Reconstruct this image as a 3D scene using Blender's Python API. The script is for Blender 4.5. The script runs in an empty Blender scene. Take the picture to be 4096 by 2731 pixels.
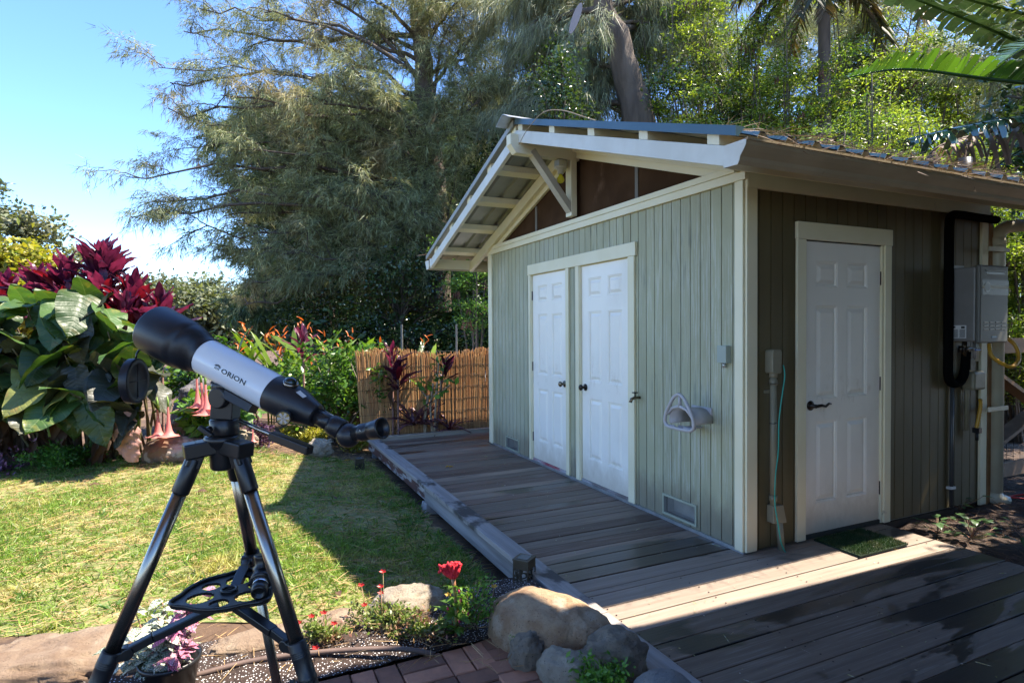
import bpy, math, random
import numpy as np
from mathutils import Vector, Matrix, noise
SC = bpy.context.scene
COL = SC.collection
R = math.radians

# ---------------------------------------------------------------- camera, sky, sun, exposure
CAM_H = 1.472
cam_d = bpy.data.cameras.new('camera'); cam = bpy.data.objects.new('camera', cam_d); COL.objects.link(cam)
cam_d.sensor_width = 36.0; cam_d.lens = 21.0075; cam_d.clip_start = 0.05; cam_d.clip_end = 2000
cam.matrix_world = Matrix.Translation((0, 0, CAM_H)) @ Matrix.Rotation(R(90 - 1.239), 4, 'X') @ Matrix.Rotation(-0.00777, 4, 'Z')
SC.camera = cam
SUN_DIR = Vector((0.605, 0.098, 1.0)).normalized()
SUN_EL = math.asin(SUN_DIR.z); SUN_AZ = math.atan2(SUN_DIR.x, SUN_DIR.y)
world = bpy.data.worlds.new('World'); SC.world = world; world.use_nodes = True
wn = world.node_tree.nodes; wl = world.node_tree.links
bg = wn['Background']; sky = wn.new('ShaderNodeTexSky'); sky.sky_type = 'NISHITA'; sky.sun_disc = False
sky.sun_elevation = SUN_EL; sky.sun_rotation = SUN_AZ; sky.altitude = 1600; sky.air_density = 1.0; sky.dust_density = 0.0; sky.ozone_density = 4.0
hsv = wn.new('ShaderNodeHueSaturation'); hsv.inputs['Saturation'].default_value = 1.12; hsv.inputs['Hue'].default_value = 0.506
wl.new(sky.outputs[0], hsv.inputs['Color']); wl.new(hsv.outputs[0], bg.inputs[0]); bg.inputs[1].default_value = 0.15
sun_d = bpy.data.lights.new('sun', 'SUN'); sun = bpy.data.objects.new('sun', sun_d); COL.objects.link(sun)
sun_d.energy = 5.0; sun_d.angle = R(0.53); sun_d.color = (1.0, 0.90, 0.77)
sun.rotation_euler = SUN_DIR.to_track_quat('Z', 'Y').to_euler()
SC.view_settings.view_transform = 'Standard'; SC.view_settings.look = 'None'
SC.view_settings.exposure = 1.8; SC.view_settings.gamma = 1.0; SC.view_settings.use_curve_mapping = False
SC.cycles.max_bounces = 6; SC.cycles.diffuse_bounces = 3; SC.cycles.glossy_bounces = 3; SC.cycles.transmission_bounces = 4
SC.cycles.transparent_max_bounces = 8; SC.cycles.use_denoising = True
SC.cycles.caustics_reflective = False; SC.cycles.caustics_refractive = False

# ---------------------------------------------------------------- helpers
rng = np.random.default_rng(7); random.seed(7)
CX, CY, TH = 1.4986, 3.8457, 0.43323
U2 = np.array([-math.sin(TH), math.cos(TH)]); V2 = np.array([math.cos(TH), math.sin(TH)])
def LW(x, y, z=0.0):            # yard frame (x along the shed's side wall, y along its gable wall) -> world
    p = np.array([CX, CY]) + x * V2 + y * U2
    return Vector((p[0], p[1], z))

def props(o, label=None, cat=None, group=None, kind=None):
    if label: o['label'] = label
    if cat: o['category'] = cat
    if group: o['group'] = group
    if kind: o['kind'] = kind
    return o
def thing(name, label, cat, loc=(0, 0, 0), rotz=0.0, group=None):
    o = bpy.data.objects.new(name, None); COL.objects.link(o)
    o.location = loc; o.rotation_euler = (0, 0, rotz); o.empty_display_size = 0.1
    return props(o, label, cat, group)
def link(name, me, mat, parent=None, mw=None):
    o = bpy.data.objects.new(name, me); COL.objects.link(o)
    if mat is not None and not me.materials: me.materials.append(mat)
    if parent is not None: o.parent = parent
    if mw is not None: o.matrix_local = mw
    return o
def np_mesh(name, V, F, smooth=False):
    V = np.asarray(V, np.float32).reshape(-1, 3); F = np.asarray(F, np.int32); k = F.shape[1]; n = len(F)
    me = bpy.data.meshes.new(name); me.vertices.add(len(V)); me.vertices.foreach_set('co', V.ravel())
    me.loops.add(n * k); me.loops.foreach_set('vertex_index', F.ravel())
    me.polygons.add(n); me.polygons.foreach_set('loop_start', np.arange(0, n * k, k, dtype=np.int32))
    if smooth: me.polygons.foreach_set('use_smooth', np.ones(n, bool))
    me.update(calc_edges=True)
    return me

class MB:
    def __init__(s): s.v = []; s.f = []; s.sm = []
    def add(s, vs, fs, smooth=False):
        o = len(s.v); s.v += [tuple(p) for p in vs]
        for f in fs: s.f.append(tuple(i + o for i in f)); s.sm.append(smooth)
        return s
    def bb(s, x0, x1, y0, y1, z0, z1):
        return s.add([(x0,y0,z0),(x1,y0,z0),(x1,y1,z0),(x0,y1,z0),(x0,y0,z1),(x1,y0,z1),(x1,y1,z1),(x0,y1,z1)],
                     [(0,3,2,1),(4,5,6,7),(0,1,5,4),(1,2,6,5),(2,3,7,6),(3,0,4,7)])
    def hexa(s, pts):   # 8 corners, bottom ring then top ring
        return s.add(pts, [(0,3,2,1),(4,5,6,7),(0,1,5,4),(1,2,6,5),(2,3,7,6),(3,0,4,7)])
    def beam(s, p, q, w, h, up=(0, 0, 1)):
        p = Vector(p); q = Vector(q); d = (q - p).normalized(); up = Vector(up)
        sx = d.cross(up).normalized() * (w / 2); sy = sx.cross(d).normalized() * (h / 2)
        return s.hexa([p-sx-sy, p+sx-sy, q+sx-sy, q-sx-sy, p-sx+sy, p+sx+sy, q+sx+sy, q-sx+sy])
    def tube(s, pts, r, n=8, caps=True, smooth=True):
        pts = [Vector(p) for p in pts]; m = len(pts)
        rs = list(r) if hasattr(r, '__len__') else [r] * m
        o = []; prev = None
        for i in range(m):
            d = (pts[min(i+1, m-1)] - pts[max(i-1, 0)]).normalized()
            if prev is None:
                a = Vector((0, 0, 1)) if abs(d.z) < 0.9 else Vector((1, 0, 0))
                x = d.cross(a).normalized()
            else:
                x = (prev - d * prev.dot(d)).normalized()
            prev = x; y = d.cross(x)
            for k in range(n):
                t = 2 * math.pi * k / n
                o.append(pts[i] + (x * math.cos(t) + y * math.sin(t)) * rs[i])
        fs = []
        for i in range(m - 1):
            for k in range(n):
                a = i*n + k; b = i*n + (k+1) % n
                fs.append((a, b, b + n, a + n))
        base = len(s.v); s.add(o, fs, smooth)
        if caps:
            s.f.append(tuple(base + k for k in reversed(range(n)))); s.sm.append(False)
            s.f.append(tuple(base + (m-1)*n + k for k in range(n))); s.sm.append(False)
        return s
    def lathe(s, prof, origin, axis, n=24, smooth=True, caps=True):   # prof: [(distance along the axis, radius)]
        ax = Vector(axis).normalized(); o = Vector(origin)
        a = Vector((0, 0, 1)) if abs(ax.z) < 0.9 else Vector((1, 0, 0))
        x = ax.cross(a).normalized(); y = ax.cross(x)
        vs = []
        for (d, r) in prof:
            for k in range(n):
                t = 2*math.pi*k/n; vs.append(o + ax*d + (x*math.cos(t) + y*math.sin(t))*r)
        fs = []
        for i in range(len(prof)-1):
            for k in range(n):
                p = i*n+k; q = i*n+(k+1) % n; fs.append((p, q, q+n, p+n))
        base = len(s.v); s.add(vs, fs, smooth)
        if caps:
            s.f.append(tuple(base+k for k in reversed(range(n)))); s.sm.append(False)
            s.f.append(tuple(base+(len(prof)-1)*n+k for k in range(n))); s.sm.append(False)
        return s
    def extrude(s, poly, fn, d0, d1):  # poly of 2D points, fn(p, q, depth) -> 3D
        n = len(poly); vs = [fn(a, b, d0) for a, b in poly] + [fn(a, b, d1) for a, b in poly]
        fs = [tuple(reversed(range(n))), tuple(range(n, 2*n))] + [(i, (i+1) % n, (i+1) % n + n, i + n) for i in range(n)]
        return s.add(vs, fs)
    def mesh(s, name):
        me = bpy.data.meshes.new(name); me.from_pydata(s.v, [], s.f)
        if any(s.sm): me.polygons.foreach_set('use_smooth', s.sm)
        me.update(); return me
    def build(s, name, mat, parent=None, bevel=0.0, fix=False):
        me = s.mesh(name); o = link(name, me, mat, parent)
        if bevel:
            b = o.modifiers.new('edge', 'BEVEL'); b.width = bevel; b.segments = 2; b.limit_method = 'ANGLE'; b.angle_limit = R(40)
        return o

# ---------------------------------------------------------------- materials
class NT:
    def __init__(s, name):
        s.m = bpy.data.materials.new(name); s.m.use_nodes = True
        s.t = s.m.node_tree; s.n = s.t.nodes; s.p = s.n['Principled BSDF']; s.out = s.n['Material Output']; s._co = None
    def new(s, typ, **kw):
        nd = s.n.new(typ)
        for k, v in kw.items(): setattr(nd, k, v)
        return nd
    def ln(s, a, b): s.t.links.new(a, b)
    def coord(s):
        if s._co is None: s._co = s.new('ShaderNodeTexCoord').outputs['Object']
        return s._co
    def noise(s, scale, stretch=(1, 1, 1), detail=4, rough=0.55, off=(0, 0, 0), dist=0.0):
        mp = s.new('ShaderNodeMapping'); mp.inputs['Scale'].default_value = stretch; mp.inputs['Location'].default_value = off
        s.ln(s.coord(), mp.inputs['Vector'])
        nz = s.new('ShaderNodeTexNoise'); nz.inputs['Scale'].default_value = scale; nz.inputs['Detail'].default_value = detail
        nz.inputs['Roughness'].default_value = rough; nz.inputs['Distortion'].default_value = dist
        s.ln(mp.outputs[0], nz.inputs['Vector']); return nz.outputs['Fac']
    def rng(s, sock, a, b, c=0.0, d=1.0):
        r = s.new('ShaderNodeMapRange'); r.interpolation_type = 'SMOOTHSTEP'
        for k, v in zip(('From Min', 'From Max', 'To Min', 'To Max'), (a, b, c, d)): r.inputs[k].default_value = v
        s.ln(sock, r.inputs['Value']); return r.outputs[0]
    def mix(s, fac, a, b, mode='MIX'):
        m = s.new('ShaderNodeMix', data_type='RGBA', blend_type=mode)
        for i, v in ((0, fac), (6, a), (7, b)):
            if hasattr(v, 'links'): s.ln(v, m.inputs[i])
            else: m.inputs[i].default_value = v if i == 0 else (*v, 1)
        return m.outputs[2]
    def math(s, op, a, b):
        m = s.new('ShaderNodeMath', operation=op)
        for i, v in ((0, a), (1, b)):
            if hasattr(v, 'links'): s.ln(v, m.inputs[i])
            else: m.inputs[i].default_value = v
        return m.outputs[0]
    def bump(s, h, strength, dist=0.01):
        b = s.new('ShaderNodeBump'); b.inputs['Strength'].default_value = strength; b.inputs['Distance'].default_value = dist
        s.ln(h, b.inputs['Height']); s.ln(b.outputs[0], s.p.inputs['Normal'])
    def setc(s, c):
        if hasattr(c, 'links'): s.ln(c, s.p.inputs['Base Color'])
        else: s.p.inputs['Base Color'].default_value = (*c, 1)
    def rough(s, r):
        if hasattr(r, 'links'): s.ln(r, s.p.inputs['Roughness'])
        else: s.p.inputs['Roughness'].default_value = r

def mat(name, c1, c2=None, scale=6, stretch=(1, 1, 1), detail=5, rough=0.6, bump=0.0, bdist=0.004, bscale=None, bstretch=None,
        metal=0.0, vary=0.0, layers=(), spec=0.5, lo=0.35, hi=0.65):
    t = NT(name); t.p.inputs['Metallic'].default_value = metal; t.rough(rough); t.p.inputs['Specular IOR Level'].default_value = spec
    col = c1
    if c2: col = t.mix(t.rng(t.noise(scale, stretch, detail), lo, hi), c1, c2)
    for (c, sc, st, a, b) in layers:       # patches with a shape of their own: stains, worn paint, lichen
        col = t.mix(t.rng(t.noise(sc, st, 5, 0.6, (sc * 1.7, sc * 0.3, 2.1)), a, b), col, c)
    if vary:
        oi = t.new('ShaderNodeObjectInfo'); hs = t.new('ShaderNodeHueSaturation')
        t.ln(t.rng(oi.outputs['Random'], 0, 1, 1 - vary, 1 + vary), hs.inputs['Value'])
        if hasattr(col, 'links'): t.ln(col, hs.inputs['Color'])
        else: hs.inputs['Color'].default_value = (*col, 1)
        col = hs.outputs[0]
    t.setc(col)
    if bump: t.bump(t.noise(bscale or scale * 3, bstretch or stretch, 6, 0.65), bump, bdist)
    return t.m

def leafmat(name, c1, c2, c3=None, trans=0.35, rough=0.45, scale=3.0, tint=(1.25, 1.3, 0.5), veins=None, vmin=0.65, vmax=1.3, spec=0.5):
    """Leaf: glossy front plus light passing through; every leaf gets its own tone."""
    t = NT(name)
    g = t.new('ShaderNodeNewGeometry'); ri = g.outputs['Random Per Island']
    col = t.mix(ri, c1, c2)
    if c3: col = t.mix(t.rng(t.noise(scale, detail=3), 0.5, 0.66), col, c3)
    hs = t.new('ShaderNodeHueSaturation'); t.ln(t.rng(t.math('FRACT', t.math('MULTIPLY', ri, 17.31), 0), 0, 1, vmin, vmax), hs.inputs['Value']); t.ln(col, hs.inputs['Color']); col = hs.outputs[0]
    t.setc(col); t.rough(rough); t.p.inputs['Specular IOR Level'].default_value = spec
    tr = t.new('ShaderNodeBsdfTranslucent'); t.ln(t.mix(1.0, col, tint, 'MULTIPLY'), tr.inputs['Color'])
    ms = t.new('ShaderNodeMixShader'); ms.inputs[0].default_value = trans
    t.ln(t.p.outputs[0], ms.inputs[1]); t.ln(tr.outputs[0], ms.inputs[2]); t.ln(ms.outputs[0], t.out.inputs['Surface'])
    return t.m
UP = (1, 1, 0.06); AX = (0.05, 1, 1)
def siding_mat():
    t = NT('sage_siding_paint')
    col = t.mix(t.rng(t.noise(3, (1, 1, 0.3), 4), 0.3, 0.7), (0.345, 0.335, 0.205), (0.395, 0.385, 0.24))
    grain = t.noise(75, (1, 1, 0.035), 4, 0.7)
    worn = t.math('MULTIPLY', t.rng(grain, 0.46, 0.60), t.rng(t.noise(2.6, (1, 1, 0.4), 4, 0.6, (3, 1, 0)), 0.40, 0.58))
    col = t.mix(t.math('MULTIPLY', worn, 0.6), col, (0.56, 0.565, 0.46))
    dk = t.math('MULTIPLY', t.rng(t.noise(70, (1, 1, 0.05), 3, 0.6, (9, 4, 1)), 0.53, 0.64), t.rng(t.noise(1.4, (1, 1, 1), 2, 0.5, (7, 2, 0)), 0.45, 0.6))
    col = t.mix(t.math('MULTIPLY', dk, 0.55), col, (0.16, 0.18, 0.14))
    oi = t.new('ShaderNodeObjectInfo'); hs = t.new('ShaderNodeHueSaturation'); t.ln(t.rng(oi.outputs['Random'], 0, 1, 0.93, 1.06), hs.inputs['Value']); t.ln(col, hs.inputs['Color'])
    xyz = t.new('ShaderNodeSeparateXYZ'); t.ln(t.coord(), xyz.inputs[0])
    spl = t.math('MULTIPLY', t.rng(t.math('ADD', xyz.outputs['Z'], t.math('MULTIPLY', t.noise(6, (1, 1, .5), 5, .7, (2, 8, 1)), .45)), .34, .62, 1, 0), .75)
    mild = t.math('MULTIPLY', t.rng(t.noise(.9, (1, 1, .35), 4, .6, (11, 3, 5)), .42, .68), .35)
    nl = t.rng(t.noise(130, detail=1, off=(4, 4, 4)), .735, .76)
    col = t.mix(spl, hs.outputs[0], (0.17, 0.145, 0.10)); col = t.mix(mild, col, (0.42, 0.43, 0.33)); col = t.mix(nl, col, (0.13, 0.12, 0.09))
    t.setc(col); t.rough(0.62); t.bump(t.noise(60, (1, 1, 0.05), 5, 0.7), 0.45, 0.004)
    return t.m
M_SIDING = siding_mat()
M_OLIVE = mat('olive_siding_paint', (0.10, 0.078, 0.034), (0.125, 0.098, 0.045), 3, (1, 1, .3), rough=.55, bump=.35, bscale=70, bstretch=(1, 1, .05), bdist=.003, vary=.06)
M_TRIM = mat('cream_trim_paint', (0.76, 0.69, 0.46), (0.80, 0.735, 0.52), 2.5, (1, 1, 1), rough=0.5, bump=0.15, bscale=60, bstretch=(1, 1, 1), bdist=0.002,
             layers=(((0.42, 0.38, 0.27), 14, (1, 1, 1), 0.69, 0.78), ((0.30, 0.25, 0.16), 55, (1, 1, 1), 0.735, 0.77)))
def white_mat():
    m = mat('white_door_paint', (0.92, 0.87, 0.765), (0.88, 0.83, 0.73), 1.5, rough=0.38, bump=0.08, bscale=40, bdist=0.001,
              layers=(((0.79, 0.74, 0.64), 2, (1, 1, .6), 0.50, 0.80), ((0.60, 0.52, 0.40), 9, (1, 1, 1), 0.70, 0.82), ((0.32, 0.26, 0.2), 45, (1, 1, 1), 0.75, 0.78)))
    t = NT.__new__(NT); t.m = m; t.t = m.node_tree; t.n = t.t.nodes; t.p = t.n['Principled BSDF']; t._co = None
    src = t.p.inputs['Base Color'].links[0].from_socket; xyz = t.new('ShaderNodeSeparateXYZ'); t.ln(t.coord(), xyz.inputs[0])
    dirt = t.rng(t.math('ADD', xyz.outputs['Z'], t.math('MULTIPLY', t.noise(7, (1, 1, .6), 6, .7, (3, 2, 9)), .5)), .28, .62, .62, 0)
    hand = t.math('MULTIPLY', t.rng(t.math('ABSOLUTE', t.math('SUBTRACT', xyz.outputs['Z'], .98), 0), .0, .35, 1, 0), t.rng(t.noise(9, (1, 1, .5), 5, .7, (6, 1, 2)), .52, .72, 0, .5))
    t.setc(t.mix(hand, t.mix(dirt, src, (0.50, 0.42, 0.30)), (0.55, 0.47, 0.35))); return m
M_WHITE = white_mat()
M_DARKGAP = mat('dark_underlay', (0.035, 0.035, 0.028), rough=0.9)
M_SCREEN = mat('brown_screen', (0.05, 0.026, 0.013), (0.07, 0.038, 0.02), 3, rough=0.9, spec=.08, layers=(((0.11, 0.065, 0.04), 4, (1, 1, 0.5), 0.6, 0.75),))
M_STUD = mat('grey_stud', (0.16, 0.15, 0.13), rough=0.8)
M_ROOFTOP = mat('blue_roof_metal', (0.03, 0.085, 0.125), (0.045, 0.10, 0.14), 5, rough=0.35, metal=0.0, layers=(((0.10, 0.07, 0.05), 6, (1, 1, 1), 0.6, 0.72),))
M_ROOFUND = mat('grey_roof_underside', (0.30, 0.31, 0.28), (0.25, 0.26, 0.235), 4, rough=0.45)
M_GALV = mat('galvanised_steel', (0.55, 0.56, 0.55), (0.42, 0.43, 0.42), 9, rough=0.33, metal=0.7)
M_GUTTER = mat('tan_gutter_paint', (0.40, 0.325, 0.21), (0.34, 0.275, 0.175), 3, rough=0.4, layers=(((0.22, 0.16, 0.09), 9, (1, 1, 1), 0.68, 0.76),))
M_ENDCAP = mat('white_end_cap', (0.68, 0.67, 0.6), (0.6, 0.58, 0.5), 6, rough=0.45, layers=(((0.42, 0.26, 0.11), 12, (1, 1, 0.3), 0.64, 0.74),))
M_HINGE = mat('brown_hinge', (0.04, 0.022, 0.022), rough=0.4, metal=0.4)
M_BRONZE = mat('oil_rubbed_bronze', (0.035, 0.028, 0.024), rough=0.28, metal=0.8)
M_BRASS = mat('antique_brass', (0.20, 0.16, 0.11), rough=0.25, metal=0.9)
M_BLACK = mat('black_plastic', (0.012, 0.012, 0.013), rough=0.35)
M_BLACKM = mat('satin_black_tube', (0.010, 0.011, 0.014), (0.014, 0.015, 0.019), 30, rough=0.42)
M_CHROME = mat('chrome_leg', (0.33, 0.30, 0.26), rough=0.27, metal=1.0)
M_GREYTUBE = mat('pearl_grey_tube', (0.74, 0.76, 0.79), rough=0.24, spec=0.6)
M_INK = mat('black_print', (0.012, 0.014, 0.018), rough=0.4)
M_PVC = mat('painted_pvc', (0.52, 0.48, 0.35), (0.47, 0.43, 0.31), 5, rough=0.45)
M_CONDUIT = mat('conduit_paint', (0.25, 0.225, 0.15), (0.21, 0.19, 0.125), 7, rough=0.5)
M_TEAL = mat('teal_wire', (0.02, 0.35, 0.26), rough=0.4)
M_GREYMET = mat('grey_enamel', (0.19, 0.185, 0.175), (0.17, 0.165, 0.155), 6, rough=0.42)
M_GREYDK = mat('dark_grey_enamel', (0.055, 0.06, 0.062), rough=0.4)
M_YELLOW = mat('yellow_gas_hose', (0.55, 0.30, 0.03), rough=0.4)
M_LABEL = mat('paper_label', (0.62, 0.62, 0.6), rough=0.6)
M_BULB = mat('yellow_bulb_glass', (0.75, 0.62, 0.02), rough=0.08, spec=0.7)
M_CERAMIC = mat('cream_ceramic', (0.62, 0.58, 0.45), rough=0.3)
M_HOLDER = mat('taupe_plastic', (0.42, 0.39, 0.38), (0.46, 0.43, 0.42), 8, rough=0.5)
M_CONC = mat('concrete', (0.34, 0.32, 0.30), (0.24, 0.22, 0.21), 14, rough=0.9, bump=0.4, bscale=60)
M_FOUND = mat('foundation_wood', (0.06, 0.045, 0.03), (0.09, 0.06, 0.04), 7, rough=0.9)
def deck_mat(name, a, b, red=0.0, wet=0.0, wetrng=(0.5, 0.58), wsc=1.6):
    t = NT(name)
    g = t.noise(26, (0.05, 1, 1), 6, 0.65, dist=0.4)
    col = t.mix(t.rng(g, 0.3, 0.72), a, b)
    col = t.mix(t.math('MULTIPLY', t.rng(t.noise(110, (0.025, 1, 1), 3, 0.7), 0.5, 0.72), 0.5), col, (0.36, 0.31, 0.255))
    col = t.mix(t.math('MULTIPLY', t.rng(t.noise(9, (0.2, 1, 1), 4, 0.6, (4, 4, 4)), 0.62, 0.74), 0.7), col, (0.035, 0.028, 0.024))
    oi = t.new('ShaderNodeObjectInfo'); hs = t.new('ShaderNodeHueSaturation'); t.ln(t.rng(oi.outputs['Random'], 0, 1, 0.72, 1.22), hs.inputs['Value']); t.ln(col, hs.inputs['Color']); col = hs.outputs[0]
    rg = 0.6
    if wet:
        w1 = t.noise(wsc, (0.45, 1.5, 1), 5, 0.62, (1.3, 5.2, 0), 0.5)
        w = t.rng(t.math('ADD', w1, t.math('MULTIPLY', t.math('SUBTRACT', oi.outputs['Random'], 0.5), 0.22)), *wetrng)
        col = t.mix(t.math('MULTIPLY', w, wet), col, (0.018, 0.015, 0.014))
        rg = t.rng(w, 0, 1, 0.6, 0.3)
    t.setc(col); t.rough(rg); t.bump(t.noise(60, (0.04, 1, 1), 5, 0.7), 0.35, 0.003)
    return t.m
M_PLANK = deck_mat('weathered_plank', (0.175, 0.122, 0.084), (0.27, 0.20, 0.145), wet=0.8, wetrng=(0.53, 0.60))
M_PLANKRED = deck_mat('reddish_plank', (0.11, 0.062, 0.042), (0.18, 0.118, 0.084), wet=0.8, wetrng=(0.56, 0.64))
M_PLANKTAN = deck_mat('tan_plank', (0.235, 0.18, 0.135), (0.32, 0.25, 0.195), wet=0.85, wetrng=(0.60, 0.66))
M_PLANKWET = deck_mat('damp_plank', (0.145, 0.098, 0.066), (0.22, 0.158, 0.112), wet=0.95, wetrng=(0.425, 0.465), wsc=1.3)
def border_mat():
    t = NT('weathered_border_board')
    col = t.mix(t.rng(t.noise(30, (1, 0.04, 1), 6, 0.65), 0.3, 0.7), (0.22, 0.20, 0.185), (0.34, 0.315, 0.295))
    col = t.mix(t.rng(t.noise(1.7, (1.2, 0.7, 1), 5, 0.6), 0.52, 0.58), col, (0.05, 0.045, 0.042))
    t.setc(col); t.rough(0.6); t.bump(t.noise(70, (1, 0.03, 1), 5, 0.7), 0.4, 0.003); return t.m
M_BORDER = border_mat()
M_RIM = mat('peeling_rim_board', (0.075, 0.032, 0.026), (0.11, 0.05, 0.04), 6, (1, 0.2, 1), rough=0.75, bump=0.3, bscale=60, bstretch=(1, 0.05, 1),
            layers=(((0.36, 0.34, 0.33), 9, (1, 0.35, 1.6), 0.50, 0.60),))
M_RIMGREY = mat('grey_rim_board', (0.16, 0.145, 0.135), (0.29, 0.275, 0.265), 14, (1, 0.06, 1), rough=0.8, bump=0.4, bscale=60, bstretch=(1, 0.04, 1))
M_GROUND = mat('earth', (0.10, 0.06, 0.035), (0.06, 0.036, 0.022), 5, rough=0.95, bump=0.5, bscale=40, bdist=0.02, layers=(((0.16, 0.10, 0.055), 2.5, (1, 1, 1), 0.5, 0.65),))
M_LAWN = mat('lawn_thatch', (0.23, 0.215, 0.08), (0.12, 0.165, 0.042), 3.5, rough=0.95, bump=0.6, bscale=80, bdist=0.02, layers=(((0.36, 0.28, 0.14), 14, (1, 1, 1), 0.5, 0.66),))
M_MEADOW = mat('far_ground', (0.05, 0.07, 0.025), (0.08, 0.075, 0.035), 0.6, rough=0.95)
def soil_mat():
    t = NT('potting_soil')
    col = t.mix(t.rng(t.noise(60, detail=4), 0.3, 0.7), (0.022, 0.013, 0.009), (0.05, 0.03, 0.022))
    v = t.new('ShaderNodeTexVoronoi'); v.inputs['Scale'].default_value = 95; t.ln(t.coord(), v.inputs['Vector'])
    sel = t.math('MULTIPLY', t.rng(v.outputs['Distance'], 0.22, 0.30, 1, 0), t.rng(t.noise(3, off=(5, 1, 0)), 0.3, 0.5))
    col = t.mix(sel, col, (0.62, 0.6, 0.58)); t.setc(col); t.rough(0.95); t.bump(t.noise(90, detail=5), 0.8, 0.012); return t.m
M_SOIL = soil_mat()
M_LITTER = mat('leaf_litter_soil', (0.045, 0.03, 0.022), (0.085, 0.055, 0.04), 9, rough=0.95, bump=0.7, bscale=50, bdist=0.03, layers=(((0.14, 0.09, 0.06), 22, (1, 1, 1), 0.55, 0.68),))
def brick_mat():
    t = NT('red_paver')
    col = t.mix(t.rng(t.noise(14, detail=5), 0.3, 0.7), (0.36, 0.16, 0.09), (0.25, 0.115, 0.07))
    col = t.mix(t.rng(t.noise(7, off=(3, 3, 1)), 0.55, 0.72), col, (0.05, 0.035, 0.033))
    oi = t.new('ShaderNodeObjectInfo'); hs = t.new('ShaderNodeHueSaturation'); t.ln(t.rng(oi.outputs['Random'], 0, 1, 0.55, 1.35), hs.inputs['Value']); t.ln(col, hs.inputs['Color'])
    t.setc(hs.outputs[0]); t.rough(0.85); t.bump(t.noise(160, detail=5, rough=0.7), 0.5, 0.004); return t.m
M_BRICK = brick_mat()
def rock_mat(name, a, b, c, d=(0.05, 0.045, 0.04)):
    t = NT(name)
    col = t.mix(t.rng(t.noise(6, detail=8, rough=.7), 0.38, 0.62), a, b)
    col = t.mix(t.rng(t.noise(9, detail=6, off=(2, 7, 1)), 0.52, 0.68), col, c)
    col = t.mix(t.math('MULTIPLY', t.rng(t.noise(120, detail=3, off=(1, 1, 5)), 0.62, 0.7), 0.8), col, d)
    t.setc(col); t.rough(0.9); t.bump(t.noise(26, detail=10, rough=0.8), 1.0, 0.03); return t.m
M_BOULDER = rock_mat('tan_boulder', (0.50, 0.35, 0.21), (0.36, 0.215, 0.115), (0.56, 0.44, 0.31), (0.12, 0.07, 0.04))
M_ROCKGREY = rock_mat('grey_brown_rock', (0.25, 0.20, 0.14), (0.32, 0.265, 0.195), (0.16, 0.125, 0.09))
M_ROCKPALE = rock_mat('pale_rock', (0.40, 0.34, 0.255), (0.31, 0.25, 0.18), (0.45, 0.39, 0.30))
M_ROCKBLUE = rock_mat('blue_grey_rock', (0.22, 0.215, 0.205), (0.27, 0.26, 0.245), (0.18, 0.17, 0.16))
M_SLAB = rock_mat('sandy_slab_rock', (0.33, 0.235, 0.155), (0.25, 0.165, 0.105), (0.38, 0.29, 0.20), (0.12, 0.08, 0.05))
M_BARK = mat('grey_bark', (0.12, 0.095, 0.075), (0.07, 0.055, 0.043), 5, (1, 1, 0.25), rough=0.9, bump=0.8, bscale=14, bstretch=(1, 1, 0.2), bdist=0.03)
M_TWIG = mat('pale_twig', (0.26, 0.21, 0.16), (0.19, 0.15, 0.11), 7, rough=0.85)
M_PALETWIG = mat('tan_stem', (0.36, 0.28, 0.19), (0.27, 0.20, 0.13), 9, rough=0.8)
M_FENCEWOOD = mat('stained_fence_wood', (0.36, 0.19, 0.08), (0.26, 0.13, 0.055), 6, (0.3, 0.3, 1), rough=0.7)
M_DARKWOOD = mat('dark_post', (0.022, 0.018, 0.014), rough=0.8)
# ================================================================ SHED
def smooth_path(pts, n=6):
    P_ = [Vector(p) for p in pts]; P_ = [P_[0]] + P_ + [P_[-1]]; out = []
    for i in range(1, len(P_) - 2):
        for k in range(n):
            u = k / n; a, b, c, d = P_[i-1], P_[i], P_[i+1], P_[i+2]
            out.append(0.5 * ((2*b) + (c - a) * u + (2*a - 5*b + 4*c - d) * u*u + (3*b - a - 3*c + d) * u**3))
    out.append(P_[-2]); return out
shed = thing('shed', 'sage green garden shed with cream trim, white doors and blue metal roof', 'shed', (CX, CY, 0), TH)
L, W = 4.24, 2.68
RY, RZ, SL = 2.10, 3.17, 1/3.0      # ridge position, underside of the barge boards at the ridge, 4:12 pitch
def rz(y, off=0.0): return RZ - abs(y - RY) * SL + off
# --- openings in the gable wall (y0, y1, z0, z1)
GO = [(1.225, 2.03, -1, 2.062), (2.255, 3.06, -1, 2.062), (0.45, 0.795, 0.058, 0.186), (3.40, 3.735, 0.037, 0.163)]
def clip_boards(y0, y1, z0, z1, ops):
    """rectangles of a board left over around the openings"""
    ys = sorted({y0, y1} | {min(max(q, y0), y1) for o in ops for q in o[:2]}); out = []
    for a, b in zip(ys, ys[1:]):
        if b - a < 0.004: continue
        m = (a + b) / 2; cuts = sorted((max(o[2], z0), min(o[3], z1)) for o in ops if o[0] <= m <= o[1])
        z = z0
        for c0, c1 in cuts:
            if c0 > z: out.append((a, b, z, c0))
            z = max(z, c1)
        if z < z1: out.append((a, b, z, z1))
    return out
P = 0.1016
for k in range(0, 42):
    a, b = k*P + 0.004, (k+1)*P - 0.004
    if b > L - 0.02: b = L - 0.02
    if a < 0.02: a = 0.02
    m = MB()
    for (p, q, z0, z1) in clip_boards(a, b, 0.022, 2.42, GO): m.bb(0.0, 0.016, p, q, z0, z1)
    if m.v: m.build('siding_board', M_SIDING, shed)
m = MB()
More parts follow.
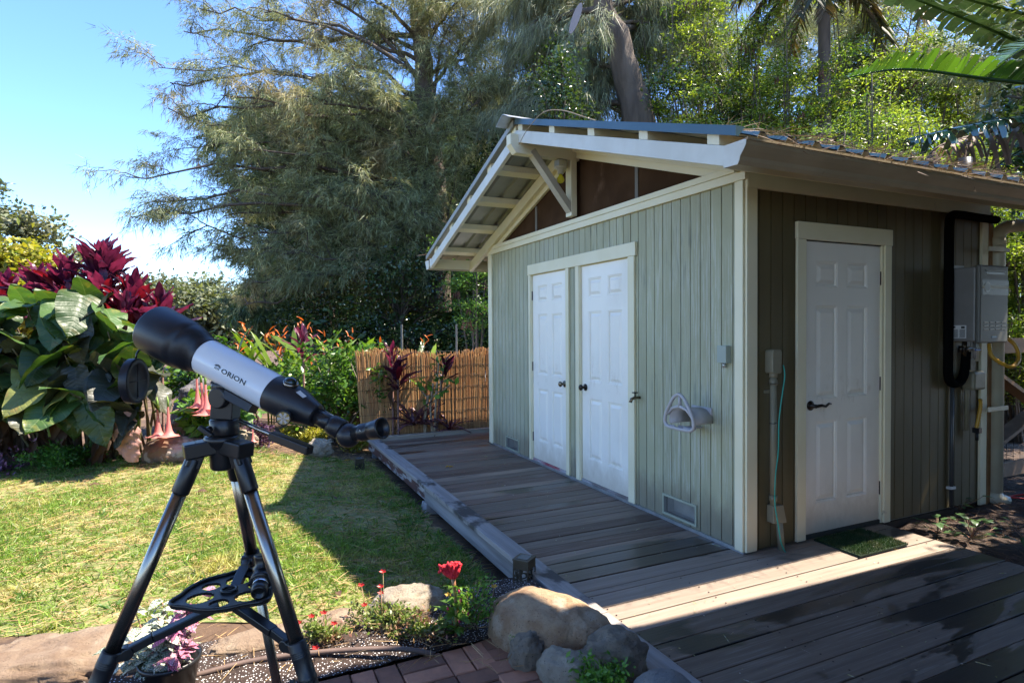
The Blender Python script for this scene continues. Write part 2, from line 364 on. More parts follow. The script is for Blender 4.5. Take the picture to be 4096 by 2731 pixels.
for (p, q, z0, z1) in clip_boards(0.03, L - 0.03, 0.03, 2.45, GO): m.bb(0.012, 0.03, p, q, z0, z1)
m.build('sheathing', M_DARKGAP, shed)
PR = 0.1073; DO = [(0.535, 1.36, -1, 2.062)]
for k in range(0, 25):
    a, b = 0.124 + (k-1)*PR + 0.004, 0.124 + k*PR - 0.004
    if b > W - 0.02: b = W - 0.02
    m = MB()
    for (p, q, z0, z1) in clip_boards(max(a, .02), b, 0.012, 2.42, DO): m.bb(p, q, 0.0, 0.016, z0, z1)
    if m.v and b > a: m.build('siding_board', M_OLIVE, shed)
m = MB()
for (p, q, z0, z1) in clip_boards(0.03, W - 0.03, 0.02, 2.45, DO): m.bb(p, q, 0.0125, 0.03, z0, z1)
m.bb(0.03, W - 0.03, L - 0.03, L, 0.02, 2.45); m.bb(W - 0.03, W, 0.03, L - 0.03, 0.02, 2.45)
m.build('sheathing', M_DARKGAP, shed)
MB().bb(0.05, W - 0.05, 0.05, L - 0.05, -0.02, 0.02).build('floor_slab', M_CONC, shed)
MB().bb(0.03, W - 0.02, 0.035, L - 0.05, -0.45, -0.021).build('foundation', M_FOUND, shed)
MB().bb(-0.012, 0.011, 0.0, L, -0.003, 0.021).build('sill_flashing', M_GALV, shed)
# --- corner boards, friezes, gable trim
def trim(*boxes, name='trim_board', mt=None, bev=0.003):
    m = MB()
    for b in boxes: m.bb(*b)
    return m.build(name, mt or M_TRIM, shed, bevel=bev)
trim((-0.022, -0.001, -0.003, 0.066, 0.012, 2.409), name='corner_board')
trim((-0.004, 0.088, -0.022, -0.004, 0.012, 2.409), name='corner_board')
trim((-0.022, -0.001, L - 0.11, L + 0.003, 0.01, 2.409), name='corner_board')
trim((W - 0.085, W + 0.004, -0.022, -0.001, -0.02, 2.38), name='corner_board')
trim((-0.026, -0.001, -0.026, L + 0.006, 2.410, 2.467), name='frieze_board')
trim((0.0, W + 0.02, -0.026, -0.001, 2.36, 2.467), name='frieze_board')
trim((-0.034, 0.02, 0.02, L - 0.02, 2.468, 2.512), name='gable_sill')
# screened gable: brown mesh, two grey studs, rake trim
m = MB(); pts = [(0.24, 2.512), (L - 0.24, 2.512), (RY, 3.11)]
m.extrude(pts, lambda a, b, d: (d, a, b), 0.030, 0.034); m.build('gable_screen', M_SCREEN, shed)
for y, zt in ((1.17, 2.80), (2.97, 2.80)):
    trim((0.022, 0.0295, y - 0.02, y + 0.02, 2.513, zt), name='screen_batten', mt=M_STUD, bev=0)
for s in (-1, 1):
    ye = RY + s * 1.98; m = MB()
    m.hexa([(-0.012, RY, rz(RY, -0.075)), (0.02, RY, rz(RY, -0.075)), (0.02, ye, rz(ye, -0.075)), (-0.012, ye, rz(ye, -0.075)),
            (-0.012, RY, rz(RY, -0.005)), (0.02, RY, rz(RY, -0.005)), (0.02, ye, rz(ye, -0.005)), (-0.012, ye, rz(ye, -0.005))])
    m.build('rake_trim', M_TRIM, shed, bevel=0.002)
    # wall rafter and its tail past the eave wall
    yt0 = RY + s * (2.58 if s < 0 else 2.70); yt = yt0 if s > 0 else 0.03; m = MB()
    m.hexa([(-0.062, RY, rz(RY, -0.02)), (-0.014, RY, rz(RY, -0.02)), (-0.014, yt, rz(yt, -0.02)), (-0.062, yt, rz(yt, -0.02)),
            (-0.062, RY, rz(RY, 0.10)), (-0.014, RY, rz(RY, 0.10)), (-0.014, yt, rz(yt, 0.10)), (-0.062, yt, rz(yt, 0.10))])
    m.build('rafter', M_TRIM, shed, bevel=0.002); yt = yt0
    # barge board at the outer edge of the overhang
    m = MB(); x0, x1 = -0.622, -0.582
    m.hexa([(x0, RY + s*.001, rz(RY)), (x1, RY + s*.001, rz(RY)), (x1, yt, rz(yt)), (x0, yt, rz(yt)),
            (x0, RY + s*.001, rz(RY, 0.108)), (x1, RY + s*.001, rz(RY, 0.108)), (x1, yt, rz(yt, 0.108)), (x0, yt, rz(yt, 0.108))])
    m.build('barge_board', mat('barge_paint_%s' % ('a' if s < 0 else 'b'), (0.66, 0.655, 0.58), (0.60, 0.59, 0.51), 4, rough=0.5, bump=0.15, bscale=50, layers=(((0.36, 0.33, 0.26), 16, (1, 1, 1), 0.70, 0.78),)), shed, bevel=0.003)
    # purlins under the sheets, their ends showing above the barge board
    for i, d in enumerate((0.07, 0.66, 1.25, 1.86, 2.47)):
        y = RY + s * d; m = MB(); h = 0.062
        m.hexa([(-0.616, y - .045, rz(y - .045, 0.109)), (2.95, y - .045, rz(y - .045, 0.109)), (2.95, y + .045, rz(y + .045, 0.109)), (-0.616, y + .045, rz(y + .045, 0.109)),
                (-0.616, y - .045, rz(y - .045, 0.109 + h)), (2.95, y - .045, rz(y - .045, 0.109 + h)), (2.95, y + .045, rz(y + .045, 0.109 + h)), (-0.616, y + .045, rz(y + .045, 0.109 + h))])
        m.build('purlin', M_TRIM, shed, bevel=0.002)
    # ribbed roof sheets: painted top, grey underside
    for nm, z_off, mt in (('roof_sheet', 0.180, M_ROOFTOP), ('roof_underside', 0.173, M_ROOFUND)):
        xs = []
        x = -0.625
        while x < 2.95:
            xs += [(x, 0), (x + 0.13, 0), (x + 0.15, 0.026), (x + 0.185, 0.026)]; x += 0.205
        ye = RY + s * (2.66 if s < 0 else 2.80); vs = []; fs = []
        for i, (xx, h) in enumerate(xs):
            vs += [(xx, RY, rz(RY, z_off + h)), (xx, ye, rz(ye, z_off + h))]
            if i: fs.append((2*i-2, 2*i, 2*i+1, 2*i-1) if s < 0 else (2*i-2, 2*i-1, 2*i+1, 2*i))
        MB().add(vs, fs).build(nm, mt, shed)
    # rake flashing folded over the sheet edge
    m = MB(); ye = RY + s * (2.66 if s < 0 else 2.80); ys = RY + s * 0.02
    m.hexa([(-0.646, ys, rz(ys, 0.162)), (-0.627, ys, rz(ys, 0.162)), (-0.627, ye, rz(ye, 0.162)), (-0.646, ye, rz(ye, 0.162)),
            (-0.646, ys, rz(ys, 0.214)), (-0.58, ys, rz(ys, 0.214)), (-0.58, ye, rz(ye, 0.214)), (-0.646, ye, rz(ye, 0.214))])
    m.build('rake_flashing', M_ROOFTOP if s < 0 else M_ROOFUND, shed)
    # K-style gutter on its fascia
    yb = -0.468 if s < 0 else 4.80; zb = 2.303 if s < 0 else 2.27
    MB().bb(-0.58, 2.95, min(yb, yb - s*.02), max(yb, yb - s*.02), zb + 0.004, zb + 0.13).build('fascia', M_TRIM, shed, bevel=0.002)
    prof = [(0.0, 0.115), (0.0, 0.0), (0.095, -0.004), (0.107, 0.014), (0.112, 0.035), (0.135, 0.062), (0.150, 0.085), (0.152, 0.104), (0.160, 0.106), (0.160, 0.118), (0.138, 0.118)]
    vs = []; fs = []
    for q, (dy, dz) in enumerate(prof):
        for xx in (-0.635, 2.99): vs.append((xx, yb + s * (dy + .002), zb + dz))
        if q: fs.append((2*q-2, 2*q-1, 2*q+1, 2*q))
    g = MB().add(vs, fs).build('gutter', M_GUTTER, shed)
    sd = g.modifiers.new('thick', 'SOLIDIFY'); sd.thickness = 0.003
    for xx in (-0.639, 2.992):
        m = MB(); poly = [(p[0] + .002, p[1]) for p in prof[:-2]] + [(0.14, 0.112)]
        m.extrude(poly, lambda a, b, d: (xx + d, yb + s * a, zb + b), 0, 0.003); m.build('gutter_end_cap', M_ENDCAP, shed)
trim((-0.628, -0.60, 4.70, 4.795, 2.30, 2.40), name='eave_return', mt=M_ENDCAP)
# ridge cap, bent sheet with a free front lip
m = MB()
vs = []
for xx in (-0.76, 3.0):
    vs += [(xx, RY - 0.15, rz(RY - .15, 0.212)), (xx, RY - .02, rz(RY, 0.224)), (xx, RY + .02, rz(RY, 0.224)), (xx, RY + 0.15, rz(RY + .15, 0.212))]
m.add(vs, [(0, 1, 5, 4), (1, 2, 6, 5), (2, 3, 7, 6)])
o = m.build('ridge_cap', M_GALV, shed); q = o.modifiers.new('thick', 'SOLIDIFY'); q.thickness = 0.003
# ridge beam with clipped end, king post, knee brace
m = MB(); prof = [(-0.70, 3.23), (-0.70, 3.135), (-0.645, 3.06), (0.02, 3.06), (0.02, 3.23)]
m.extrude(prof, lambda a, b, d: (a, d, b), RY - 0.045, RY + 0.045); m.build('ridge_beam', M_TRIM, shed, bevel=0.003)
trim((-0.075, -0.0125, RY - 0.052, RY + 0.052, 2.535, 3.058), name='king_post')
m = MB(); m.beam((-0.475, RY - .005, 3.105), (-0.055, RY - .005, 2.585), 0.06, 0.085, (0, 1, 0)); m.build('knee_brace', mat('brace_paint', (0.47, 0.435, 0.35), (0.41, 0.375, 0.30), 5, rough=0.55, bump=0.3, bscale=40, bstretch=(0.3, 1, 0.3)), shed, bevel=0.003)
# --- doors
def door(fn, x0, x1, z0, z1, hinge_at, label):
    """fn(s, n, z): s along the wall, n out of it. Slab with six moulded panels, hinges, hardware added by caller."""
    w = x1 - x0; sx = [x0, x0 + .118, x0 + .342, x0 + .437, x0 + .661, x1] if w > .77 else [x0, x0 + .114, x0 + .334, x0 + .428, x0 + .650, x1]
    zz = [z0, z0 + .205, z0 + .775, z0 + .93, z0 + 1.58, z0 + 1.71, z0 + 1.888, z1]
    m = MB(); cells = []
    for i in range(5):
        for j in range(7):
            q = [fn(sx[i], 0, zz[j]), fn(sx[i+1], 0, zz[j]), fn(sx[i+1], 0, zz[j+1]), fn(sx[i], 0, zz[j+1])]
            if i in (1, 3) and j in (1, 3, 5): cells.append((sx[i], sx[i+1], zz[j], zz[j+1]))
            else: m.add(q, [(0, 1, 2, 3)])
    T = 0.04; c = [(x0, z0), (x1, z0), (x1, z1), (x0, z1)]
    for k in range(4):
        (a, b), (e, f) = c[k], c[(k+1) % 4]
        m.add([fn(a, 0, b), fn(e, 0, f), fn(e, -T, f), fn(a, -T, b)], [(0, 3, 2, 1)])
    m.add([fn(a, -T, b) for a, b in c], [(3, 2, 1, 0)])
    d = m.build('door', M_WHITE, shed); d['label'] = label
    for (a, b, e, f) in cells:
        m = MB(); rings = [(0, 0), (.007, -.0045), (.013, -.0045), (.016, -.014), (.023, -.014), (.050, -.002)]
        vs = []
        for (ins, dep) in rings: vs += [fn(a + ins, dep, e + ins), fn(b - ins, dep, e + ins), fn(b - ins, dep, f - ins), fn(a + ins, dep, f - ins)]
        fs = []
        for r in range(len(rings) - 1):
            for k in range(4): fs.append((r*4 + k, r*4 + (k+1) % 4, r*4 + 4 + (k+1) % 4, r*4 + 4 + k))
        r = (len(rings) - 1) * 4; fs.append((r, r+1, r+2, r+3))
        m.add(vs, fs).build('panel', M_WHITE, d)
    for hz in (z0 + .235, z0 + 1.01, z0 + 1.785):
        m = MB(); s0 = hinge_at; s1 = hinge_at + (.016 if hinge_at > (x0 + x1)/2 else -.016)
        m.hexa([fn(min(s0, s1), .001, hz - .05), fn(max(s0, s1), .001, hz - .05), fn(max(s0, s1), .010, hz - .05), fn(min(s0, s1), .010, hz - .05),
                fn(min(s0, s1), .001, hz + .05), fn(max(s0, s1), .001, hz + .05), fn(max(s0, s1), .010, hz + .05), fn(min(s0, s1), .010, hz + .05)])
        m.tube([fn((s0 + s1)/2, .011, hz - .05), fn((s0 + s1)/2, .011, hz + .05)], .0055, 8)
        m.build('hinge', M_HINGE, d)
    return d
gf = lambda s, n, z: (0.008 - n, -s, z)          # gable wall: s = -y so that s runs to the viewer's right
rf = lambda s, n, z: (s, 0.008 - n, z)
dl = door(gf, -3.030, -2.280, 0.045, 2.05, -3.030, 'white six panel door with antique brass knob, farther of the gable pair')
dr = door(gf, -2.003, -1.250, 0.045, 2.05, -1.250, 'white six panel door with black knob, nearer of the gable pair')
ds = door(rf, 0.548, 1.348, 0.035, 2.053, 1.348, 'white six panel door in the shaded side wall with black lever')
def knob(fn, s, z, mt, parent):
    a = Vector(fn(s, 0, z)); n = Vector(fn(s, 1, z)) - a
    MB().lathe([(0, .033), (.006, .033), (.010, .024), (.013, .012), (.036, .011), (.040, .022), (.048, .028), (.058, .028), (.066, .020), (.069, .006)], a, n, 20).build('knob', mt, parent)
knob(gf, -2.335, 0.915, M_BRASS, dl); knob(gf, -1.945, 0.915, M_BRONZE, dr)
m = MB(); a = Vector(rf(0.615, 0, 0.925))
m.lathe([(0, .034), (.006, .034), (.011, .026), (.014, .014), (.05, .013)], a, (0, -1, 0), 20)
m.tube([a + Vector((0, -.048, 0)), a + Vector((.05, -.052, .004)), a + Vector((.09, -.05, -.006)), a + Vector((.125, -.048, .012)), a + Vector((.15, -.046, .008))], [.011, .010, .009, .008, .006], 10)
m.build('lever', M_BRONZE, ds)
# casings
gx0, gx1 = -0.022, -0.001
trim((gx0 - .004, gx1, 1.128, 3.098, 2.058, 2.169), name='door_head_casing')
for y0, y1 in ((1.150, 1.236), (2.014, 2.078), (2.208, 2.268), (3.044, 3.086)): trim((gx0, gx1, y0, y1, 0.022, 2.0575), name='door_casing')
for y0, y1 in ((1.2365, 1.2475), (2.006, 2.0135), (2.2685, 2.2765), (3.033, 3.0435)): trim((-.012, .03, y0, y1, 0.022, 2.0575), name='door_jamb', bev=0)
for y0, y1 in ((1.2475, 2.006), (2.2765, 3.033)): trim((.000, .03, y0, y1, 2.0515, 2.0577), name='door_stop', mt=mat('ochre_edge_%d' % int(y0*10), (0.55, 0.42, 0.10), rough=0.5), bev=0)
trim((.0, .03, 2.2765, 3.033, 0.006, 0.043), name='threshold', mt=mat('worn_red_threshold', (0.30, 0.035, 0.05), (0.42, 0.40, 0.40), 9, (1, .3, 1), rough=0.7), bev=0)
trim((.0, .03, 1.2475, 2.006, 0.006, 0.043), name='threshold', mt=mat('worn_grey_threshold', (0.38, 0.37, 0.37), (0.16, 0.13, 0.12), 12, (1, .3, 1), rough=0.7), bev=0)
trim((0.451, 1.445, -0.026, -0.001, 2.060, 2.176), name='door_head_casing')
for x0, x1 in ((0.456, 0.540), (1.368, 1.440)): trim((x0, x1, -0.022, -0.001, 0.010, 2.0595), name='door_casing')
for x0, x1 in ((0.5405, 0.5465), (1.350, 1.3675)): trim((x0, x1, -0.010, .03, 0.010, 2.0595), name='door_jamb', bev=0)
trim((0.5465, 1.350, .0, .03, 2.0545, 2.0597), name='door_stop', mt=M_DARKGAP, bev=0)
trim((0.5465, 1.350, .0, .03, 0.004, 0.033), name='threshold', mt=M_DARKGAP, bev=0)
# floor vents with wire screens
for (y0, y1, z0, z1, tilt) in ((0.436, 0.810, 0.044, 0.200, 0), (3.386, 3.750, 0.023, 0.177, 0.008)):
    fr = MB(); t = 0.016
    fr.bb(-.012, .0, y0, y1, z1 - t, z1); fr.bb(-.012, .0, y0, y1, z0, z0 + t); fr.bb(-.0115, .0, y0, y0 + t, z0 + t, z1 - t); fr.bb(-.0115, .0, y1 - t, y1, z0 + t, z1 - t)
    v = fr.build('floor_vent', mat('vent_frame_%d' % int(y0*100), (0.36, 0.38, 0.28), (0.32, 0.34, 0.25), 8, rough=0.6), shed)
    bx = MB(); a0, a1, b0, b1 = y0 + .002, y1 - .002, z0 + .002, z1 - .002
    bx.add([(.002, a0, b0), (.10, a0, b0), (.10, a1, b0), (.002, a1, b0), (.002, a0, b1), (.10, a0, b1), (.10, a1, b1), (.002, a1, b1)], [(0, 1, 2, 3), (4, 7, 6, 5), (0, 4, 5, 1), (3, 2, 6, 7), (1, 5, 6, 2)])
    bx.build('vent_box', mat('vent_inside_%d' % int(y0*100), (0.56, 0.55, 0.50), (0.36, 0.33, 0.27), 5, (1, 1, 1), rough=0.7), v)
    sc = MB(); n = int((y1 - y0) / .008); r = .0006
    for i in range(1, n): yy = y0 + (y1-y0)*i/n; sc.bb(-.0066, -.0054, yy - r, yy + r, z0 + t, z1 - t)
    n = int((z1 - z0) / .008)
    for i in range(1, n): zz = z0 + (z1-z0)*i/n; sc.bb(-.0054, -.0042, y0 + t, y1 - t, zz - r, zz + r)
    sc.build('wire_screen', M_GALV, v)
# vent stack through the roof and a twig caught on the ridge
MB().tube([(2.05, -0.18, 2.45), (2.05, -0.18, 2.73)], .045, 14).build('vent_stack', mat('black_vent_pipe', (0.015, 0.02, 0.03), rough=0.4), shed)

# ================================================================ FIXTURES ON THE SHED
def yard(name, label, cat, group=None): return thing(name, label, cat, (CX, CY, 0), TH, group)
t = yard('light_fixture', 'bare yellow bulb in cream porcelain socket hanging under the ridge beam', 'lamp')
c = (-0.16, RY, 0)
MB().bb(-.205, -.115, RY - .045, RY + .045, 2.995, 3.056).build('junction_box', M_GALV, t, bevel=.004)
MB().lathe([(0, .062), (.008, .064), (.016, .052), (.022, .030), (.065, .027), (.068, .022)], (-.16, RY, 2.993), (0, 0, -1), 24).build('lamp_socket', M_CERAMIC, t)
MB().lathe([(0, .014), (.012, .017), (.03, .030), (.052, .036), (.068, .033), (.080, .021), (.085, .004)], (-.16, RY, 2.925), (0, 0, -1), 24).build('bulb', M_BULB, t)
t = yard('electrical_box', 'small sage painted electrical box beside the corner of the gable wall', 'box')
MB().bb(-.045, -.0005, .118, .200, 1.232, 1.348).build('cover', mat('box_paint', (0.33, 0.37, 0.31), rough=0.5), t, bevel=.003)
MB().tube([(-.02, .159, 1.20), (-.02, .159, 1.232)], .012, 10).build('conduit_stub', M_GALV, t)
t = yard('hose_spigot', 'small brass garden spigot on the casing beside the double doors', 'spigot')
m = MB(); m.tube([(-.001, 1.10, .905), (-.055, 1.10, .905), (-.085, 1.10, .895), (-.095, 1.10, .870)], [.012, .012, .013, .014], 12); m.build('spout', M_BRASS, t)
m = MB(); m.tube([(-.05, 1.10, .905), (-.05, 1.10, .945)], .006, 8); m.lathe([(0, .004), (.001, .024), (.008, .024), (.010, .004)], (-.05, 1.10, .942), (0, 0, 1), 12); m.build('handle', M_BRONZE, t)
# hose hanger: rounded triangular front ring on a hollow saddle
t = yard('hose_hanger', 'taupe plastic hose hanger with triangular front on the gable wall', 'hose hanger')
yc, zc = 0.385, 0.865; xf = -0.20
key = [(0, .178), (.04, .150), (.075, .085), (.108, .01), (.122, -.055), (.098, -.088), (.04, -.094), (-.04, -.094), (-.098, -.088), (-.122, -.055), (-.108, .01), (-.075, .085), (-.04, .150)]
pts = [(xf - .01 + .10*(b + .1)*.0, yc + a, zc + b) for a, b in [(p*1.22, q*(.82 if q > 0 else 1)) for p, q in key]]; pts = smooth_path(pts + [pts[0]], 4)
m = MB(); m.tube(pts, .0125, 8, caps=False); m.build('front_ring', M_HOLDER, t)
m = MB(); m.tube([(xf - .002, yc - .125, zc - .005), (xf - .002, yc - .07, zc + .045), (xf - .002, yc, zc + .062), (xf - .002, yc + .07, zc + .045), (xf - .002, yc + .125, zc - .005)], [.010, .011, .013, .011, .010], 8)
m.tube([(xf - .002, yc, zc + .062), (xf - .002, yc, zc + .135)], [.014, .010], 8); m.build('cross_bar', M_HOLDER, t)
m = MB(); arc = [(math.cos(R(a)) * .118, math.sin(R(a)) * .088) for a in range(-25, 206, 11)]
vs = []; fs = []
for i, (a, b) in enumerate(arc):
    vs += [(xf + .004, yc + a, zc - .035 + b), (-.002, yc + a * .92, zc - .035 + b * .9)]
    if i: fs.append((2*i-2, 2*i, 2*i+1, 2*i-1))
o = m.add(vs, fs, True).build('saddle', M_HOLDER, t); q = o.modifiers.new('thick', 'SOLIDIFY'); q.thickness = .005
m = MB(); m.bb(xf - .006, xf + .01, yc - .10, yc - .035, zc - .105, zc - .078); m.bb(xf - .006, xf + .01, yc + .055, yc + .105, zc - .105, zc - .078); m.bb(xf - .006, -.02, yc - .02, yc + .045, zc - .100, zc - .088)
m.bb(xf + .05, xf + .07, yc - .085, yc + .085, zc - .094, zc - .084); m.build('tray_bars', M_HOLDER, t, bevel=.003)
m = MB(); m.bb(-.016, -.0005, yc - .10, yc + .10, zc - .05, zc + .05); m.build('wall_plate', M_HOLDER, t, bevel=.01)

# conduit on the side wall with its teal wire
t = yard('conduit', 'tan electrical conduit with pull boxes on the side wall near the corner', 'conduit')
x = .215
m = MB(); m.tube([(x, -.034, .30), (x, -.034, 1.17)], .021, 14)
m.tube([(x + .035, -.05, .19), (x + .055, -.06, -.03)], .022, 14); m.build('pipe', M_CONDUIT, t)
m = MB(); poly = [(x - .042, 1.175), (x - .03, 1.165), (x + .03, 1.165), (x + .042, 1.175), (x + .042, 1.305), (x + .03, 1.322), (x - .03, 1.322), (x - .042, 1.305)]
m.extrude(poly, lambda a, b, d: (a, d, b), -.068, -.001); m.build('conduit_body', M_CONDUIT, t, bevel=.006)
m = MB(); m.hexa([(x - .022, -.062, .185), (x + .075, -.080, .185), (x + .07, -.001, .185), (x - .022, -.001, .185), (x - .022, -.055, .30), (x + .062, -.066, .30), (x + .062, -.001, .30), (x - .022, -.001, .30)]); m.build('pull_box', M_CONDUIT, t, bevel=.004)
for z in (.33, 1.09, 1.14): MB().lathe([(0, .026), (.035, .026)], (x, -.034, z), (0, 0, 1), 14).build('coupling', M_CONDUIT, t)
for z in (.84, 1.10): MB().tube([(x - .03, -.028, z), (x - .02, -.058, z), (x + .02, -.058, z + .002), (x + .034, -.03, z)], .0028, 6).build('cable_tie', M_BLACK, t)
MB().bb(x - .05, x + .05, -.012, -.001, 1.035, 1.055).build('pipe_strap', M_CONDUIT, t)
w = [(x + .050, -.070, 1.22), (x + .058, -.075, 1.15), (x + .035, -.075, 1.03), (x + .01, -.072, .86), (x + .006, -.07, .66), (x - .025, -.075, .50), (x - .035, -.08, .33), (x - .035, -.105, .20), (x + .0, -.10, .07), (x + .045, -.095, .0), (x + .075, -.09, -.025)]
t = yard('teal_wire', 'thin teal wire hanging down along the tan conduit', 'wire')
MB().tube(smooth_path(w), .0042, 6).build('wire', M_TEAL, t)

# tankless water heater
t = yard('water_heater', 'grey tankless water heater box at the far end of the side wall', 'water heater')
hx0, hx1, hy0, hy1, hz0, hz1 = 2.13, 2.50, -0.215, -0.02, 1.345, 1.915
MB().bb(hx0, hx1, hy0, hy1, hz0, hz1).build('case', M_GREYMET, t, bevel=.012)
m = MB(); m.bb(hx0 - .006, hx1 + .006, hy0 - .035, hy0 - .001, hz0 - .012, hz1 + .012); cv = m.build('front_cover', mat('heater_cover', (0.12, 0.12, 0.105), rough=0.5), t, bevel=.012)
yf = hy0 - .0365
MB().bb(hx0 + .02, hx1 + .004, yf, yf + .001, 1.70, 1.815).build('logo_band', M_GREYDK, cv)
MB().bb(hx0 + .02, hx1 + .004, yf - .001, yf + .0005, 1.748, 1.772).build('band_stripe', mat('beige_stripe', (0.45, 0.42, 0.33), rough=0.5), cv)
MB().lathe([(0, .038), (.0025, .038)], (hx0 + .085, yf, 1.760), (0, -1, 0), 24).build('logo_disc', mat('silver_logo', (0.45, 0.44, 0.4), rough=0.35), cv)
MB().lathe([(0, .033), (.0032, .033)], (hx0 + .085, yf, 1.760), (0, -1, 0), 24).build('logo_field', M_GREYDK, cv)
m = MB(); m.bb(hx0 + .07, hx1 - .05, yf - .0005, yf + .004, 1.855, 1.878); m.build('exhaust_slot', M_BLACK, cv, bevel=.004)
m = MB(); m.bb(hx0 + .065, hx1 - .045, yf - .006, yf - .001, 1.880, 1.886); m.build('slot_lip', M_GREYMET, cv)
for i in range(4):
    for j in range(3): MB().bb(hx0 + .045 + i*.078, hx0 + .105 + i*.078, yf - .0008, yf + .002, 1.432 + j*.026, 1.444 + j*.026).build('louvre', M_BLACK, cv, bevel=.003)
MB().bb(hx0 + .15, hx0 + .22, yf - .001, yf + .001, 1.372, 1.386).build('badge', mat('blue_badge', (0.02, 0.16, 0.32), rough=0.4), cv)
lb = MB().bb(hx0 - .002, hx0 + .0002, hy1 - .135, hy1 - .03, 1.37, 1.47).build('rating_label', M_LABEL, t)
m = MB()
for i in range(14):
    for q in range(2): m.bb(hx0 - .0028, hx0 - .0018, hy1 - .128 + q*.05, hy1 - .085 + q*.05 - (i*7 % 5)*.002, 1.376 + i*.0046, 1.3785 + i*.0046)
m.bb(hx0 - .0028, hx0 - .0018, hy1 - .125, hy1 - .10, 1.446, 1.462); m.bb(hx0 - .0028, hx0 - .0018, hy1 - .06, hy1 - .045, 1.448, 1.462); m.build('label_print', M_INK, lb)
MB().bb(hx0 + .03, hx0 + .20, -.03, -.004, hz1 + .001, hz1 + .03).build('hanging_bracket', M_GREYMET, t, bevel=.003)
for i, (dx, dy, mt) in enumerate(((.05, .09, M_BRASS), (.11, .07, M_BRASS), (.18, .10, M_GALV), (.25, .08, M_CERAMIC))):
    m = MB(); a = Vector((hx0 + dx, hy1 - dy, 1.345)); m.tube([a, a + Vector((0, 0, -.10 - .02*i))], .012, 10); m.lathe([(0, .02), (.03, .02)], a + Vector((0, 0, -.05)), (0, 0, -1), 8); m.build('pipe_fitting', mt, t)
m = MB(); m.tube([(hx0 - .01, -.12, 1.285), (hx0 + .14, -.12, 1.285)], .014, 10); m.tube([(hx0 + .0, -.12, 1.26), (hx0 + .0, -.12, 1.31)], .02, 8); m.build('valve_body', M_BRONZE, t)
MB().bb(hx0 + .12, hx0 + .19, -.16, -.15, 1.27, 1.285).build('blue_valve_handle', mat('blue_vinyl', (0.02, 0.10, 0.35), rough=0.4), t, bevel=.003)
gx = hx1 + .02
t2 = yard('gas_hose', 'yellow corrugated gas hose looping under the water heater', 'hose')
pth = smooth_path([(hx1 - .07, -.16, 1.32), (hx1 - .10, -.20, 1.22), (hx1 - .0, -.27, 1.145), (hx1 + .12, -.27, 1.20), (hx1 + .16, -.23, 1.30), (hx1 + .13, -.19, 1.36)], 14)
MB().tube(pth, [.0125 if i % 2 else .0165 for i in range(len(pth))], 10).build('corrugated_hose', M_YELLOW, t2)
pth = smooth_path([(hx1 + .03, -.05, .86), (hx1 + .0, -.07, .83), (hx1 - .03, -.07, .72), (hx1 - .04, -.06, .64)], 10)
MB().tube(pth, [.012 if i % 2 else .0155 for i in range(len(pth))], 10).build('lower_hose', M_YELLOW, t2)
m = MB(); m.bb(hx1 - .06, hx1 - .02, -.09, -.04, .60, .64); m.tube([(hx1 - .04, -.065, .60), (hx1 - .04, -.065, .54)], .012, 8); m.build('hose_valve', M_BLACK, t2)
# black insulated line set
t = yard('insulated_pipe', 'thick black foam insulated pipe bent along the side wall top', 'pipe')
pth = smooth_path([(2.74, -.05, 2.335), (2.5, -.045, 2.338), (2.22, -.045, 2.342), (2.125, -.045, 2.32), (2.10, -.045, 2.22), (2.10, -.045, 1.8), (2.10, -.045, 1.25), (2.11, -.045, 1.06), (2.16, -.05, 1.01), (2.24, -.06, 1.03), (2.27, -.07, 1.10), (2.275, -.08, 1.26)], 5)
MB().tube(pth, .033, 12).build('foam_sleeve', mat('black_foam', (0.004, 0.004, 0.004), rough=.95, spec=.05), t)
t = yard('drain_tube', 'thin dark vertical pipe with white clip low on the side wall', 'pipe')
MB().tube([(2.20, -.02, 1.02), (2.20, -.02, .02)], .014, 10).build('tube', M_GREYDK, t)
MB().bb(2.165, 2.228, -.038, -.001, .165, .185).build('clip', M_LABEL, t)
t = yard('gas_regulator', 'small grey utility meter box below the water heater', 'box')
m = MB(); m.bb(hx1 - .15, hx1 + .02, -.10, -.001, .95, 1.10); m.build('housing', M_CONDUIT, t, bevel=.02)
MB().tube([(hx1 - .12, -.03, .62), (hx1 - .12, -.03, 1.30)], .016, 10).build('riser', M_CONDUIT, t)
# drain pipe beyond the corner of the shed
t = yard('downspout', 'tall cream drain pipe with elbow at the far corner of the shed', 'pipe')
px, py = 2.80, -0.03
pth = [(px, py, -.02), (px, py, 2.17)] + smooth_path([(px, py, 2.18), (px + .02, py - .005, 2.245), (px + .08, py - .03, 2.285), (px + .15, py - .06, 2.295)], 5) + [(px + 1.6, py - .60, 2.40)]
MB().tube(pth, .052, 18).build('pipe', M_PVC, t)
for z in (0.76, 2.10): MB().lathe([(0, .056), (.03, .056)], (px, py, z), (0, 0, 1), 18).build('pipe_collar', M_PVC, t)
MB().lathe([(0, .057), (.06, .057)], (px, py, 2.135), (0, 0, 1), 18).build('elbow_collar', M_PVC, t)
for z in (0.765, 2.07): MB().bb(px - .24, px + .055, py - .062, py - .052, z, z + .035).build('pipe_strap', M_PVC, t)
m = MB(); m.lathe([(0, .052), (.05, .06), (.09, .06)], (px, py, .07), (0, 0, -1), 18); m.tube([(px + .01, py, .01), (px + .07, py - .05, -.02)], .058, 14); m.build('base_elbow', M_PVC, t)
t = yard('corner_post', 'weathered wooden post standing behind the cream drain pipe', 'post')
MB().bb(2.70, 2.755, -.02, .035, -.1, 2.40).build('post', M_FENCEWOOD, t)
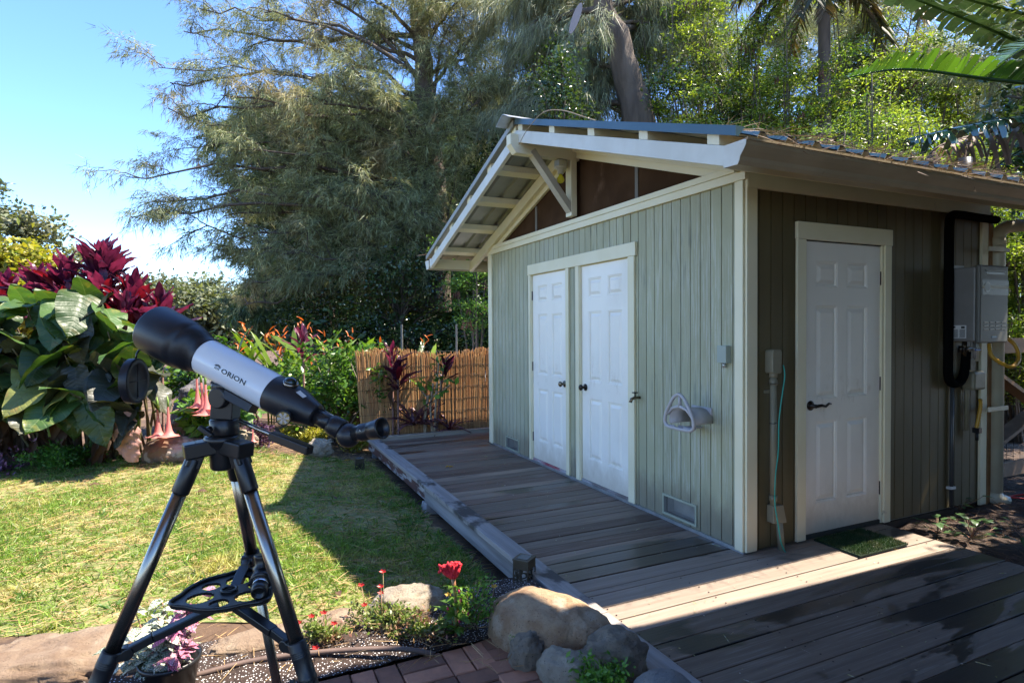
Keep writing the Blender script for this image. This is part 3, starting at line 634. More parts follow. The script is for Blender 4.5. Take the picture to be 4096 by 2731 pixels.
# artificial turf mat
t = yard('doormat', 'green artificial grass doormat in front of the side door', 'doormat')
MB().bb(0.60, 1.09, -.368, -.035, .004, .014).build('backing', mat('mat_backing', (0.012, 0.03, 0.012), rough=0.9), t)
# ================================================================ GROUND
def loc2(x, y):
    dx, dy = x - CX, y - CY
    return dx * V2[0] + dy * V2[1], dx * U2[0] + dy * U2[1]
def sst(a, b, v):
    u = np.clip((np.asarray(v, float) - a) / (b - a), 0, 1); return u*u*(3 - 2*u)
def gz(x, y):
    x = np.asarray(x, float); y = np.asarray(y, float); lx, ly = loc2(x, y)
    z = -0.06 - 0.13 * sst(-2.7, -1.45, lx) * sst(-0.2, 0.8, ly)
    z = z - 0.13 * (1 - sst(-0.05, 0.6, ly)) * sst(-8, -5, lx)
    z = z + 0.018 * np.sin(x*2.1 + y*1.3) * np.cos(y*1.7 - x*.6) * sst(0.3, 1.5, ly) * (1 - sst(-2.3, -1.5, lx))
    z = z + 0.09 * sst(6.3, 7.6, y) * (1 - sst(-3.5, -2.5, x)) - 0.05 * sst(-1.6, -1.2, lx)
    return z
ax = np.concatenate([[-900, -300, -120, -60, -30, -18], np.arange(-12, 8.01, 0.16), [11, 16, 30, 60, 120, 300, 900]])
ay = np.concatenate([[-900, -200, -60, -20, -9], np.arange(-4, 15.01, 0.16), [18, 24, 35, 60, 120, 300, 900]])
GX, GY = np.meshgrid(ax, ay); GZ = gz(GX, GY)
V = np.stack([GX, GY, GZ], -1).reshape(-1, 3); n = len(ax)
I = np.arange(len(V)).reshape(len(ay), n)
F = np.stack([I[:-1, :-1], I[:-1, 1:], I[1:, 1:], I[1:, :-1]], -1).reshape(-1, 4)
o = link('ground', np_mesh('ground', V, F, True), M_GROUND); props(o, 'brown earth ground of the garden under lawn, beds and deck', 'ground', kind='structure')

def edge_far(x): return np.interp(x, [-7, -5.6, -5, -4, -3.2, -2.4, -1.6, -1], [6.35, 6.45, 6.65, 6.9, 7.2, 7.5, 7.6, 8.0])
def edge_near(x): return np.interp(x, [-7, -3, -2.3, -1.5, -1.0, -.6, -.3, 0.2], [2.95, 2.95, 3.02, 3.12, 3.16, 3.38, 3.42, 3.5])
def on_lawn(x, y):
    lx, ly = loc2(x, y); return (lx < -1.46) & (y > edge_near(x)) & (y < edge_far(x) + .12*np.sin(x*7))
# lawn sheet laid over the earth
ax = np.arange(-8.0, 0.41, 0.1); ay = np.arange(2.7, 8.3, 0.1); GX, GY = np.meshgrid(ax, ay)
V = np.stack([GX, GY, gz(GX, GY) + 0.006], -1).reshape(-1, 3); n = len(ax); I = np.arange(len(V)).reshape(len(ay), n)
F = np.stack([I[:-1, :-1], I[:-1, 1:], I[1:, 1:], I[1:, :-1]], -1).reshape(-1, 4)
cx = V[F].mean(1); keep = on_lawn(cx[:, 0], cx[:, 1])
o = link('lawn', np_mesh('lawn', V, F[keep], True), M_LAWN); props(o, 'straw and green lawn between the flower beds and the deck', 'lawn', kind='structure')

# ---------------------------------------------------------------- blades (grass, needles, straw)
def blade_arrays(Pt, D, Ln, Wd, bend=0.0, seg=1):
    """thin blades from points Pt along unit directions D; seg 1 = one triangle, 2 = bent strip (quad + tri as 3 tris)"""
    n = len(Pt); rnd = rng.normal(size=(n, 3)); S = np.cross(D, rnd); S /= np.linalg.norm(S, axis=1, keepdims=True) + 1e-9
    Ln = np.asarray(Ln).reshape(-1, 1); Wd = np.asarray(Wd).reshape(-1, 1)
    if seg == 1:
        V = np.stack([Pt - S*Wd/2, Pt + S*Wd/2, Pt + D*Ln + np.array([0, 0, -1]) * Ln * bend], 1)
        return V.reshape(-1, 3), np.arange(n*3).reshape(-1, 3)
    mid = Pt + D*Ln*0.5 + np.array([0, 0, -1]) * Ln * bend * 0.3; tip = Pt + D*Ln*0.9 + np.array([0, 0, -1]) * Ln * bend
    V = np.stack([Pt - S*Wd*.4, Pt + S*Wd*.4, mid + S*Wd*.5, mid - S*Wd*.5, tip], 1).reshape(-1, 3)
    b = np.arange(n)[:, None]*5
    F = np.concatenate([b + np.array([0, 1, 2]), b + np.array([0, 2, 3]), b + np.array([3, 2, 4])], 0)
    return V, F
def unit(a): return a / (np.linalg.norm(a, axis=1, keepdims=True) + 1e-9)
def scatter(n, x0, x1, y0, y1, test):
    out = []
    while sum(map(len, out)) < n:
        p = np.stack([rng.uniform(x0, x1, n*2), rng.uniform(y0, y1, n*2)], 1); out.append(p[test(p[:, 0], p[:, 1])])
    return np.concatenate(out)[:n]
def patch(p, s, seed=0):     # smooth 0..1 field for growth patches
    return np.array([noise.noise((x*s + seed, y*s - seed, seed * .37)) for x, y in p]) * .5 + .5
M_GRASS = leafmat('grass_blade', (0.13, 0.235, 0.032), (0.23, 0.315, 0.06), (0.38, 0.36, 0.12), trans=0.4, rough=0.45, scale=2.2, vmin=.5, vmax=1.5)
M_STRAW = leafmat('dry_needles', (0.48, 0.33, 0.15), (0.36, 0.21, 0.09), trans=0.12, rough=0.7, tint=(1.2, 1, .6))
cl = scatter(52000, -7.0, -0.1, 2.9, 8.2, on_lawn)
near = np.exp(-(cl[:, 1] - 3) / 3.2); keep = rng.random(len(cl)) < .35 + .65*near; cl = cl[keep]
pf = patch(cl, 1.1, 3.0); cl = cl[rng.random(len(cl)) < .02 + 1.25*pf**1.4]; pf = patch(cl, 1.1, 3.0)
k = 6; Pt = np.repeat(cl, k, 0) + rng.normal(0, .018, (len(cl)*k, 2)); pfr = np.repeat(pf, k)
ok = on_lawn(Pt[:, 0], Pt[:, 1]); Pt = Pt[ok]; pfr = pfr[ok]
P3 = np.column_stack([Pt, gz(Pt[:, 0], Pt[:, 1]) + .004]); D = rng.normal(0, 1, (len(P3), 3)); D[:, 2] = np.abs(D[:, 2])*.6 + .55; D = unit(D)
ln = rng.uniform(.035, .085, len(P3)) * (.6 + 1.0*pfr); wd = rng.uniform(.005, .011, len(P3))
V, F = blade_arrays(P3, D, ln, wd, .25, 1)
o = link('grass', np_mesh('grass', V, F), M_GRASS); props(o, 'short broad bladed green grass covering the lawn', 'grass', kind='stuff')
# taller tufts along the far bed and a few in the lawn
tf = np.concatenate([scatter(150, -5.8, -2.0, 6.0, 7.4, lambda x, y: np.abs(y - edge_far(x)) < .28), scatter(120, -5.5, -.9, 3.05, 5.0, on_lawn), scatter(70, -1.2, -.25, 3.5, 6.2, lambda x, y: (loc2(x, y)[0] > -1.75) & on_lawn(x, y))])
k = 16; Pt = np.repeat(tf, k, 0) + rng.normal(0, .03, (len(tf)*k, 2)); P3 = np.column_stack([Pt, gz(Pt[:, 0], Pt[:, 1])])
D = rng.normal(0, .8, (len(P3), 3)); D[:, 2] = 1; D = unit(D)
V, F = blade_arrays(P3, D, rng.uniform(.05, .15, len(P3)), rng.uniform(.005, .010, len(P3)), .35, 2)
o = link('grass_tufts', np_mesh('grass_tufts', V, F), leafmat('tall_grass', (0.07, 0.16, 0.02), (0.12, 0.22, 0.03), trans=.45, rough=.45)); props(o, 'taller green grass tufts along the edges of the lawn', 'grass', kind='stuff')
# fallen ironwood needles
st = scatter(15000, -7.0, 0.2, 2.9, 8.0, on_lawn); P3 = np.column_stack([st, gz(st[:, 0], st[:, 1]) + rng.uniform(.012, .035, len(st))])
an = rng.normal(.35, .9, len(P3)); D = unit(np.column_stack([np.cos(an), np.sin(an), rng.normal(0, .10, len(P3))]))
V, F = blade_arrays(P3, D, rng.uniform(.06, .19, len(P3)), rng.uniform(.0022, .004, len(P3)), .04, 2)
st = np.concatenate([scatter(1600, -4.4, -1.6, 6.6, 8.3, lambda x, y: y > edge_far(x) - .1), scatter(260, -1.6, .2, 2.5, 3.0, lambda x, y: loc2(x, y)[0] < -1.5)])
P3 = np.column_stack([st, np.where(st[:, 1] < 3.05, .03, gz(st[:, 0], st[:, 1])) + rng.uniform(.01, .03, len(st))]); an = rng.uniform(0, 6.3, len(P3)); D = unit(np.column_stack([np.cos(an), np.sin(an), rng.normal(0, .12, len(P3))]))
V2_, F2_ = blade_arrays(P3, D, rng.uniform(.05, .16, len(P3)), rng.uniform(.002, .0035, len(P3)), .03, 2)
o = link('needle_litter', np_mesh('needle_litter', np.concatenate([V, V2_]), np.concatenate([F, F2_ + len(V)])), M_STRAW); props(o, 'dry tan needles strewn over the lawn and beds', 'litter', kind='stuff')

# ---------------------------------------------------------------- planting bed soil and paving
def sheet(name, x0, x1, y0, y1, step, zf, test, mt, label, cat):
    ax = np.arange(x0, x1 + step*.5, step); ay = np.arange(y0, y1 + step*.5, step); A, B = np.meshgrid(ax, ay)
    wx = CX + A*V2[0] + B*U2[0]; wy = CY + A*V2[1] + B*U2[1]
    V = np.stack([wx, wy, zf(A, B)], -1).reshape(-1, 3); n = len(ax); I = np.arange(len(V)).reshape(len(ay), n)
    F = np.stack([I[:-1, :-1], I[:-1, 1:], I[1:, 1:], I[1:, :-1]], -1).reshape(-1, 4); q = np.stack([A, B], -1).reshape(-1, 2)[F].mean(1)
    o = link(name, np_mesh(name, V, F[test(q[:, 0], q[:, 1])], True), mt); return props(o, label, cat, kind='structure')
def bumpy(A, s, seed): return np.array([noise.noise((a*s, b*s, seed)) for a, b in A])
def zbed(A, B):
    q = np.stack([A, B], -1).reshape(-1, 2); h = (bumpy(q, 6, 1.5)*.02 + bumpy(q, 19, 4.5)*.008).reshape(A.shape)
    return .0 + .035*sst(-.28, -.05, B) - .10*sst(.16, .38, B) + h - .02*(B < -.3)
sheet('bed_soil', -4.6, -1.44, -1.6, 0.55, .03, zbed, lambda a, b: (b > -.262) & (b < .45) | (a > -1.84) & (b < .2) , M_SOIL, 'dark potting soil with white perlite in the front bed', 'soil')
pav = thing('brick_patio', 'red brick paving in basket weave at the foot of the tripod', 'paving', (CX, CY, 0), TH); pav['kind'] = 'structure'; del pav['category']; pav['category'] = 'paving'
MB().bb(-5.2, -1.83, -3.4, -.272, -.23, -.022).build('joint_sand', mat('joint_sand', (0.05, 0.04, 0.03), (0.09, 0.07, 0.05), 30, rough=.95), pav)
br = MB(); a, b, c = .0985, .0475, .03; e = .005
br.hexa([(-a, -b, -c), (a, -b, -c), (a, b, -c), (-a, b, -c), (-a, -b, c - e), (a, -b, c - e), (a, b, c - e), (-a, b, c - e)])
br.f.pop(1); br.sm.pop(1); br.add([(-a + e, -b + e, c), (a - e, -b + e, c), (a - e, b - e, c), (-a + e, b - e, c)], [(0, 1, 2, 3)])
for k in range(4): br.f.append((4 + k, 4 + (k+1) % 4, 8 + (k+1) % 4, 8 + k)); br.sm.append(False)
brm = br.mesh('brick'); brm.materials.append(M_BRICK)
def put_brick(x, y, rot):
    o = bpy.data.objects.new('brick', brm); COL.objects.link(o); o.parent = pav
    o.location = (x, y, -.029 + random.uniform(-.004, .004)); o.rotation_euler = (random.uniform(-.012, .012), random.uniform(-.012, .012), rot + random.uniform(-.02, .02))
G_ = .2035
for i in range(11):
    for j in range(8):
        x0 = -1.945 - G_*(i + .5); y0 = -.272 - G_*(j + .5)
        if j * .2 > 1.5 - i*.06: continue
        for q in (-1, 1):
            if (i + j) % 2: put_brick(x0, y0 + q*G_/4, 0)
            else: put_brick(x0 + q*G_/4, y0, R(90))
for j in range(10): put_brick(-1.890, -.225 - .1015*(j + .5) - .02, R(0) if j else R(12))
for j in range(5): pass

# ---------------------------------------------------------------- rocks
def rock(name, c, rad, seed, mt, label, rotz=0.0, flat=0.0, rough=.24, sub=5, group=None):
    import bmesh
    bm = bmesh.new(); bmesh.ops.create_icosphere(bm, subdivisions=sub, radius=1)
    for v in bm.verts:
        d = v.co.normalized(); s = Vector((seed*3.1, seed*1.7, seed))
        cut = min(0.0, .62 - abs(noise.noise(d*.9 + s*1.3))*1.6)
        f = 1 + rough*noise.noise(d*1.1 + s) + rough*.75*noise.noise(d*2.4 + s) + rough*.38*noise.noise(d*6 + s) + rough*.20*noise.noise(d*15 + s) + rough*.10*noise.noise(d*34 + s) - rough*.5*max(0, .12 - abs(noise.noise(d*2.1 + s*2)))*3
        q = d * f; q = Vector((math.copysign(abs(q.x)**.86, q.x), math.copysign(abs(q.y)**.86, q.y), math.copysign(abs(q.z)**(.8 - flat), q.z)))
        v.co = Vector((q.x*rad[0], q.y*rad[1], q.z*rad[2]))
    me = bpy.data.meshes.new(name); bm.to_mesh(me); bm.free(); me.polygons.foreach_set('use_smooth', [True]*len(me.polygons))
    o = link(name, me, mt); o.location = c; o.rotation_euler = (0, 0, rotz); return props(o, label, 'rock', group)
rock('boulder', (.165, 2.765, .02), (.315, .19, .205), 2.0, M_BOULDER, 'large rounded tan boulder half in shade against the deck edge', R(-36), rough=.075, sub=6)
rock('rock', (.065, 2.61, .045), (.09, .08, .09), 5.1, M_ROCKGREY, 'olive brown rounded rock in front of the large tan boulder', .2)
rock('rock', (-.02, 2.83, .05), (.07, .055, .06), 8.3, M_ROCKGREY, 'small dark lava rock above the olive rounded rock', .2, rough=.35)
rock('rock', (.235, 2.42, .04), (.145, .08, .10), 3.7, M_ROCKPALE, 'long pale green grey rock beside the perlite strip', -.65)
rock('rock', (.415, 2.50, .06), (.145, .125, .12), 9.4, M_ROCKGREY, 'broad grey brown rock with dark wet patch by the deck border', .3)
rock('rock', (.56, 2.20, .05), (.12, .12, .13), 4.4, M_ROCKBLUE, 'smooth blue grey rock cut off by the bottom of the picture', .1, rough=.1)
rock('rock', (.36, 2.29, .02), (.11, .08, .07), 6.6, M_ROCKGREY, 'low grey rock behind the smooth blue grey one', .7)
rock('rock', (-1.10, 2.77, .0), (.33, .115, .075), 7.2, M_SLAB, 'flat sandy brown slab of rock behind the tripod legs', .38, flat=.3, rough=.16)
rock('rock', (-.87, 2.93, .0), (.12, .09, .075), 3.3, M_SLAB, 'small rounded sandy rock at the end of the flat slab', .2, rough=.16)
rock('rock', (-2.02, 2.56, -.06), (.46, .22, .17), 1.6, M_SLAB, 'big rough brown rock cut off by the lower left corner', .1, flat=.05, rough=.34)
rock('rock', (-.545, 3.05, .02), (.185, .125, .13), 5.9, M_ROCKPALE, 'pale angular rock behind the portulaca', .5, flat=.2)
rock('rock', (-3.93, 6.98, .05), (.36, .25, .20), 2.9, mat('mottled_stone', (0.20, 0.115, 0.06), (0.10, 0.075, 0.06), 5, rough=.9, bump=.5, bscale=20, bdist=.02, layers=(((0.33, 0.29, 0.24), 4, (1, 1, 1), .57, .66),)), 'mottled brown garden stone under the pink trumpet flowers', .1, rough=.14)
rock('rock', (-4.05, 8.0, .45), (.42, .35, .40), 6.1, mat('dark_lava', (0.09, 0.085, 0.085), (0.16, 0.15, 0.15), 6, rough=.9, bump=.7, bscale=16, bdist=.03), 'dark grey lava rock behind the pink trumpet flowers', .4)
rock('rock', (-3.35, 7.35, .10), (.18, .14, .13), 8.8, M_ROCKGREY, 'small brown rock at the foot of the trumpet flower stems', .4)
rock('rock', (-2.42, 7.5, -.02), (.15, .10, .12), 1.2, M_ROCKPALE, 'small pale heap of rock on the far edge of the lawn', .4, rough=.35)
rock('rock', (-2.75, 9.3, .12), (.45, .35, .27), 4.8, mat('shade_lava', (0.07, 0.055, 0.05), (0.11, 0.09, 0.075), 6, rough=.9, bump=.6, bscale=16, bdist=.03), 'dark brown rock beneath the green climbing shrub', .2)

# ================================================================ DECK
deck = yard('deck', 'weathered grey wooden deck with raised border around the shed', 'deck')
i = 0; y = -2.62
PL = [0]
while y < 5.0:
    w = .1345 + random.uniform(-.002, .002); x0 = -1.287 + random.uniform(-.004, .006); x1 = (1.377 + random.uniform(-.006, .006)) if y + w < .0 + .06 else -.013
    if -.14 < y < .0 - .001 + .0: x1 = 1.377
    if y > 4.27: x1 = 1.4
    if y + w > -.03 and y < .03:            # the plank that meets the corner of the shed
        w = -.031 - y if y < -.05 else w
    z = random.uniform(-.003, .001); mt = M_PLANKWET if y < -.62 else (M_PLANKTAN if y < .0 else (M_PLANKRED if random.random() < .35 else M_PLANK))
    m = MB(); tw = random.uniform(-.002, .002)
    m.hexa([(x0, y, z - .034), (x1, y + tw, z - .034), (x1, y + w + tw, z - .034), (x0, y + w, z - .034), (x0, y, z), (x1, y + tw, z), (x1, y + w + tw, z), (x0, y + w, z)])
    m.build('plank', mt, deck, bevel=.004)
    y += w + random.choice((.004, .006, .006, .009)); i += 1
MB().bb(-1.25, 1.33, -2.6, -.05, -.30, -.06).build('joists', M_DARKGAP, deck)
MB().bb(-1.25, -.03, .0, 4.9, -.13, -.06).build('joists', M_DARKGAP, deck)
for a, b in ((-2.62, -.35), (-.345, 2.475), (2.48, 5.10)):
    MB().bb(-1.425, -1.289, a, b, .002, .040).build('border_board', M_BORDER, deck, bevel=.005)
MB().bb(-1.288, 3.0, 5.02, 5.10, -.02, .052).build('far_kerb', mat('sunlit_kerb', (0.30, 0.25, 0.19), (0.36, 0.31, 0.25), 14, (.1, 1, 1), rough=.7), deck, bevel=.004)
MB().bb(-1.288, 3.0, 4.98, 5.018, -.045, -.004).build('far_plank', M_PLANK, deck)
MB().bb(-1.402, -1.362, 2.482, 5.085, -.115, .001).build('rim_board', M_RIM, deck, bevel=.003)
MB().bb(-1.410, -1.368, -2.6, 2.478, -.125, .001).build('rim_board', M_RIMGREY, deck, bevel=.003)
MB().bb(-1.36, -1.30, 5.03, 5.085, -.24, .001).build('corner_stub', M_RIMGREY, deck)
MB().hexa([(-1.44, 2.38, -.27), (-1.22, 2.38, -.27), (-1.22, 2.56, -.27), (-1.44, 2.56, -.27), (-1.415, 2.40, -.128), (-1.25, 2.40, -.128), (-1.25, 2.54, -.128), (-1.415, 2.54, -.128)]).build('pier_block', M_CONC, deck, bevel=.006)
# screws in the nearer planks
scr = MB()
for k in range(12):
    yy = -1.55 + k*.14
    for xx in (-1.235, -.62, .0, .62, 1.25):
        for d in (.035, .10):
            if yy + d < -.06: scr.lathe([(0, .0045), (.0012, .0045)], (xx + random.uniform(-.01, .01), yy + d, .0012), (0, 0, 1), 8)
scr.build('screws', M_HINGE, deck)['kind'] = 'stuff'
# soil and leaf litter beside the deck
def zlit(A, B):
    q = np.stack([A, B], -1).reshape(-1, 2); h = (bumpy(q, 3, 2.5)*.035 + bumpy(q, 14, 7.5)*.015).reshape(A.shape); return -.055 + h + .05*sst(1.6, 3.5, A)
sheet('leaf_litter_soil', 1.385, 7.0, -3.0, 3.2, .06, zlit, lambda a, b: (b < .03) | (a > 2.72), M_LITTER, 'dark soil with dry needles between the deck and the shed corner', 'soil')
st = np.column_stack([rng.uniform(1.42, 4.6, 4200), rng.uniform(-2.0, -.02, 4200)]); w = np.array([LW(a, b) for a, b in st]); zz = zlit(st[:, 0], st[:, 1])
P3 = np.column_stack([w[:, :2], zz + rng.uniform(.004, .022, len(st))]); an = rng.uniform(0, 6.3, len(P3)); D = unit(np.column_stack([np.cos(an), np.sin(an), rng.normal(0, .14, len(P3))]))
V, F = blade_arrays(P3, D, rng.uniform(.05, .17, len(P3)), rng.uniform(.002, .004, len(P3)), .03, 2)
o = link('needle_litter', np_mesh('needle_litter', V, F), leafmat('brown_needles', (0.22, 0.13, 0.08), (0.14, 0.08, 0.05), trans=.05, rough=.8)); props(o, 'brown needles heaped on the shaded soil beside the deck', 'litter', kind='stuff')
# turf fibres of the doormat
dm = bpy.data.objects['doormat']; q = np.column_stack([rng.uniform(.602, 1.088, 9000), rng.uniform(-.366, -.037, 9000), np.full(9000, .014)])
D = rng.normal(0, .38, (9000, 3)); D[:, 2] = 1; D = unit(D); D[:, 1] -= .25*(q[:, 1] < -.35); V, F = blade_arrays(q, unit(D), rng.uniform(.016, .03, 9000), rng.uniform(.002, .0036, 9000), .2, 1)
link('turf_pile', np_mesh('turf_pile', V, F), leafmat('turf_fibre', (0.02, 0.055, 0.014), (0.04, 0.085, 0.02), (0.08, 0.10, 0.04), trans=.1, rough=.5, scale=9), dm)
# needles, specks and twigs lying on the planks
q = np.column_stack([rng.uniform(-1.2, 1.2, 90), rng.uniform(-1.5, 4.0, 90)]); q = q[(q[:, 0] < -.05) | (q[:, 1] < -.1)]; w = np.array([LW(a, b, .006) for a, b in q]); an = rng.uniform(0, 6.3, len(w))
D = np.column_stack([np.cos(an), np.sin(an), np.zeros(len(w))]); V, F = blade_arrays(w, D, rng.uniform(.02, .11, len(w)), np.full(len(w), .0028), 0, 2)
V[:, 2] = np.maximum(V[:, 2], .004)
q = np.column_stack([rng.uniform(-1.25, 1.3, 420), rng.uniform(-1.6, 4.8, 420)]); q = q[(q[:, 0] < -.05) | (q[:, 1] < -.1)]; w = np.array([LW(a, b, .0045) for a, b in q]); an = rng.uniform(0, 6.3, len(w))
D = np.column_stack([np.cos(an), np.sin(an), np.zeros(len(w))]); S = np.column_stack([-np.sin(an), np.cos(an), np.zeros(len(w))]); s_ = rng.uniform(.003, .008, (len(w), 1))
V3 = np.stack([w - D*s_, w + S*s_*.5, w + D*s_, w - S*s_*.5], 1).reshape(-1, 3); b = np.arange(len(w))[:, None]*4; F3 = np.concatenate([b + np.array([0, 1, 2]), b + np.array([0, 2, 3])])
o = link('deck_litter', np_mesh('deck_litter', np.concatenate([V, V3]), np.concatenate([F, F3 + len(V)])), leafmat('deck_specks', (0.36, 0.26, 0.12), (0.30, 0.33, 0.12), (0.6, 0.6, 0.58), trans=.1, scale=40)); props(o, 'small leaves, needles and specks lying on the deck planks', 'litter', kind='stuff')

# ================================================================ HOUSE behind the viewer: unseen porch roof inferred from its shadow, walls added for shade
house = yard('house', 'unseen porch roof of the house behind the viewer, with walls added to darken the shed side', 'house')
m = MB(); m.extrude([(1.10, -1.10), (7.0, -1.28), (7.0, -4.3), (1.10, -4.3)], lambda a, b, d: (a, b, d + (-1.0 - b)*.09), 3.70, 3.84)
m.extrude([(-9.5, -.80), (.30, -.86), (.45, -1.15), (1.095, -1.098), (1.095, -4.3), (-9.5, -4.3)], lambda a, b, d: (a, b, d + (-.5 - b)*.09), 3.70, 3.84); m.build('roof', mat('porch_roof', (0.62, 0.60, 0.54), rough=.6), house)  # eave line stepped to fit the shadow edge on bed and boulder
MB().bb(-9.5, 4.3, -4.3, -4.2, -.2, 0.75).build('porch_parapet', mat('house_wall', (0.62, 0.60, 0.52), rough=.7), house)
MB().bb(-1.9, 4.18, -4.19, -4.05, -.2, 3.95).build('wall', mat('added_dark_wall_paint', (0.20, 0.18, 0.11), rough=.7), house)  # unseen wall added to darken the shed's side wall and near deck
MB().bb(4.18, 4.30, -4.19, -1.5, -.2, 3.9).build('added_side_wall', mat('added_side_wall_paint', (0.22, 0.21, 0.15), rough=.7), house)  # unseen wall added to cut sky light reaching the shed from the right
for a, b in ((6.8, -1.5), (-9.2, -1.1), (-9.2, -4.15), (6.8, -4.15)): MB().bb(a, a + .12, b, b + .12, -.2, 3.705).build('post', M_TRIM, house)
# ================================================================ TELESCOPE ON ITS TRIPOD
E1 = Vector((-0.5266, 1.32, 1.3326)); E2 = Vector((-0.7017, 1.372, 1.4125))    # rear and front ends of the grey tube, on the axis
AXT = (E2 - E1).normalized(); TL = (E2 - E1).length
def onax(s, r=0.0, ang=0.0):
    """point at distance s along the optical axis, r out from it; ang 0 faces the viewer, 90 up"""
    f = -(Vector((0, 1, 0)) - AXT * AXT.y).normalized(); u = AXT.cross(f).normalized()
    if u.z < 0: u = -u
    return E1 + AXT*s + (f*math.cos(R(ang)) + u*math.sin(R(ang)))*r
def axn(ang): return (onax(0, 1, ang) - E1).normalized()
tele = thing('telescope', 'grey and black refractor telescope aimed up to the left on a tripod', 'telescope', (-.66, 1.36, 1.2))
TI = Matrix.Translation((.66, -1.36, -1.2))
def tp(m, name, mt, parent=None, bevel=0.0):
    if parent is None or parent is tele: m.v = [tuple(Vector(p) + Vector((.66, -1.36, -1.2))) for p in m.v]; par = tele
    else: m.v = [tuple(Vector(p) + Vector((.66, -1.36, -1.2))) for p in m.v]; par = parent
    return m.build(name, mt, par, bevel=bevel)
tube = tp(MB().lathe([(0, .0415), (.002, .0418), (TL - .002, .0418), (TL, .0415)], E1, AXT, 48), 'optical_tube', M_GREYTUBE)
tp(MB().lathe([(TL, .0425), (TL + .003, .0438), (TL + .020, .0445), (TL + .021, .0470), (TL + .029, .0476), (TL + .030, .0500), (TL + .052, .0545), (TL + .060, .0562), (TL + .061, .0572), (TL + .075, .0588), (TL + .158, .0592), (TL + .161, .0580), (TL + .161, .053), (TL + .10, .052)], E1, AXT, 48, caps=False), 'dew_shield', M_BLACKM)
tp(MB().lathe([(TL + .099, .0), (TL + .1, .0485)], E1, AXT, 32, caps=False), 'objective_lens', mat('coated_glass', (0.01, 0.015, 0.03), rough=.03, spec=.8))
rear = tp(MB().lathe([(.001, .0424), (0, .0428), (-.03, .0425), (-.055, .0405), (-.080, .0350), (-.100, .0290), (-.113, .0262), (-.117, .0240), (-.117, .018)], E1, AXT, 40), 'focuser_body', M_BLACKM)
foc = tp(MB().lathe([(-.112, .0178), (-.165, .0178)], E1, AXT, 28), 'drawtube', M_BLACK)
for a in (55, 95, 130): tp(MB().tube([onax(-.122, .0180, a), onax(-.164, .0180, a)], .0016, 6), 'rib', M_CHROME if a == 95 else M_BLACKM, foc)
ed = tp(MB().lathe([(-.155, .0205), (-.162, .0222), (-.185, .0222), (-.187, .0200)], E1, AXT, 28), 'diagonal_collar', M_BLACKM)
B0 = onax(-.203, .004, -90)
m = MB(); prof = [(-.026 * math.cos(R(a)), .026 * max(math.sin(R(a)), .02)) for a in range(0, 181, 12)]; m.lathe(prof, B0, AXT, 28); tp(m, 'star_diagonal', M_BLACKM)
EY = (Vector((-0.2640, 1.225, 1.2705)) - B0).normalized()
ep = tp(MB().lathe([(.012, .0165), (.034, .0165), (.0345, .0185), (.040, .0188), (.058, .0182), (.061, .0172), (.063, .0190), (.078, .0202), (.090, .0222), (.094, .0226), (.094, .0195), (.080, .0160), (.070, .010)], B0, EY, 32, caps=False), 'eyepiece', M_BLACK)
# focus wheel with five spokes
K0 = Vector((-0.4790, 1.245, 1.2885)); KN = Vector((.10, -1, -.10)).normalized()
kw = tp(MB().lathe([(-.032, .0105), (-.012, .0110), (-.011, .0155), (-.001, .0160), (.002, .0155), (.003, .0140), (.0012, .0135)], K0, KN, 32, caps=False), 'focus_wheel', M_BLACK)
m = MB(); kx = KN.cross(Vector((0, 0, 1))).normalized(); ky = kx.cross(KN)
m.lathe([(.001, .0136), (.0014, .0136)], K0, KN, 28, caps=True)
tp(m, 'wheel_disc', mat('brass_disc', (0.42, 0.36, 0.16), rough=.3, metal=.8), kw)
m = MB()
for i in range(6):
    a = R(60*i); e = lambda r, t: K0 + KN*.0022 + (kx*math.cos(a + t) + ky*math.sin(a + t))*r
    m.add([e(.002, -.6), e(.0125, -.30), e(.0125, .22), e(.007, .38), e(.002, .6)], [(0, 1, 2, 3, 4)])
tp(m, 'wheel_spokes', mat('silver_spoke', (0.62, 0.62, 0.60), rough=.25, metal=.6), kw)
# dome finder and label on the focuser body
D0 = onax(-.036, .0425, 70); DN = axn(70)
dm_ = tp(MB().lathe([(-.004, .0165), (.003, .0165), (.005, .0150)], D0, DN, 24), 'finder_ring', M_CHROME)
tp(MB().lathe([(.004, .0148), (.009, .0128), (.013, .0085), (.0148, .003)], D0, DN, 24), 'finder_dome', mat('dome_glass', (0.008, 0.02, 0.02), rough=.04, spec=.8), dm_)
m = MB(); cs = [(-.062, 52), (-.082, 50), (-.084, 66), (-.064, 68)]
m.add([onax(s, np.interp(-s, [.055, .08, .1], [.0405, .035, .029]) + .0012, a) for s, a in cs], [(0, 1, 2, 3)]); tp(m, 'silver_sticker', M_LABEL, rear)
# printing on the tube: emblem and brand word, wrapped round the cylinder
def wrap_text(body, size, s_start, ang0, r, aspect, parent, mt, name, place):
    cu = bpy.data.curves.new(name, 'FONT'); cu.body = body; cu.size = size; cu.resolution_u = 2; cu.offset = size*.022
    tmp = bpy.data.objects.new('tmp', cu); COL.objects.link(tmp); bpy.context.view_layer.update()
    me = bpy.data.meshes.new_from_object(tmp.evaluated_get(bpy.context.evaluated_depsgraph_get())); bpy.data.objects.remove(tmp); bpy.data.curves.remove(cu)
    me.name = name
    for v in me.vertices: v.co = place(v.co.x*aspect, v.co.y)
    return link(name, me, mt, parent)
TOFF = Vector((.66, -1.36, -1.2))
def on_tube(u, v): return onax(s_txt - u, .0427, 3 + math.degrees(v/.0427)) + TOFF
s_txt = .117
wrap_text('ORION', .0150, 0, 0, 0, 1.42, tube, M_INK, 'brand_lettering', lambda u, v: on_tube(u, v - .0055))
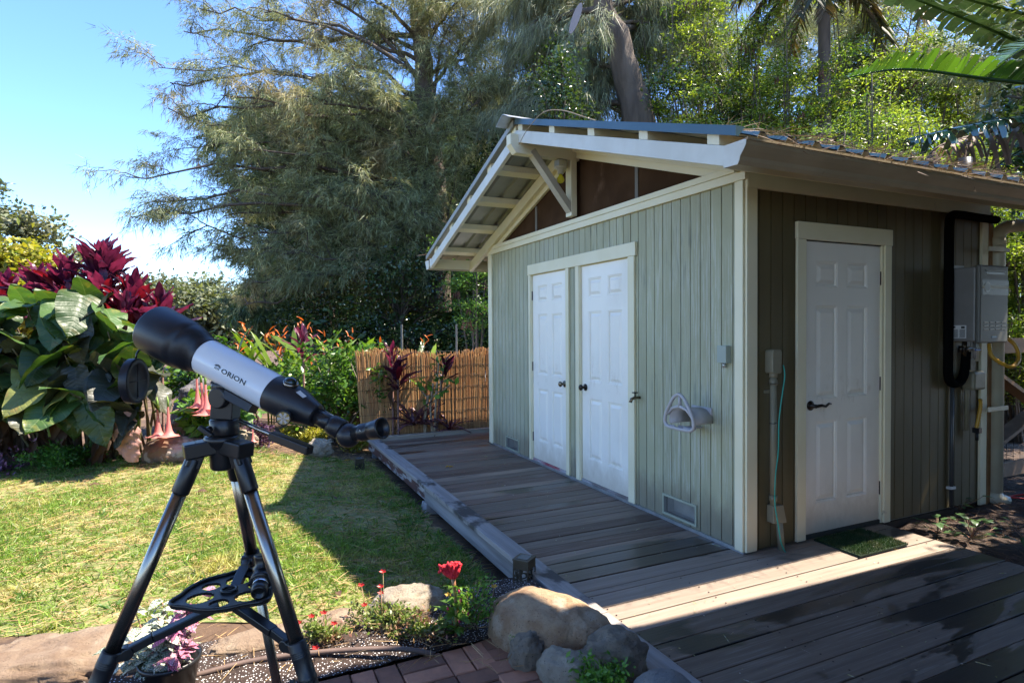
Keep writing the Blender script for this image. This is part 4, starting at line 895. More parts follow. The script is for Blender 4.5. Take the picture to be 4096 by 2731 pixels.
m = MB(); c0 = (-.012, .0015)
for k in range(9):
    a = R(20*k); a2 = R(20*k + 14); f = lambda t, r: on_tube(c0[0] + math.cos(t)*r*1.0, c0[1] + math.sin(t)*r*.68) - TOFF
    m.add([f(a, .003), f(a, .0088), f(a2, .0092), f(a2, .0035)], [(0, 1, 2, 3)])
for k in range(4):
    f = lambda u, v: on_tube(c0[0] + u, c0[1] + v) - TOFF
    m.add([f(-.006 + k*.0035, -.001), f(-.0045 + k*.0035, -.001), f(-.0055 + k*.0038, -.006), f(-.007 + k*.0038, -.006)], [(0, 1, 2, 3)])
tp(m, 'brand_emblem', M_INK, tube)
def on_eye(u, v):
    up = Vector((0, 0, 1)); up = (up - EY*up.dot(EY)).normalized(); sd = EY.cross(up).normalized()
    if sd.y > 0: sd = -sd
    return B0 + EY*(.0475 + v) + (sd*math.cos(u/.0189 + .1) + up*math.sin(-u/.0189 + .35))*.0190 + TOFF
wrap_text('ORION', .0055, 0, 0, 0, 1.1, ep, M_LABEL, 'eyepiece_lettering', on_eye)
# dovetail saddle under the tube
m = MB(); m.beam(onax(.025, .051, -80), onax(.105, .051, -80), .030, .020, axn(-80)); m.beam(onax(.095, .047, -80), onax(.150, .043, -80), .022, .006, axn(-80)); tp(m, 'saddle', M_BLACK, bevel=.002)

# ---------------------------------------------------------------- lens cap hanging from the dew shield
cap = thing('lens_cap', 'round black lens cap dangling beneath the front of the telescope', 'lens cap', (-.8743, 1.385, 1.357))
cn = Vector((.985, .10, -.02)).normalized(); o_ = Vector((0, 0, 0))
MB().lathe([(-.012, .0520), (.004, .0528), (.006, .0515), (.006, .0395), (.0045, .0385), (.0045, .0)], o_, cn, 44, caps=False).build('cap_disc', M_BLACKM, cap)
MB().lathe([(-.0121, .0518), (-.0119, .0)], o_, cn, 44, caps=False).build('cap_back', M_BLACKM, cap)
cx_ = cn.cross(Vector((0, 0, 1))).normalized(); cy_ = cx_.cross(cn); m = MB()
for d in (cx_, cy_): m.tube([o_ + cn*.0050 - d*.037, o_ + cn*.0050 + d*.037], .0009, 6)
m.build('cap_cross_line', M_BLACK, cap)
MB().tube([cy_*.050, cy_*.058 + Vector((.002, 0, .004)), Vector((.006, .012, .078))], .0022, 6).build('strap', M_BLACK, cap)

# ---------------------------------------------------------------- tripod
TC = Vector((-.664, 1.36, 0)); tri = thing('tripod', 'black and chrome tripod carrying the telescope on the brick paving', 'tripod', (TC.x, TC.y, 0))
ZB = 1.21 + .13        # crown height above the feet
def P3v(x, y, z): return Vector((x, y, z))
m = MB(); m.lathe([(-.05, .020), (-.045, .026), (.002, .028), (.008, .034), (.02, .040), (.03, .036)], P3v(0, 0, 1.205), (0, 0, 1), 24)
legs = [(215, 'L'), (335, 'R'), (95, 'B')]
for a, _ in legs:
    d = Vector((math.cos(R(a)), math.sin(R(a)), 0)); m.beam(P3v(0, 0, 1.212) + d*.01, P3v(0, 0, 1.205) + d*.078, .044, .034)
m.build('crown', M_BLACK, tri, bevel=.006)
m = MB(); m.lathe([(0, .030), (.003, .0315), (.034, .0315), (.036, .029)], P3v(.006, 0, 1.236), (0, 0, 1), 28); m.build('pan_base', M_BLACK, tri)
m = MB(); m.beam(P3v(.008, 0, 1.272), P3v(.012, 0, 1.325), .046, .050, (1, 0, 0)); m.lathe([(-.034, .024), (.034, .024)], P3v(.014, 0, 1.322), (.3, 1, 0), 20); m.lathe([(0, .030), (.012, .031), (.02, .028)], P3v(.012, 0, 1.338), (-.2, 0, 1), 24); m.build('tilt_head', M_BLACK, tri, bevel=.003)
m = MB(); m.tube([P3v(-.01, -.034, 1.254), P3v(-.008, -.052, 1.252)], .008, 8); m.beam(P3v(-.022, -.056, 1.262), P3v(.006, -.056, 1.242), .010, .013, (0, 1, 0)); m.build('pan_knob', M_BLACK, tri, bevel=.002)
h0 = P3v(.050, -.02, 1.270); h1 = P3v(.138, -.06, 1.2435); h2 = P3v(.2385, -.11, 1.2195)
MB().tube([h0, h1], .0052, 10).build('handle_rod', M_CHROME, tri)
m = MB(); m.beam(h1, h2, .021, .019); m.build('handle_grip', M_BLACK, tri, bevel=.003)
clamp = {}
for a, nm in legs:
    d = Vector((math.cos(R(a)), math.sin(R(a)), 0)); pt = lambda t: P3v(0, 0, 1.2 - t) + d*(.0512 + .4186*t)
    dirv = (pt(1) - pt(0)).normalized(); tz = .395 if nm != 'B' else .30
    lg = MB().tube([pt(.055), pt(tz + .04)], .0150, 20).build('leg', M_CHROME, tri)
    mm = MB(); mm.tube([pt(.012), pt(.085)], .0185, 18); mm.beam(pt(-.02) , pt(.03), .034, .030, d); mm.lathe([(-.021, .012), (.021, .012)], pt(-.012), d.cross(Vector((0, 0, 1))), 14)
    mm.build('leg_socket', M_BLACK, lg, bevel=.002)
    mm = MB(); L0 = pt(tz); prof = [(0, .0178), (.003, .0192)]
    for k in range(4): prof += [(.018 + k*.004, .0192), (.0195 + k*.004, .0200), (.021 + k*.004, .0192)]
    prof += [(.075, .0188), (.0765, .0197), (.078, .0188), (.0795, .0197), (.081, .0188), (.108, .0188), (.1095, .0197), (.1125, .0197), (.114, .0185), (.118, .017)]
    mm.lathe(prof, L0, dirv, 24); mm.build('leg_clamp', M_BLACKM, lg)
    sd = d.cross(Vector((0, 0, 1))).normalized(); kp = pt(tz + .082)
    if nm != 'B':
        kd = Vector((.75, -.65, 0)).normalized() if nm == 'L' else Vector((-.9, -.35, 0)).normalized()
        mm = MB(); mm.tube([kp + kd*.016, kp + kd*.028], .005, 8); mm.beam(kp + kd*.034 + Vector((0, 0, .011)), kp + kd*.034 - Vector((0, 0, .011)), .020, .012, kd); mm.build('clamp_knob', M_BLACK, lg, bevel=.002)
    MB().tube([pt(tz + .10), pt(1.17)], .0125, 16).build('lower_leg', M_CHROME, lg)
    MB().tube([pt(1.16), pt(1.198)], [.016, .018], 14).build('rubber_foot', M_BLACK, lg)
    clamp[nm] = (pt(tz + .012), d)
# spreader: three arms and an accessory tray with round holes
HC = P3v(.01, 0, .865)
for nm in 'LRB':
    c, d = clamp[nm]; e = c - d*.020; mid = HC.lerp(e, .72) + Vector((0, 0, -.001 if nm != 'B' else .0))
    m = MB(); m.beam(HC + (e - HC)*.10 + Vector((0, 0, -.012)), mid, .024, .016); m.beam(mid, e, .018, .018); m.lathe([(-.015, .013), (.015, .013)], e - d*.006 - (e - HC).normalized()*.004, d.cross(Vector((0, 0, 1))), 14); m.beam(e - d*.008, c, .030, .020)
    m.build('spreader_arm', M_BLACK, tri, bevel=.002)
import bmesh
bm = bmesh.new(); RT = .098; holes = [(R(215 + 60*k), .060, .028 if k % 2 == 0 else .020) for k in range(6)]
N = 46; g = np.linspace(-.12, .12, N*2 + 1); vd = {}
def inside(x, y):
    r = math.hypot(x, y); a = math.atan2(y, x)
    lim = RT * (1 + .22*max(0, math.cos(3*(a - R(215))))**3)
    if r > lim: return False
    return all(math.hypot(x - math.cos(t)*q, y - math.sin(t)*q) > rr for t, q, rr in holes)
for i in range(N*2):
    for j in range(N*2):
        cx2, cy2 = (g[i] + g[i+1])/2, (g[j] + g[j+1])/2
        if inside(cx2, cy2):
            q = []
            for (a, b) in ((i, j), (i+1, j), (i+1, j+1), (i, j+1)):
                if (a, b) not in vd: vd[a, b] = bm.verts.new((g[a], g[b], 0))
                q.append(vd[a, b])
            bm.faces.new(q)
bmesh.ops.smooth_vert(bm, verts=[v for v in bm.verts if v.is_boundary], factor=.5, use_axis_x=True, use_axis_y=True)
ret = bmesh.ops.solidify(bm, geom=bm.faces[:], thickness=.006)
me = bpy.data.meshes.new('accessory_tray'); bm.to_mesh(me); bm.free()
tr_ = link('accessory_tray', me, M_BLACK, tri); tr_.location = HC + Vector((0, 0, .010))
m = MB(); pr = []
for k in range(73):
    a = R(5*k); lim = RT*(1 + .22*max(0, math.cos(3*(a - R(215))))**3); pr.append(Vector((math.cos(a)*lim, math.sin(a)*lim, .003)))
m.tube(pr, .0042, 6, caps=False); m.tube([Vector((.016*math.cos(R(15*k)), .016*math.sin(R(15*k)), .004)) for k in range(25)], .0035, 6, caps=False); m.build('tray_rim', M_BLACK, tr_)
# spare eyepiece and finder adapter left standing on the tray
b0 = Vector((TC.x, TC.y, 0)) + HC + Vector((.0, 0, .0))
sp = thing('spare_eyepiece', 'spare black and chrome eyepieces standing on the tripod tray', 'eyepiece', b0 + Vector((.075, -.005, .016)))
m = MB(); m.lathe([(0, .017), (.03, .018), (.034, .021), (.046, .021), (.05, .016), (.066, .017), (.070, .0185), (.074, .016)], (0, .012, 0), (-.05, .1, 1), 22); m.build('eyepiece_barrel', M_BLACK, sp)
m = MB(); e0 = Vector((.004, -.006, .026)); ed_ = Vector((.25, -.9, -.28)).normalized()
m.lathe([(-.012, .021), (.006, .024), (.010, .024), (.012, .0185)], e0, ed_, 24); m.build('adapter_ring', M_BLACK, sp)
MB().lathe([(.011, .0170), (.030, .0170)], e0, ed_, 24).build('chrome_barrel', mat('bright_barrel', (0.75, 0.76, 0.78), rough=.2, metal=.7), sp)
MB().lathe([(.024, .0176), (.040, .0176), (.048, .0160), (.048, .012), (.036, .011)], e0, ed_, 24).build('adapter_nose', M_BLACK, sp)

# ================================================================ SOLAR LANTERNS
def lantern(name, label, p, rot, h=.235, w=.098):
    t = thing(name, label, 'lantern', p, rot, 'solar garden lanterns'); mt = mat('bronze_lantern' if h > .2 else 'grey_lantern', (0.075, 0.062, 0.04), (0.10, 0.085, 0.06), 9, rough=.45, metal=.5); q = w/2
    MB().bb(-q - .004, q + .004, -q - .004, q + .004, h - .012, h).build('lid', mt, t, bevel=.003)
    MB().bb(-q*.72, q*.72, -q*.72, q*.72, h + .0005, h + .002).build('solar_cell', mat('solar_cell_' + name, (0.10, 0.12, 0.14), rough=.2), t)
    MB().bb(-q, q, -q, q, h - .058, h - .0125).build('upper_band', mt, t)
    for k in range(4):
        m = MB(); rnd = random.Random(k*7 + 1); M4 = Matrix.Rotation(R(90*k), 4, 'Z')
        f = lambda a, z: M4 @ Vector((a, -q, z))
        def strip(a0, z0, a1, z1, t_=.0035):
            p0 = f(a0, z0); p1 = f(a1, z1); m.beam(p0, p1, t_*2, .003, M4 @ Vector((0, -1, 0)))
        strip(-q + .003, 0, -q + .003, h - .058); strip(q - .003, 0, q - .003, h - .058); strip(-q, .004, q, .004)
        nodes = [(rnd.uniform(-q*.8, q*.8), .02 + (h - .09)*i/6) for i in range(7)]
        for i, (a, z) in enumerate(nodes):
            strip(a, z, rnd.choice((-q, q)), z + rnd.uniform(-.03, .03)); strip(a, z, -a*.6, min(h - .06, z + .045)); strip(a, z, rnd.uniform(-q, q), min(h - .058, z + .05))
        m.build('pierced_side', mt, t)
    MB().bb(-.006, .006, -.006, .006, -.10, .0).build('stake', mt, t)
    return t
p = LW(-1.462, .262, -.10); lantern('garden_lantern', 'bronze pierced solar lantern at the deck border behind the boulder', p, R(62))
p = Vector((-1.80, 6.98, -.20)); lantern('garden_lantern', 'small grey solar light on the far edge of the lawn near the deck corner', p, R(20), .17, .10)
# ================================================================ PLANT HELPERS
def leaf_mesh(name, Ln, Wd, shape, mt, curl=0.25, fold=0.15, nu=10, nv=4, wave=0.03, seed=0, petiole=0.0):
    """A curved leaf blade from the origin along +X (tip), normal +Z; shape(u) -> half width 0..1; heart lobes allowed through shape at u<0"""
    rs = np.random.default_rng(seed); vs = []; fs = []; us = np.linspace(0, 1, nu)
    ph = rs.uniform(0, 6)
    for u in us:
        x0, w = shape(u); x = x0*Ln; zc = -curl*Ln*(max(x0, 0)**2)
        for k in range(-nv, nv + 1):
            s = k/nv; y = s*w*Wd/2
            z = zc + fold*abs(y) + (.012*Ln*abs(math.sin((x0 - .5*abs(s))*19))*abs(s)**.5 if nv > 5 else 0) + wave*Ln*math.sin(u*9 + ph)*abs(s)**2 + wave*.6*Ln*math.sin(u*19 + 2*s + ph)*abs(s)
            xx = x - (0.10*Ln*abs(s)**1.5*(1 if x0 < .25 else .5))
            vs.append((xx, y, z))
    n = 2*nv + 1
    for i in range(nu - 1):
        for k in range(n - 1): fs.append((i*n + k, (i+1)*n + k, (i+1)*n + k + 1, i*n + k + 1))
    me = bpy.data.meshes.new(name); me.from_pydata(vs, [], fs); me.polygons.foreach_set('use_smooth', [True]*len(fs)); me.materials.append(mt); me.update(); return me
lance = lambda u: (u, (math.sin(math.pi*min(u*1.0 + .04, 1)**.8)**.75) * (1 if u < .98 else .2))
blunt = lambda u: (u, (.16 + .84*math.sin(math.pi*min(1, max(0, (u - .08)/.92))**1.25)**.8 if u > .08 else .16) * (1 if u < .97 else .35))
strap = lambda u: (u, min(1, u*6 + .25) * (1 - u**4)**.6 * (1 if u < .99 else .15))
def heart(u):
    x = -.22 + 1.22*u; w = (math.sin(math.pi*min(1, u**.62*.985 + .015)))**.62
    return (x, w if u > .01 else .30)
def aim(d, roll=0.0):
    d = Vector(d).normalized(); up = Vector((0, 0, 1)); y = up.cross(d)
    if y.length < 1e-3: y = Vector((0, 1, 0))
    y.normalize(); z = d.cross(y)
    return Matrix((d, y, z)).transposed().to_4x4() @ Matrix.Rotation(roll, 4, 'X')
def put_leaf(me, name, parent, p, d, scale=1.0, roll=0.0):
    o = bpy.data.objects.new(name, me); COL.objects.link(o); o.parent = parent
    o.matrix_local = Matrix.Translation(p) @ aim(d, roll) @ Matrix.Diagonal((scale, scale, scale, 1)); return o
def G(x, y): return float(gz(x, y))
def veined(name, base, edge, vein, rough=.45, trans=.3, nveins=6, tint=(1.3, 1.35, .45)):
    """big leaf: pale side veins as relief and colour along the blade, worn yellow rim patches"""
    t = NT(name); oi = t.new('ShaderNodeObjectInfo'); xyz = t.new('ShaderNodeSeparateXYZ'); t.ln(t.coord(), xyz.inputs[0])
    ay = t.math('ABSOLUTE', xyz.outputs['Y'], 0); ph = t.math('SUBTRACT', xyz.outputs['X'], t.math('MULTIPLY', ay, .55))
    wv = t.math('ABSOLUTE', t.math('SINE', t.math('MULTIPLY', ph, nveins*3.1416/.5), 0), 0); line = t.rng(wv, 0.0, .10, 1, 0)
    mid = t.rng(ay, .003, .009, 1, 0)
    col = t.mix(oi.outputs['Random'], base, tuple(c*1.7 for c in base))
    col = t.mix(t.rng(t.noise(5, detail=4, off=(1, 2, 3)), .56, .70), col, edge)
    col = t.mix(t.math('MULTIPLY', t.math('MAXIMUM', line, mid), .35), col, vein)
    hs = t.new('ShaderNodeHueSaturation'); t.ln(t.rng(t.math('FRACT', t.math('MULTIPLY', oi.outputs['Random'], 13.7), 0), 0, 1, .55, 1.35), hs.inputs['Value']); t.ln(col, hs.inputs['Color']); col = hs.outputs[0]
    t.setc(col); t.rough(rough); t.bump(t.math('ADD', t.math('MULTIPLY', t.rng(wv, 0, .5), .35), t.noise(9, detail=3)), .5, .014)
    tr = t.new('ShaderNodeBsdfTranslucent'); t.ln(t.mix(1.0, col, tint, 'MULTIPLY'), tr.inputs['Color'])
    ms = t.new('ShaderNodeMixShader'); ms.inputs[0].default_value = trans; t.ln(t.p.outputs[0], ms.inputs[1]); t.ln(tr.outputs[0], ms.inputs[2]); t.ln(ms.outputs[0], t.out.inputs['Surface'])
    return t.m
M_EAR = veined('elephant_ear_leaf', (0.042, 0.085, 0.02), (0.16, 0.16, 0.035), (0.20, 0.25, 0.11))
M_EARDK = veined('dark_elephant_ear_leaf', (0.028, 0.032, 0.02), (0.05, 0.045, 0.02), (0.10, 0.09, 0.06), trans=.2)
M_EARYL = veined('yellowed_elephant_ear_leaf', (0.17, 0.19, 0.05), (0.34, 0.26, 0.07), (0.34, 0.32, 0.16), trans=.35)
def timat(name, a, b, tint=(1.9, .55, .6)):
    t = NT(name); oi = t.new('ShaderNodeObjectInfo'); col = t.mix(oi.outputs['Random'], a, b); col = t.mix(t.rng(t.noise(6, (1, 5, 1), 3), .45, .7), col, tuple(c*.5 for c in a)); t.setc(col); t.rough(.32)
    tr = t.new('ShaderNodeBsdfTranslucent'); t.ln(t.mix(1.0, col, tint, 'MULTIPLY'), tr.inputs['Color']); ms = t.new('ShaderNodeMixShader'); ms.inputs[0].default_value = .45
    t.ln(t.p.outputs[0], ms.inputs[1]); t.ln(tr.outputs[0], ms.inputs[2]); t.ln(ms.outputs[0], t.out.inputs['Surface']); return t.m
M_TI = timat('ti_leaf', (0.10, 0.016, 0.042), (0.18, 0.038, 0.08), (1.4, .7, .9)); M_TIDK = timat('dark_ti_leaf', (0.045, 0.012, 0.026), (0.085, 0.018, 0.045), (1.4, .7, .9)); M_TIRED = timat('red_ti_leaf', (0.19, 0.016, 0.022), (0.12, 0.013, 0.032), (1.6, .6, .6))
ti_me = [leaf_mesh('ti_leaf', .46, .118, blunt, mt, curl=c, fold=.4, nu=11, nv=2, wave=.035, seed=i) for i, (mt, c) in enumerate(((M_TI, .22), (M_TIDK, .35), (M_TI, .08), (M_TIRED, .15), (M_TIDK, .5)))]
ear_me = [leaf_mesh('elephant_ear_leaf', .60, .56, heart, mt, curl=c, fold=.16, nu=22, nv=7, wave=.042, seed=10 + i) for i, (mt, c) in enumerate(((M_EAR, .25), (M_EARDK, .35), (M_EAR, .45), (M_EARYL, .38), (M_EAR, .15), (M_EARDK, .1)))]

def ti_plant(label, base, top, nleaf, scale, spread=.55, mixw=(3, 2, 2, 1, 1), seed=0, group='ti plants', lean=(0, 0), bare=True, cats='ti plant'):
    rs = random.Random(seed); t = thing('ti_plant', label, cats, base, 0, group); h = top
    pts = [Vector((0, 0, 0)), Vector((lean[0]*.4, lean[1]*.4, h*.5)), Vector((lean[0], lean[1], h))]
    MB().tube(smooth_path(pts, 5), [.016]*11 if bare else .014, 8).build('stem', mat('ti_stem_%d' % seed, (0.30, 0.16, 0.13), (0.16, 0.09, 0.07), 40, (.3, .3, 1), rough=.7), t)
    for i in range(nleaf):
        u = i/max(1, nleaf - 1); az = i*2.39996 + rs.uniform(-.4, .4); el = (1.38 - spread*1.25*(1 - u)) + rs.uniform(-.15, .12)
        d = Vector((math.cos(az)*math.cos(el), math.sin(az)*math.cos(el), math.sin(el))); me = rs.choices(ti_me, mixw)[0]
        put_leaf(me, 'leaf', t, pts[-1] + Vector((0, 0, -.42*(1 - u)*scale)) + Vector((math.cos(az), math.sin(az), 0))*.012, d, scale*rs.uniform(.75, 1.1)*(.75 + .35*math.sin(math.pi*min(1, u + .2))), rs.uniform(-.5, .5))
    return t
# ---- big ti plants rising behind the elephant ears
tis = [(-6.5, 7.7, 1.98, 40, 1.0, .75, 'leftmost deep pink ti plant cut by the picture edge'), (-6.0, 7.6, 2.06, 42, 1.0, .8, 'bushy pink ti plant above the elephant ears at far left'),
       (-5.62, 7.55, 2.12, 44, 1.05, .7, 'burgundy ti plant third from the left above the elephant ears'), (-5.15, 7.55, 2.32, 50, 1.1, .6, 'tallest burgundy ti plant above the elephant ears'),
       (-5.0, 7.35, 1.92, 36, 1.05, .9, 'dark red ti plant below the tallest one'), (-4.62, 7.15, 1.72, 34, 1.0, .65, 'bright red ti plant nearest the front of the telescope'), (-4.28, 7.3, 1.72, 32, 1.05, .6, 'red ti plant just behind the telescope dew shield'), (-5.4, 7.25, 1.80, 34, 1.0, .8, 'pink ti plant in front of the third from the left'), (-4.72, 7.45, 1.92, 36, 1.05, .6, 'dark red ti plant between the tallest and the bright red one')]
for i, (x, y, h, n, s, sp, lb) in enumerate(tis):
    ti_plant(lb, (x, y, G(x, y)), h, n, s, sp, (2, 2, 3, 4 if i > 3 else 1, 2) if i > 2 else (4, 1, 4, 1, 1), 30 + i, 'ti plants above the elephant ears')
# ---- elephant ears
ear = thing('elephant_ear_plant', 'large clump of glossy green elephant ear leaves at the left', 'elephant ear', (-5.15, 7.0, G(-5.15, 7)))
rs = random.Random(5)
for i in range(190):
    x = rs.uniform(-1.45, 1.12); zt = rs.uniform(.58, 1.85) * (1 - .28*max(0, x - .55)/.6); y = .05 + .35*zt*.0 - .62*math.sqrt(max(.05, 1 - (zt/2.3)**2)) + rs.uniform(-.10, .35)
    p = Vector((x, y, zt)); az = -math.pi/2 + rs.gauss(0, .75) + .35*x; el = rs.gauss(-.62, .33) if zt < 1.7 else rs.gauss(-.15, .5)
    if rs.random() < .12: el = rs.uniform(.6, 1.1)
    d = Vector((math.cos(az)*math.cos(el), math.sin(az)*math.cos(el), math.sin(el)))
    me = rs.choices(ear_me, (4, 2.0, 3, 2.6 if zt < .9 else .5, 3, 1.6))[0]
    put_leaf(me, 'leaf', ear, p, d, rs.uniform(.42, .86), rs.uniform(-.8, .8))
    if i % 2 == 0:
        b = Vector((x*.75 + rs.uniform(-.1, .1), .15 + rs.uniform(-.2, .2), 0)); q = smooth_path([b, (b + p)*.5 + Vector((0, .06, .12)), p], 4)
        MB().tube(q, list(np.linspace(.018, .007, len(q))), 6).build('leaf_stalk', mat('leaf_stalk_%d' % (i % 3), (0.10, 0.06, 0.04), (0.13, 0.12, 0.05), 6, rough=.6) if i < 6 else bpy.data.materials['leaf_stalk_%d' % (i % 3)], ear)
for i in range(16):
    x = rs.uniform(-1.3, .55); y = rs.uniform(-.25, .35); h = rs.uniform(.5, .9)
    MB().tube(smooth_path([(x, y, -.03), (x + rs.uniform(-.1, .1), y, h*.5), (x + rs.uniform(-.25, .25), y - .05, h)], 4), list(np.linspace(.05, .025, 9)), 8).build('trunk', bpy.data.materials.get('ear_trunk') or mat('ear_trunk', (0.12, 0.075, 0.045), (0.05, 0.03, 0.02), 14, (1, 1, .4), rough=.9, bump=.7, bscale=30, bdist=.02), ear)
M_DRYLEAF = leafmat('dry_brown_leaf', (0.20, 0.105, 0.06), (0.13, 0.07, 0.04), trans=.15, rough=.7, tint=(1.3, 1, .7))
dry_me = leaf_mesh('dry_leaf', .34, .13, lance, M_DRYLEAF, curl=.5, fold=.8, nu=8, nv=2, wave=.06, seed=4)
for i in range(44):
    x = rs.uniform(-1.4, .6); put_leaf(dry_me, 'dry_leaf', ear, Vector((x, rs.uniform(-.35, .1), rs.uniform(.15, .75))), (rs.uniform(-.3, .3), -.25, -1), rs.uniform(.6, 1.3), rs.uniform(-1.5, 1.5))
# big shrivelled pinkish leaf hanging to the ground
def crumple():
    vs = []; fs = []; nu, nv = 26, 17
    for i in range(nu):
        u = i/(nu - 1); w = .17*math.sin(math.pi*min(1, .13 + u*.80))**.6*(1 - .15*u); cx = .10*u - .13*math.sin(u*2.2)*.5
        for k in range(nv):
            s = k/(nv - 1)*2 - 1; a = s*1.25
            r = 1 + .10*math.sin(26*u + 5*s) + .06*math.sin(47*u - 7*s)
            vs.append((cx + w*math.sin(a)*r, -w*.55*math.cos(a)*r, -u*.62 - .10*abs(s)*(1 - u)))
    for i in range(nu - 1):
        for k in range(nv - 1): fs.append((i*nv + k, i*nv + k + 1, (i+1)*nv + k + 1, (i+1)*nv + k))
    return vs, fs
t = thing('dead_leaf', 'big shrivelled pink brown leaf hanging beneath the lens cap', 'leaf', (-4.22, 6.55, .66))
v, f = crumple(); MB().add(v, f, True).build('blade', mat('withered_leaf', (0.42, 0.22, 0.18), (0.30, 0.15, 0.12), 9, (1, 1, .4), rough=.7, bump=.6, bscale=24, bstretch=(1, 1, .5), bdist=.02), t)
MB().tube([(0, 0, .01), (-.03, .05, .14), (-.08, .12, .34)], .011, 8).build('stalk', mat('withered_stalk', (0.38, 0.20, 0.12), rough=.6), t)

# ---- generic leafy shrub: stems plus a cloud of small leaves
def leaf_cloud(Pc, n_each, spread, size, mode='leaf', up=.3, bias=None, aspect=.45):
    n = len(Pc)*n_each; P_ = np.repeat(np.asarray(Pc, float), n_each, 0) + rng.normal(0, 1, (n, 3))*np.asarray(spread)
    D = rng.normal(0, 1, (n, 3)); D[:, 2] = D[:, 2]*.6 + up
    if bias is not None: D += np.asarray(bias)
    D = unit(D); S = unit(np.cross(D, rng.normal(0, 1, (n, 3)) + np.array([0, 0, 1.2]))); s = (size*rng.uniform(.55, 1.25, n))[:, None]; N = np.cross(D, S)
    V = np.stack([P_, P_ + D*s*.5 + S*s*aspect*.5 + N*s*.06, P_ + D*s, P_ + D*s*.5 - S*s*aspect*.5 + N*s*.06], 1).reshape(-1, 3)
    b = np.arange(n)[:, None]*4; return V, np.concatenate([b + np.array([0, 1, 2]), b + np.array([0, 2, 3])])
def branchy(m, base, h, rad, nst, seed, r0=.012, droop=.2, sub=3):
    rs = random.Random(seed); tips = []
    for i in range(nst):
        az = rs.uniform(0, 6.28); q = rs.uniform(.2, 1)*rad; b = Vector(base) + Vector((rs.uniform(-.1, .1)*rad, rs.uniform(-.1, .1)*rad, 0)); e = b + Vector((math.cos(az)*q, math.sin(az)*q, h*rs.uniform(.6, 1.0)))
        pth = smooth_path([b, b.lerp(e, .5) + Vector((0, 0, h*.1)), e], 5); m.tube(pth, list(np.linspace(r0, r0*.35, len(pth))), 5); tips += pth[4:]
        for k in range(sub):
            s = pth[rs.randrange(4, len(pth))]; d = Vector((rs.gauss(0, 1), rs.gauss(0, 1), rs.uniform(-.2, .9))).normalized()*rad*rs.uniform(.25, .6); e2 = s + d - Vector((0, 0, droop*d.length)); pp = smooth_path([s, s + d*.5 + Vector((0, 0, .03)), e2], 4)
            m.tube(pp, list(np.linspace(r0*.5, r0*.2, len(pp))), 4); tips += pp[2:]
    return tips
def shrub(name, label, cat, base, h, rad, nst, mt, size, n_each, spread, seed, r0=.012, wood=None, group=None, up=.3, aspect=.45, sub=3, droop=.2):
    t = thing(name, label, cat, base, 0, group); m = MB(); tips = branchy(m, (0, 0, 0), h, rad, nst, seed, r0, droop, sub); m.build('stems', wood or M_TWIG, t)
    V, F = leaf_cloud([tuple(p) for p in tips], n_each, spread, size, up=up, aspect=aspect); link('foliage', np_mesh('foliage', V, F), mt, t); return t, tips
M_SHRUB = leafmat('shrub_leaf', (0.05, 0.13, 0.022), (0.09, 0.20, 0.03), (0.18, 0.28, 0.04), trans=.4, rough=.32, vmin=.5)
shrub('climbing_shrub', 'dense green climbing shrub behind the telescope eyepiece', 'shrub', (-2.55, 8.6, G(-2.5, 8.5)), 1.45, .95, 20, M_SHRUB, .095, 9, (.07, .06, .07), 11, up=-.15, aspect=.5)
shrub('climbing_shrub', 'arching green vine stems reaching over the reed screen', 'shrub', (-1.95, 8.35, G(-2, 8.4)), 1.50, .45, 6, M_SHRUB, .085, 5, (.05, .05, .06), 17, up=-.4, aspect=.5, droop=.6)
shrub('climbing_shrub', 'low dark green shrub filling the gap behind the lens cap', 'shrub', (-4.35, 8.9, G(-4.3, 8.9)), 1.25, .8, 18, M_SHRUB, .10, 9, (.08, .07, .08), 19, up=-.1, aspect=.5)
# heliconia: upright yellow green straps with orange bracts
M_HELI = leafmat('heliconia_leaf', (0.13, 0.26, 0.03), (0.25, 0.36, 0.05), trans=.45, rough=.3); heli_me = leaf_mesh('heliconia_leaf', .7, .10, strap, M_HELI, curl=.25, fold=.3, nu=8, nv=2, wave=.01, seed=3)
M_ORANGE = leafmat('orange_bract', (0.75, 0.13, 0.02), (0.85, 0.25, 0.03), trans=.3, rough=.4, tint=(1.2, .9, .6)); br_me = leaf_mesh('orange_bract', .12, .035, lance, M_ORANGE, curl=.1, fold=.6, nu=5, nv=1, seed=2)
for hi, (hx, hy, n, lb) in enumerate(((-3.75, 9.3, 34, 'yellow green heliconia clump right above the telescope tube'), (-3.05, 9.7, 26, 'heliconia clump with orange bracts behind the climbing shrub'), (-1.75, 9.6, 12, 'heliconia leaves with orange bracts beside the reed screen'))):
    t = thing('heliconia', lb, 'heliconia', (hx, hy, G(hx, hy)), 0, 'heliconia clumps'); rs = random.Random(hi + 3)
    for i in range(n):
        x, y = rs.gauss(0, .28), rs.gauss(0, .22); z = rs.uniform(.45, 1.05); d = (rs.gauss(0, .5), rs.gauss(-.1, .4), 1.0); put_leaf(heli_me, 'leaf', t, Vector((x, y, z)), d, rs.uniform(.7, 1.1), rs.uniform(-1, 1))
        if i % 2 == 0: MB().tube([(x*.6, y*.6, 0), (x, y, z)], .010, 5).build('stalk', M_HELI, t)
        if i % 3 == 0:
            for q in range(4): put_leaf(br_me, 'bract', t, Vector((x + rs.uniform(-.05, .05), y - .08, z + .42 + .05*q)), (rs.gauss(0, .6), rs.gauss(0, .5), .7), rs.uniform(.7, 1.2))
x, y = -2.92, 8.35; ti_plant('dark pink ti plant standing among the green climbing shrub', (x, y, G(x, y)), 1.42, 15, .75, .65, (2, 3, 2, 1, 3), 51, 'single ti plants')
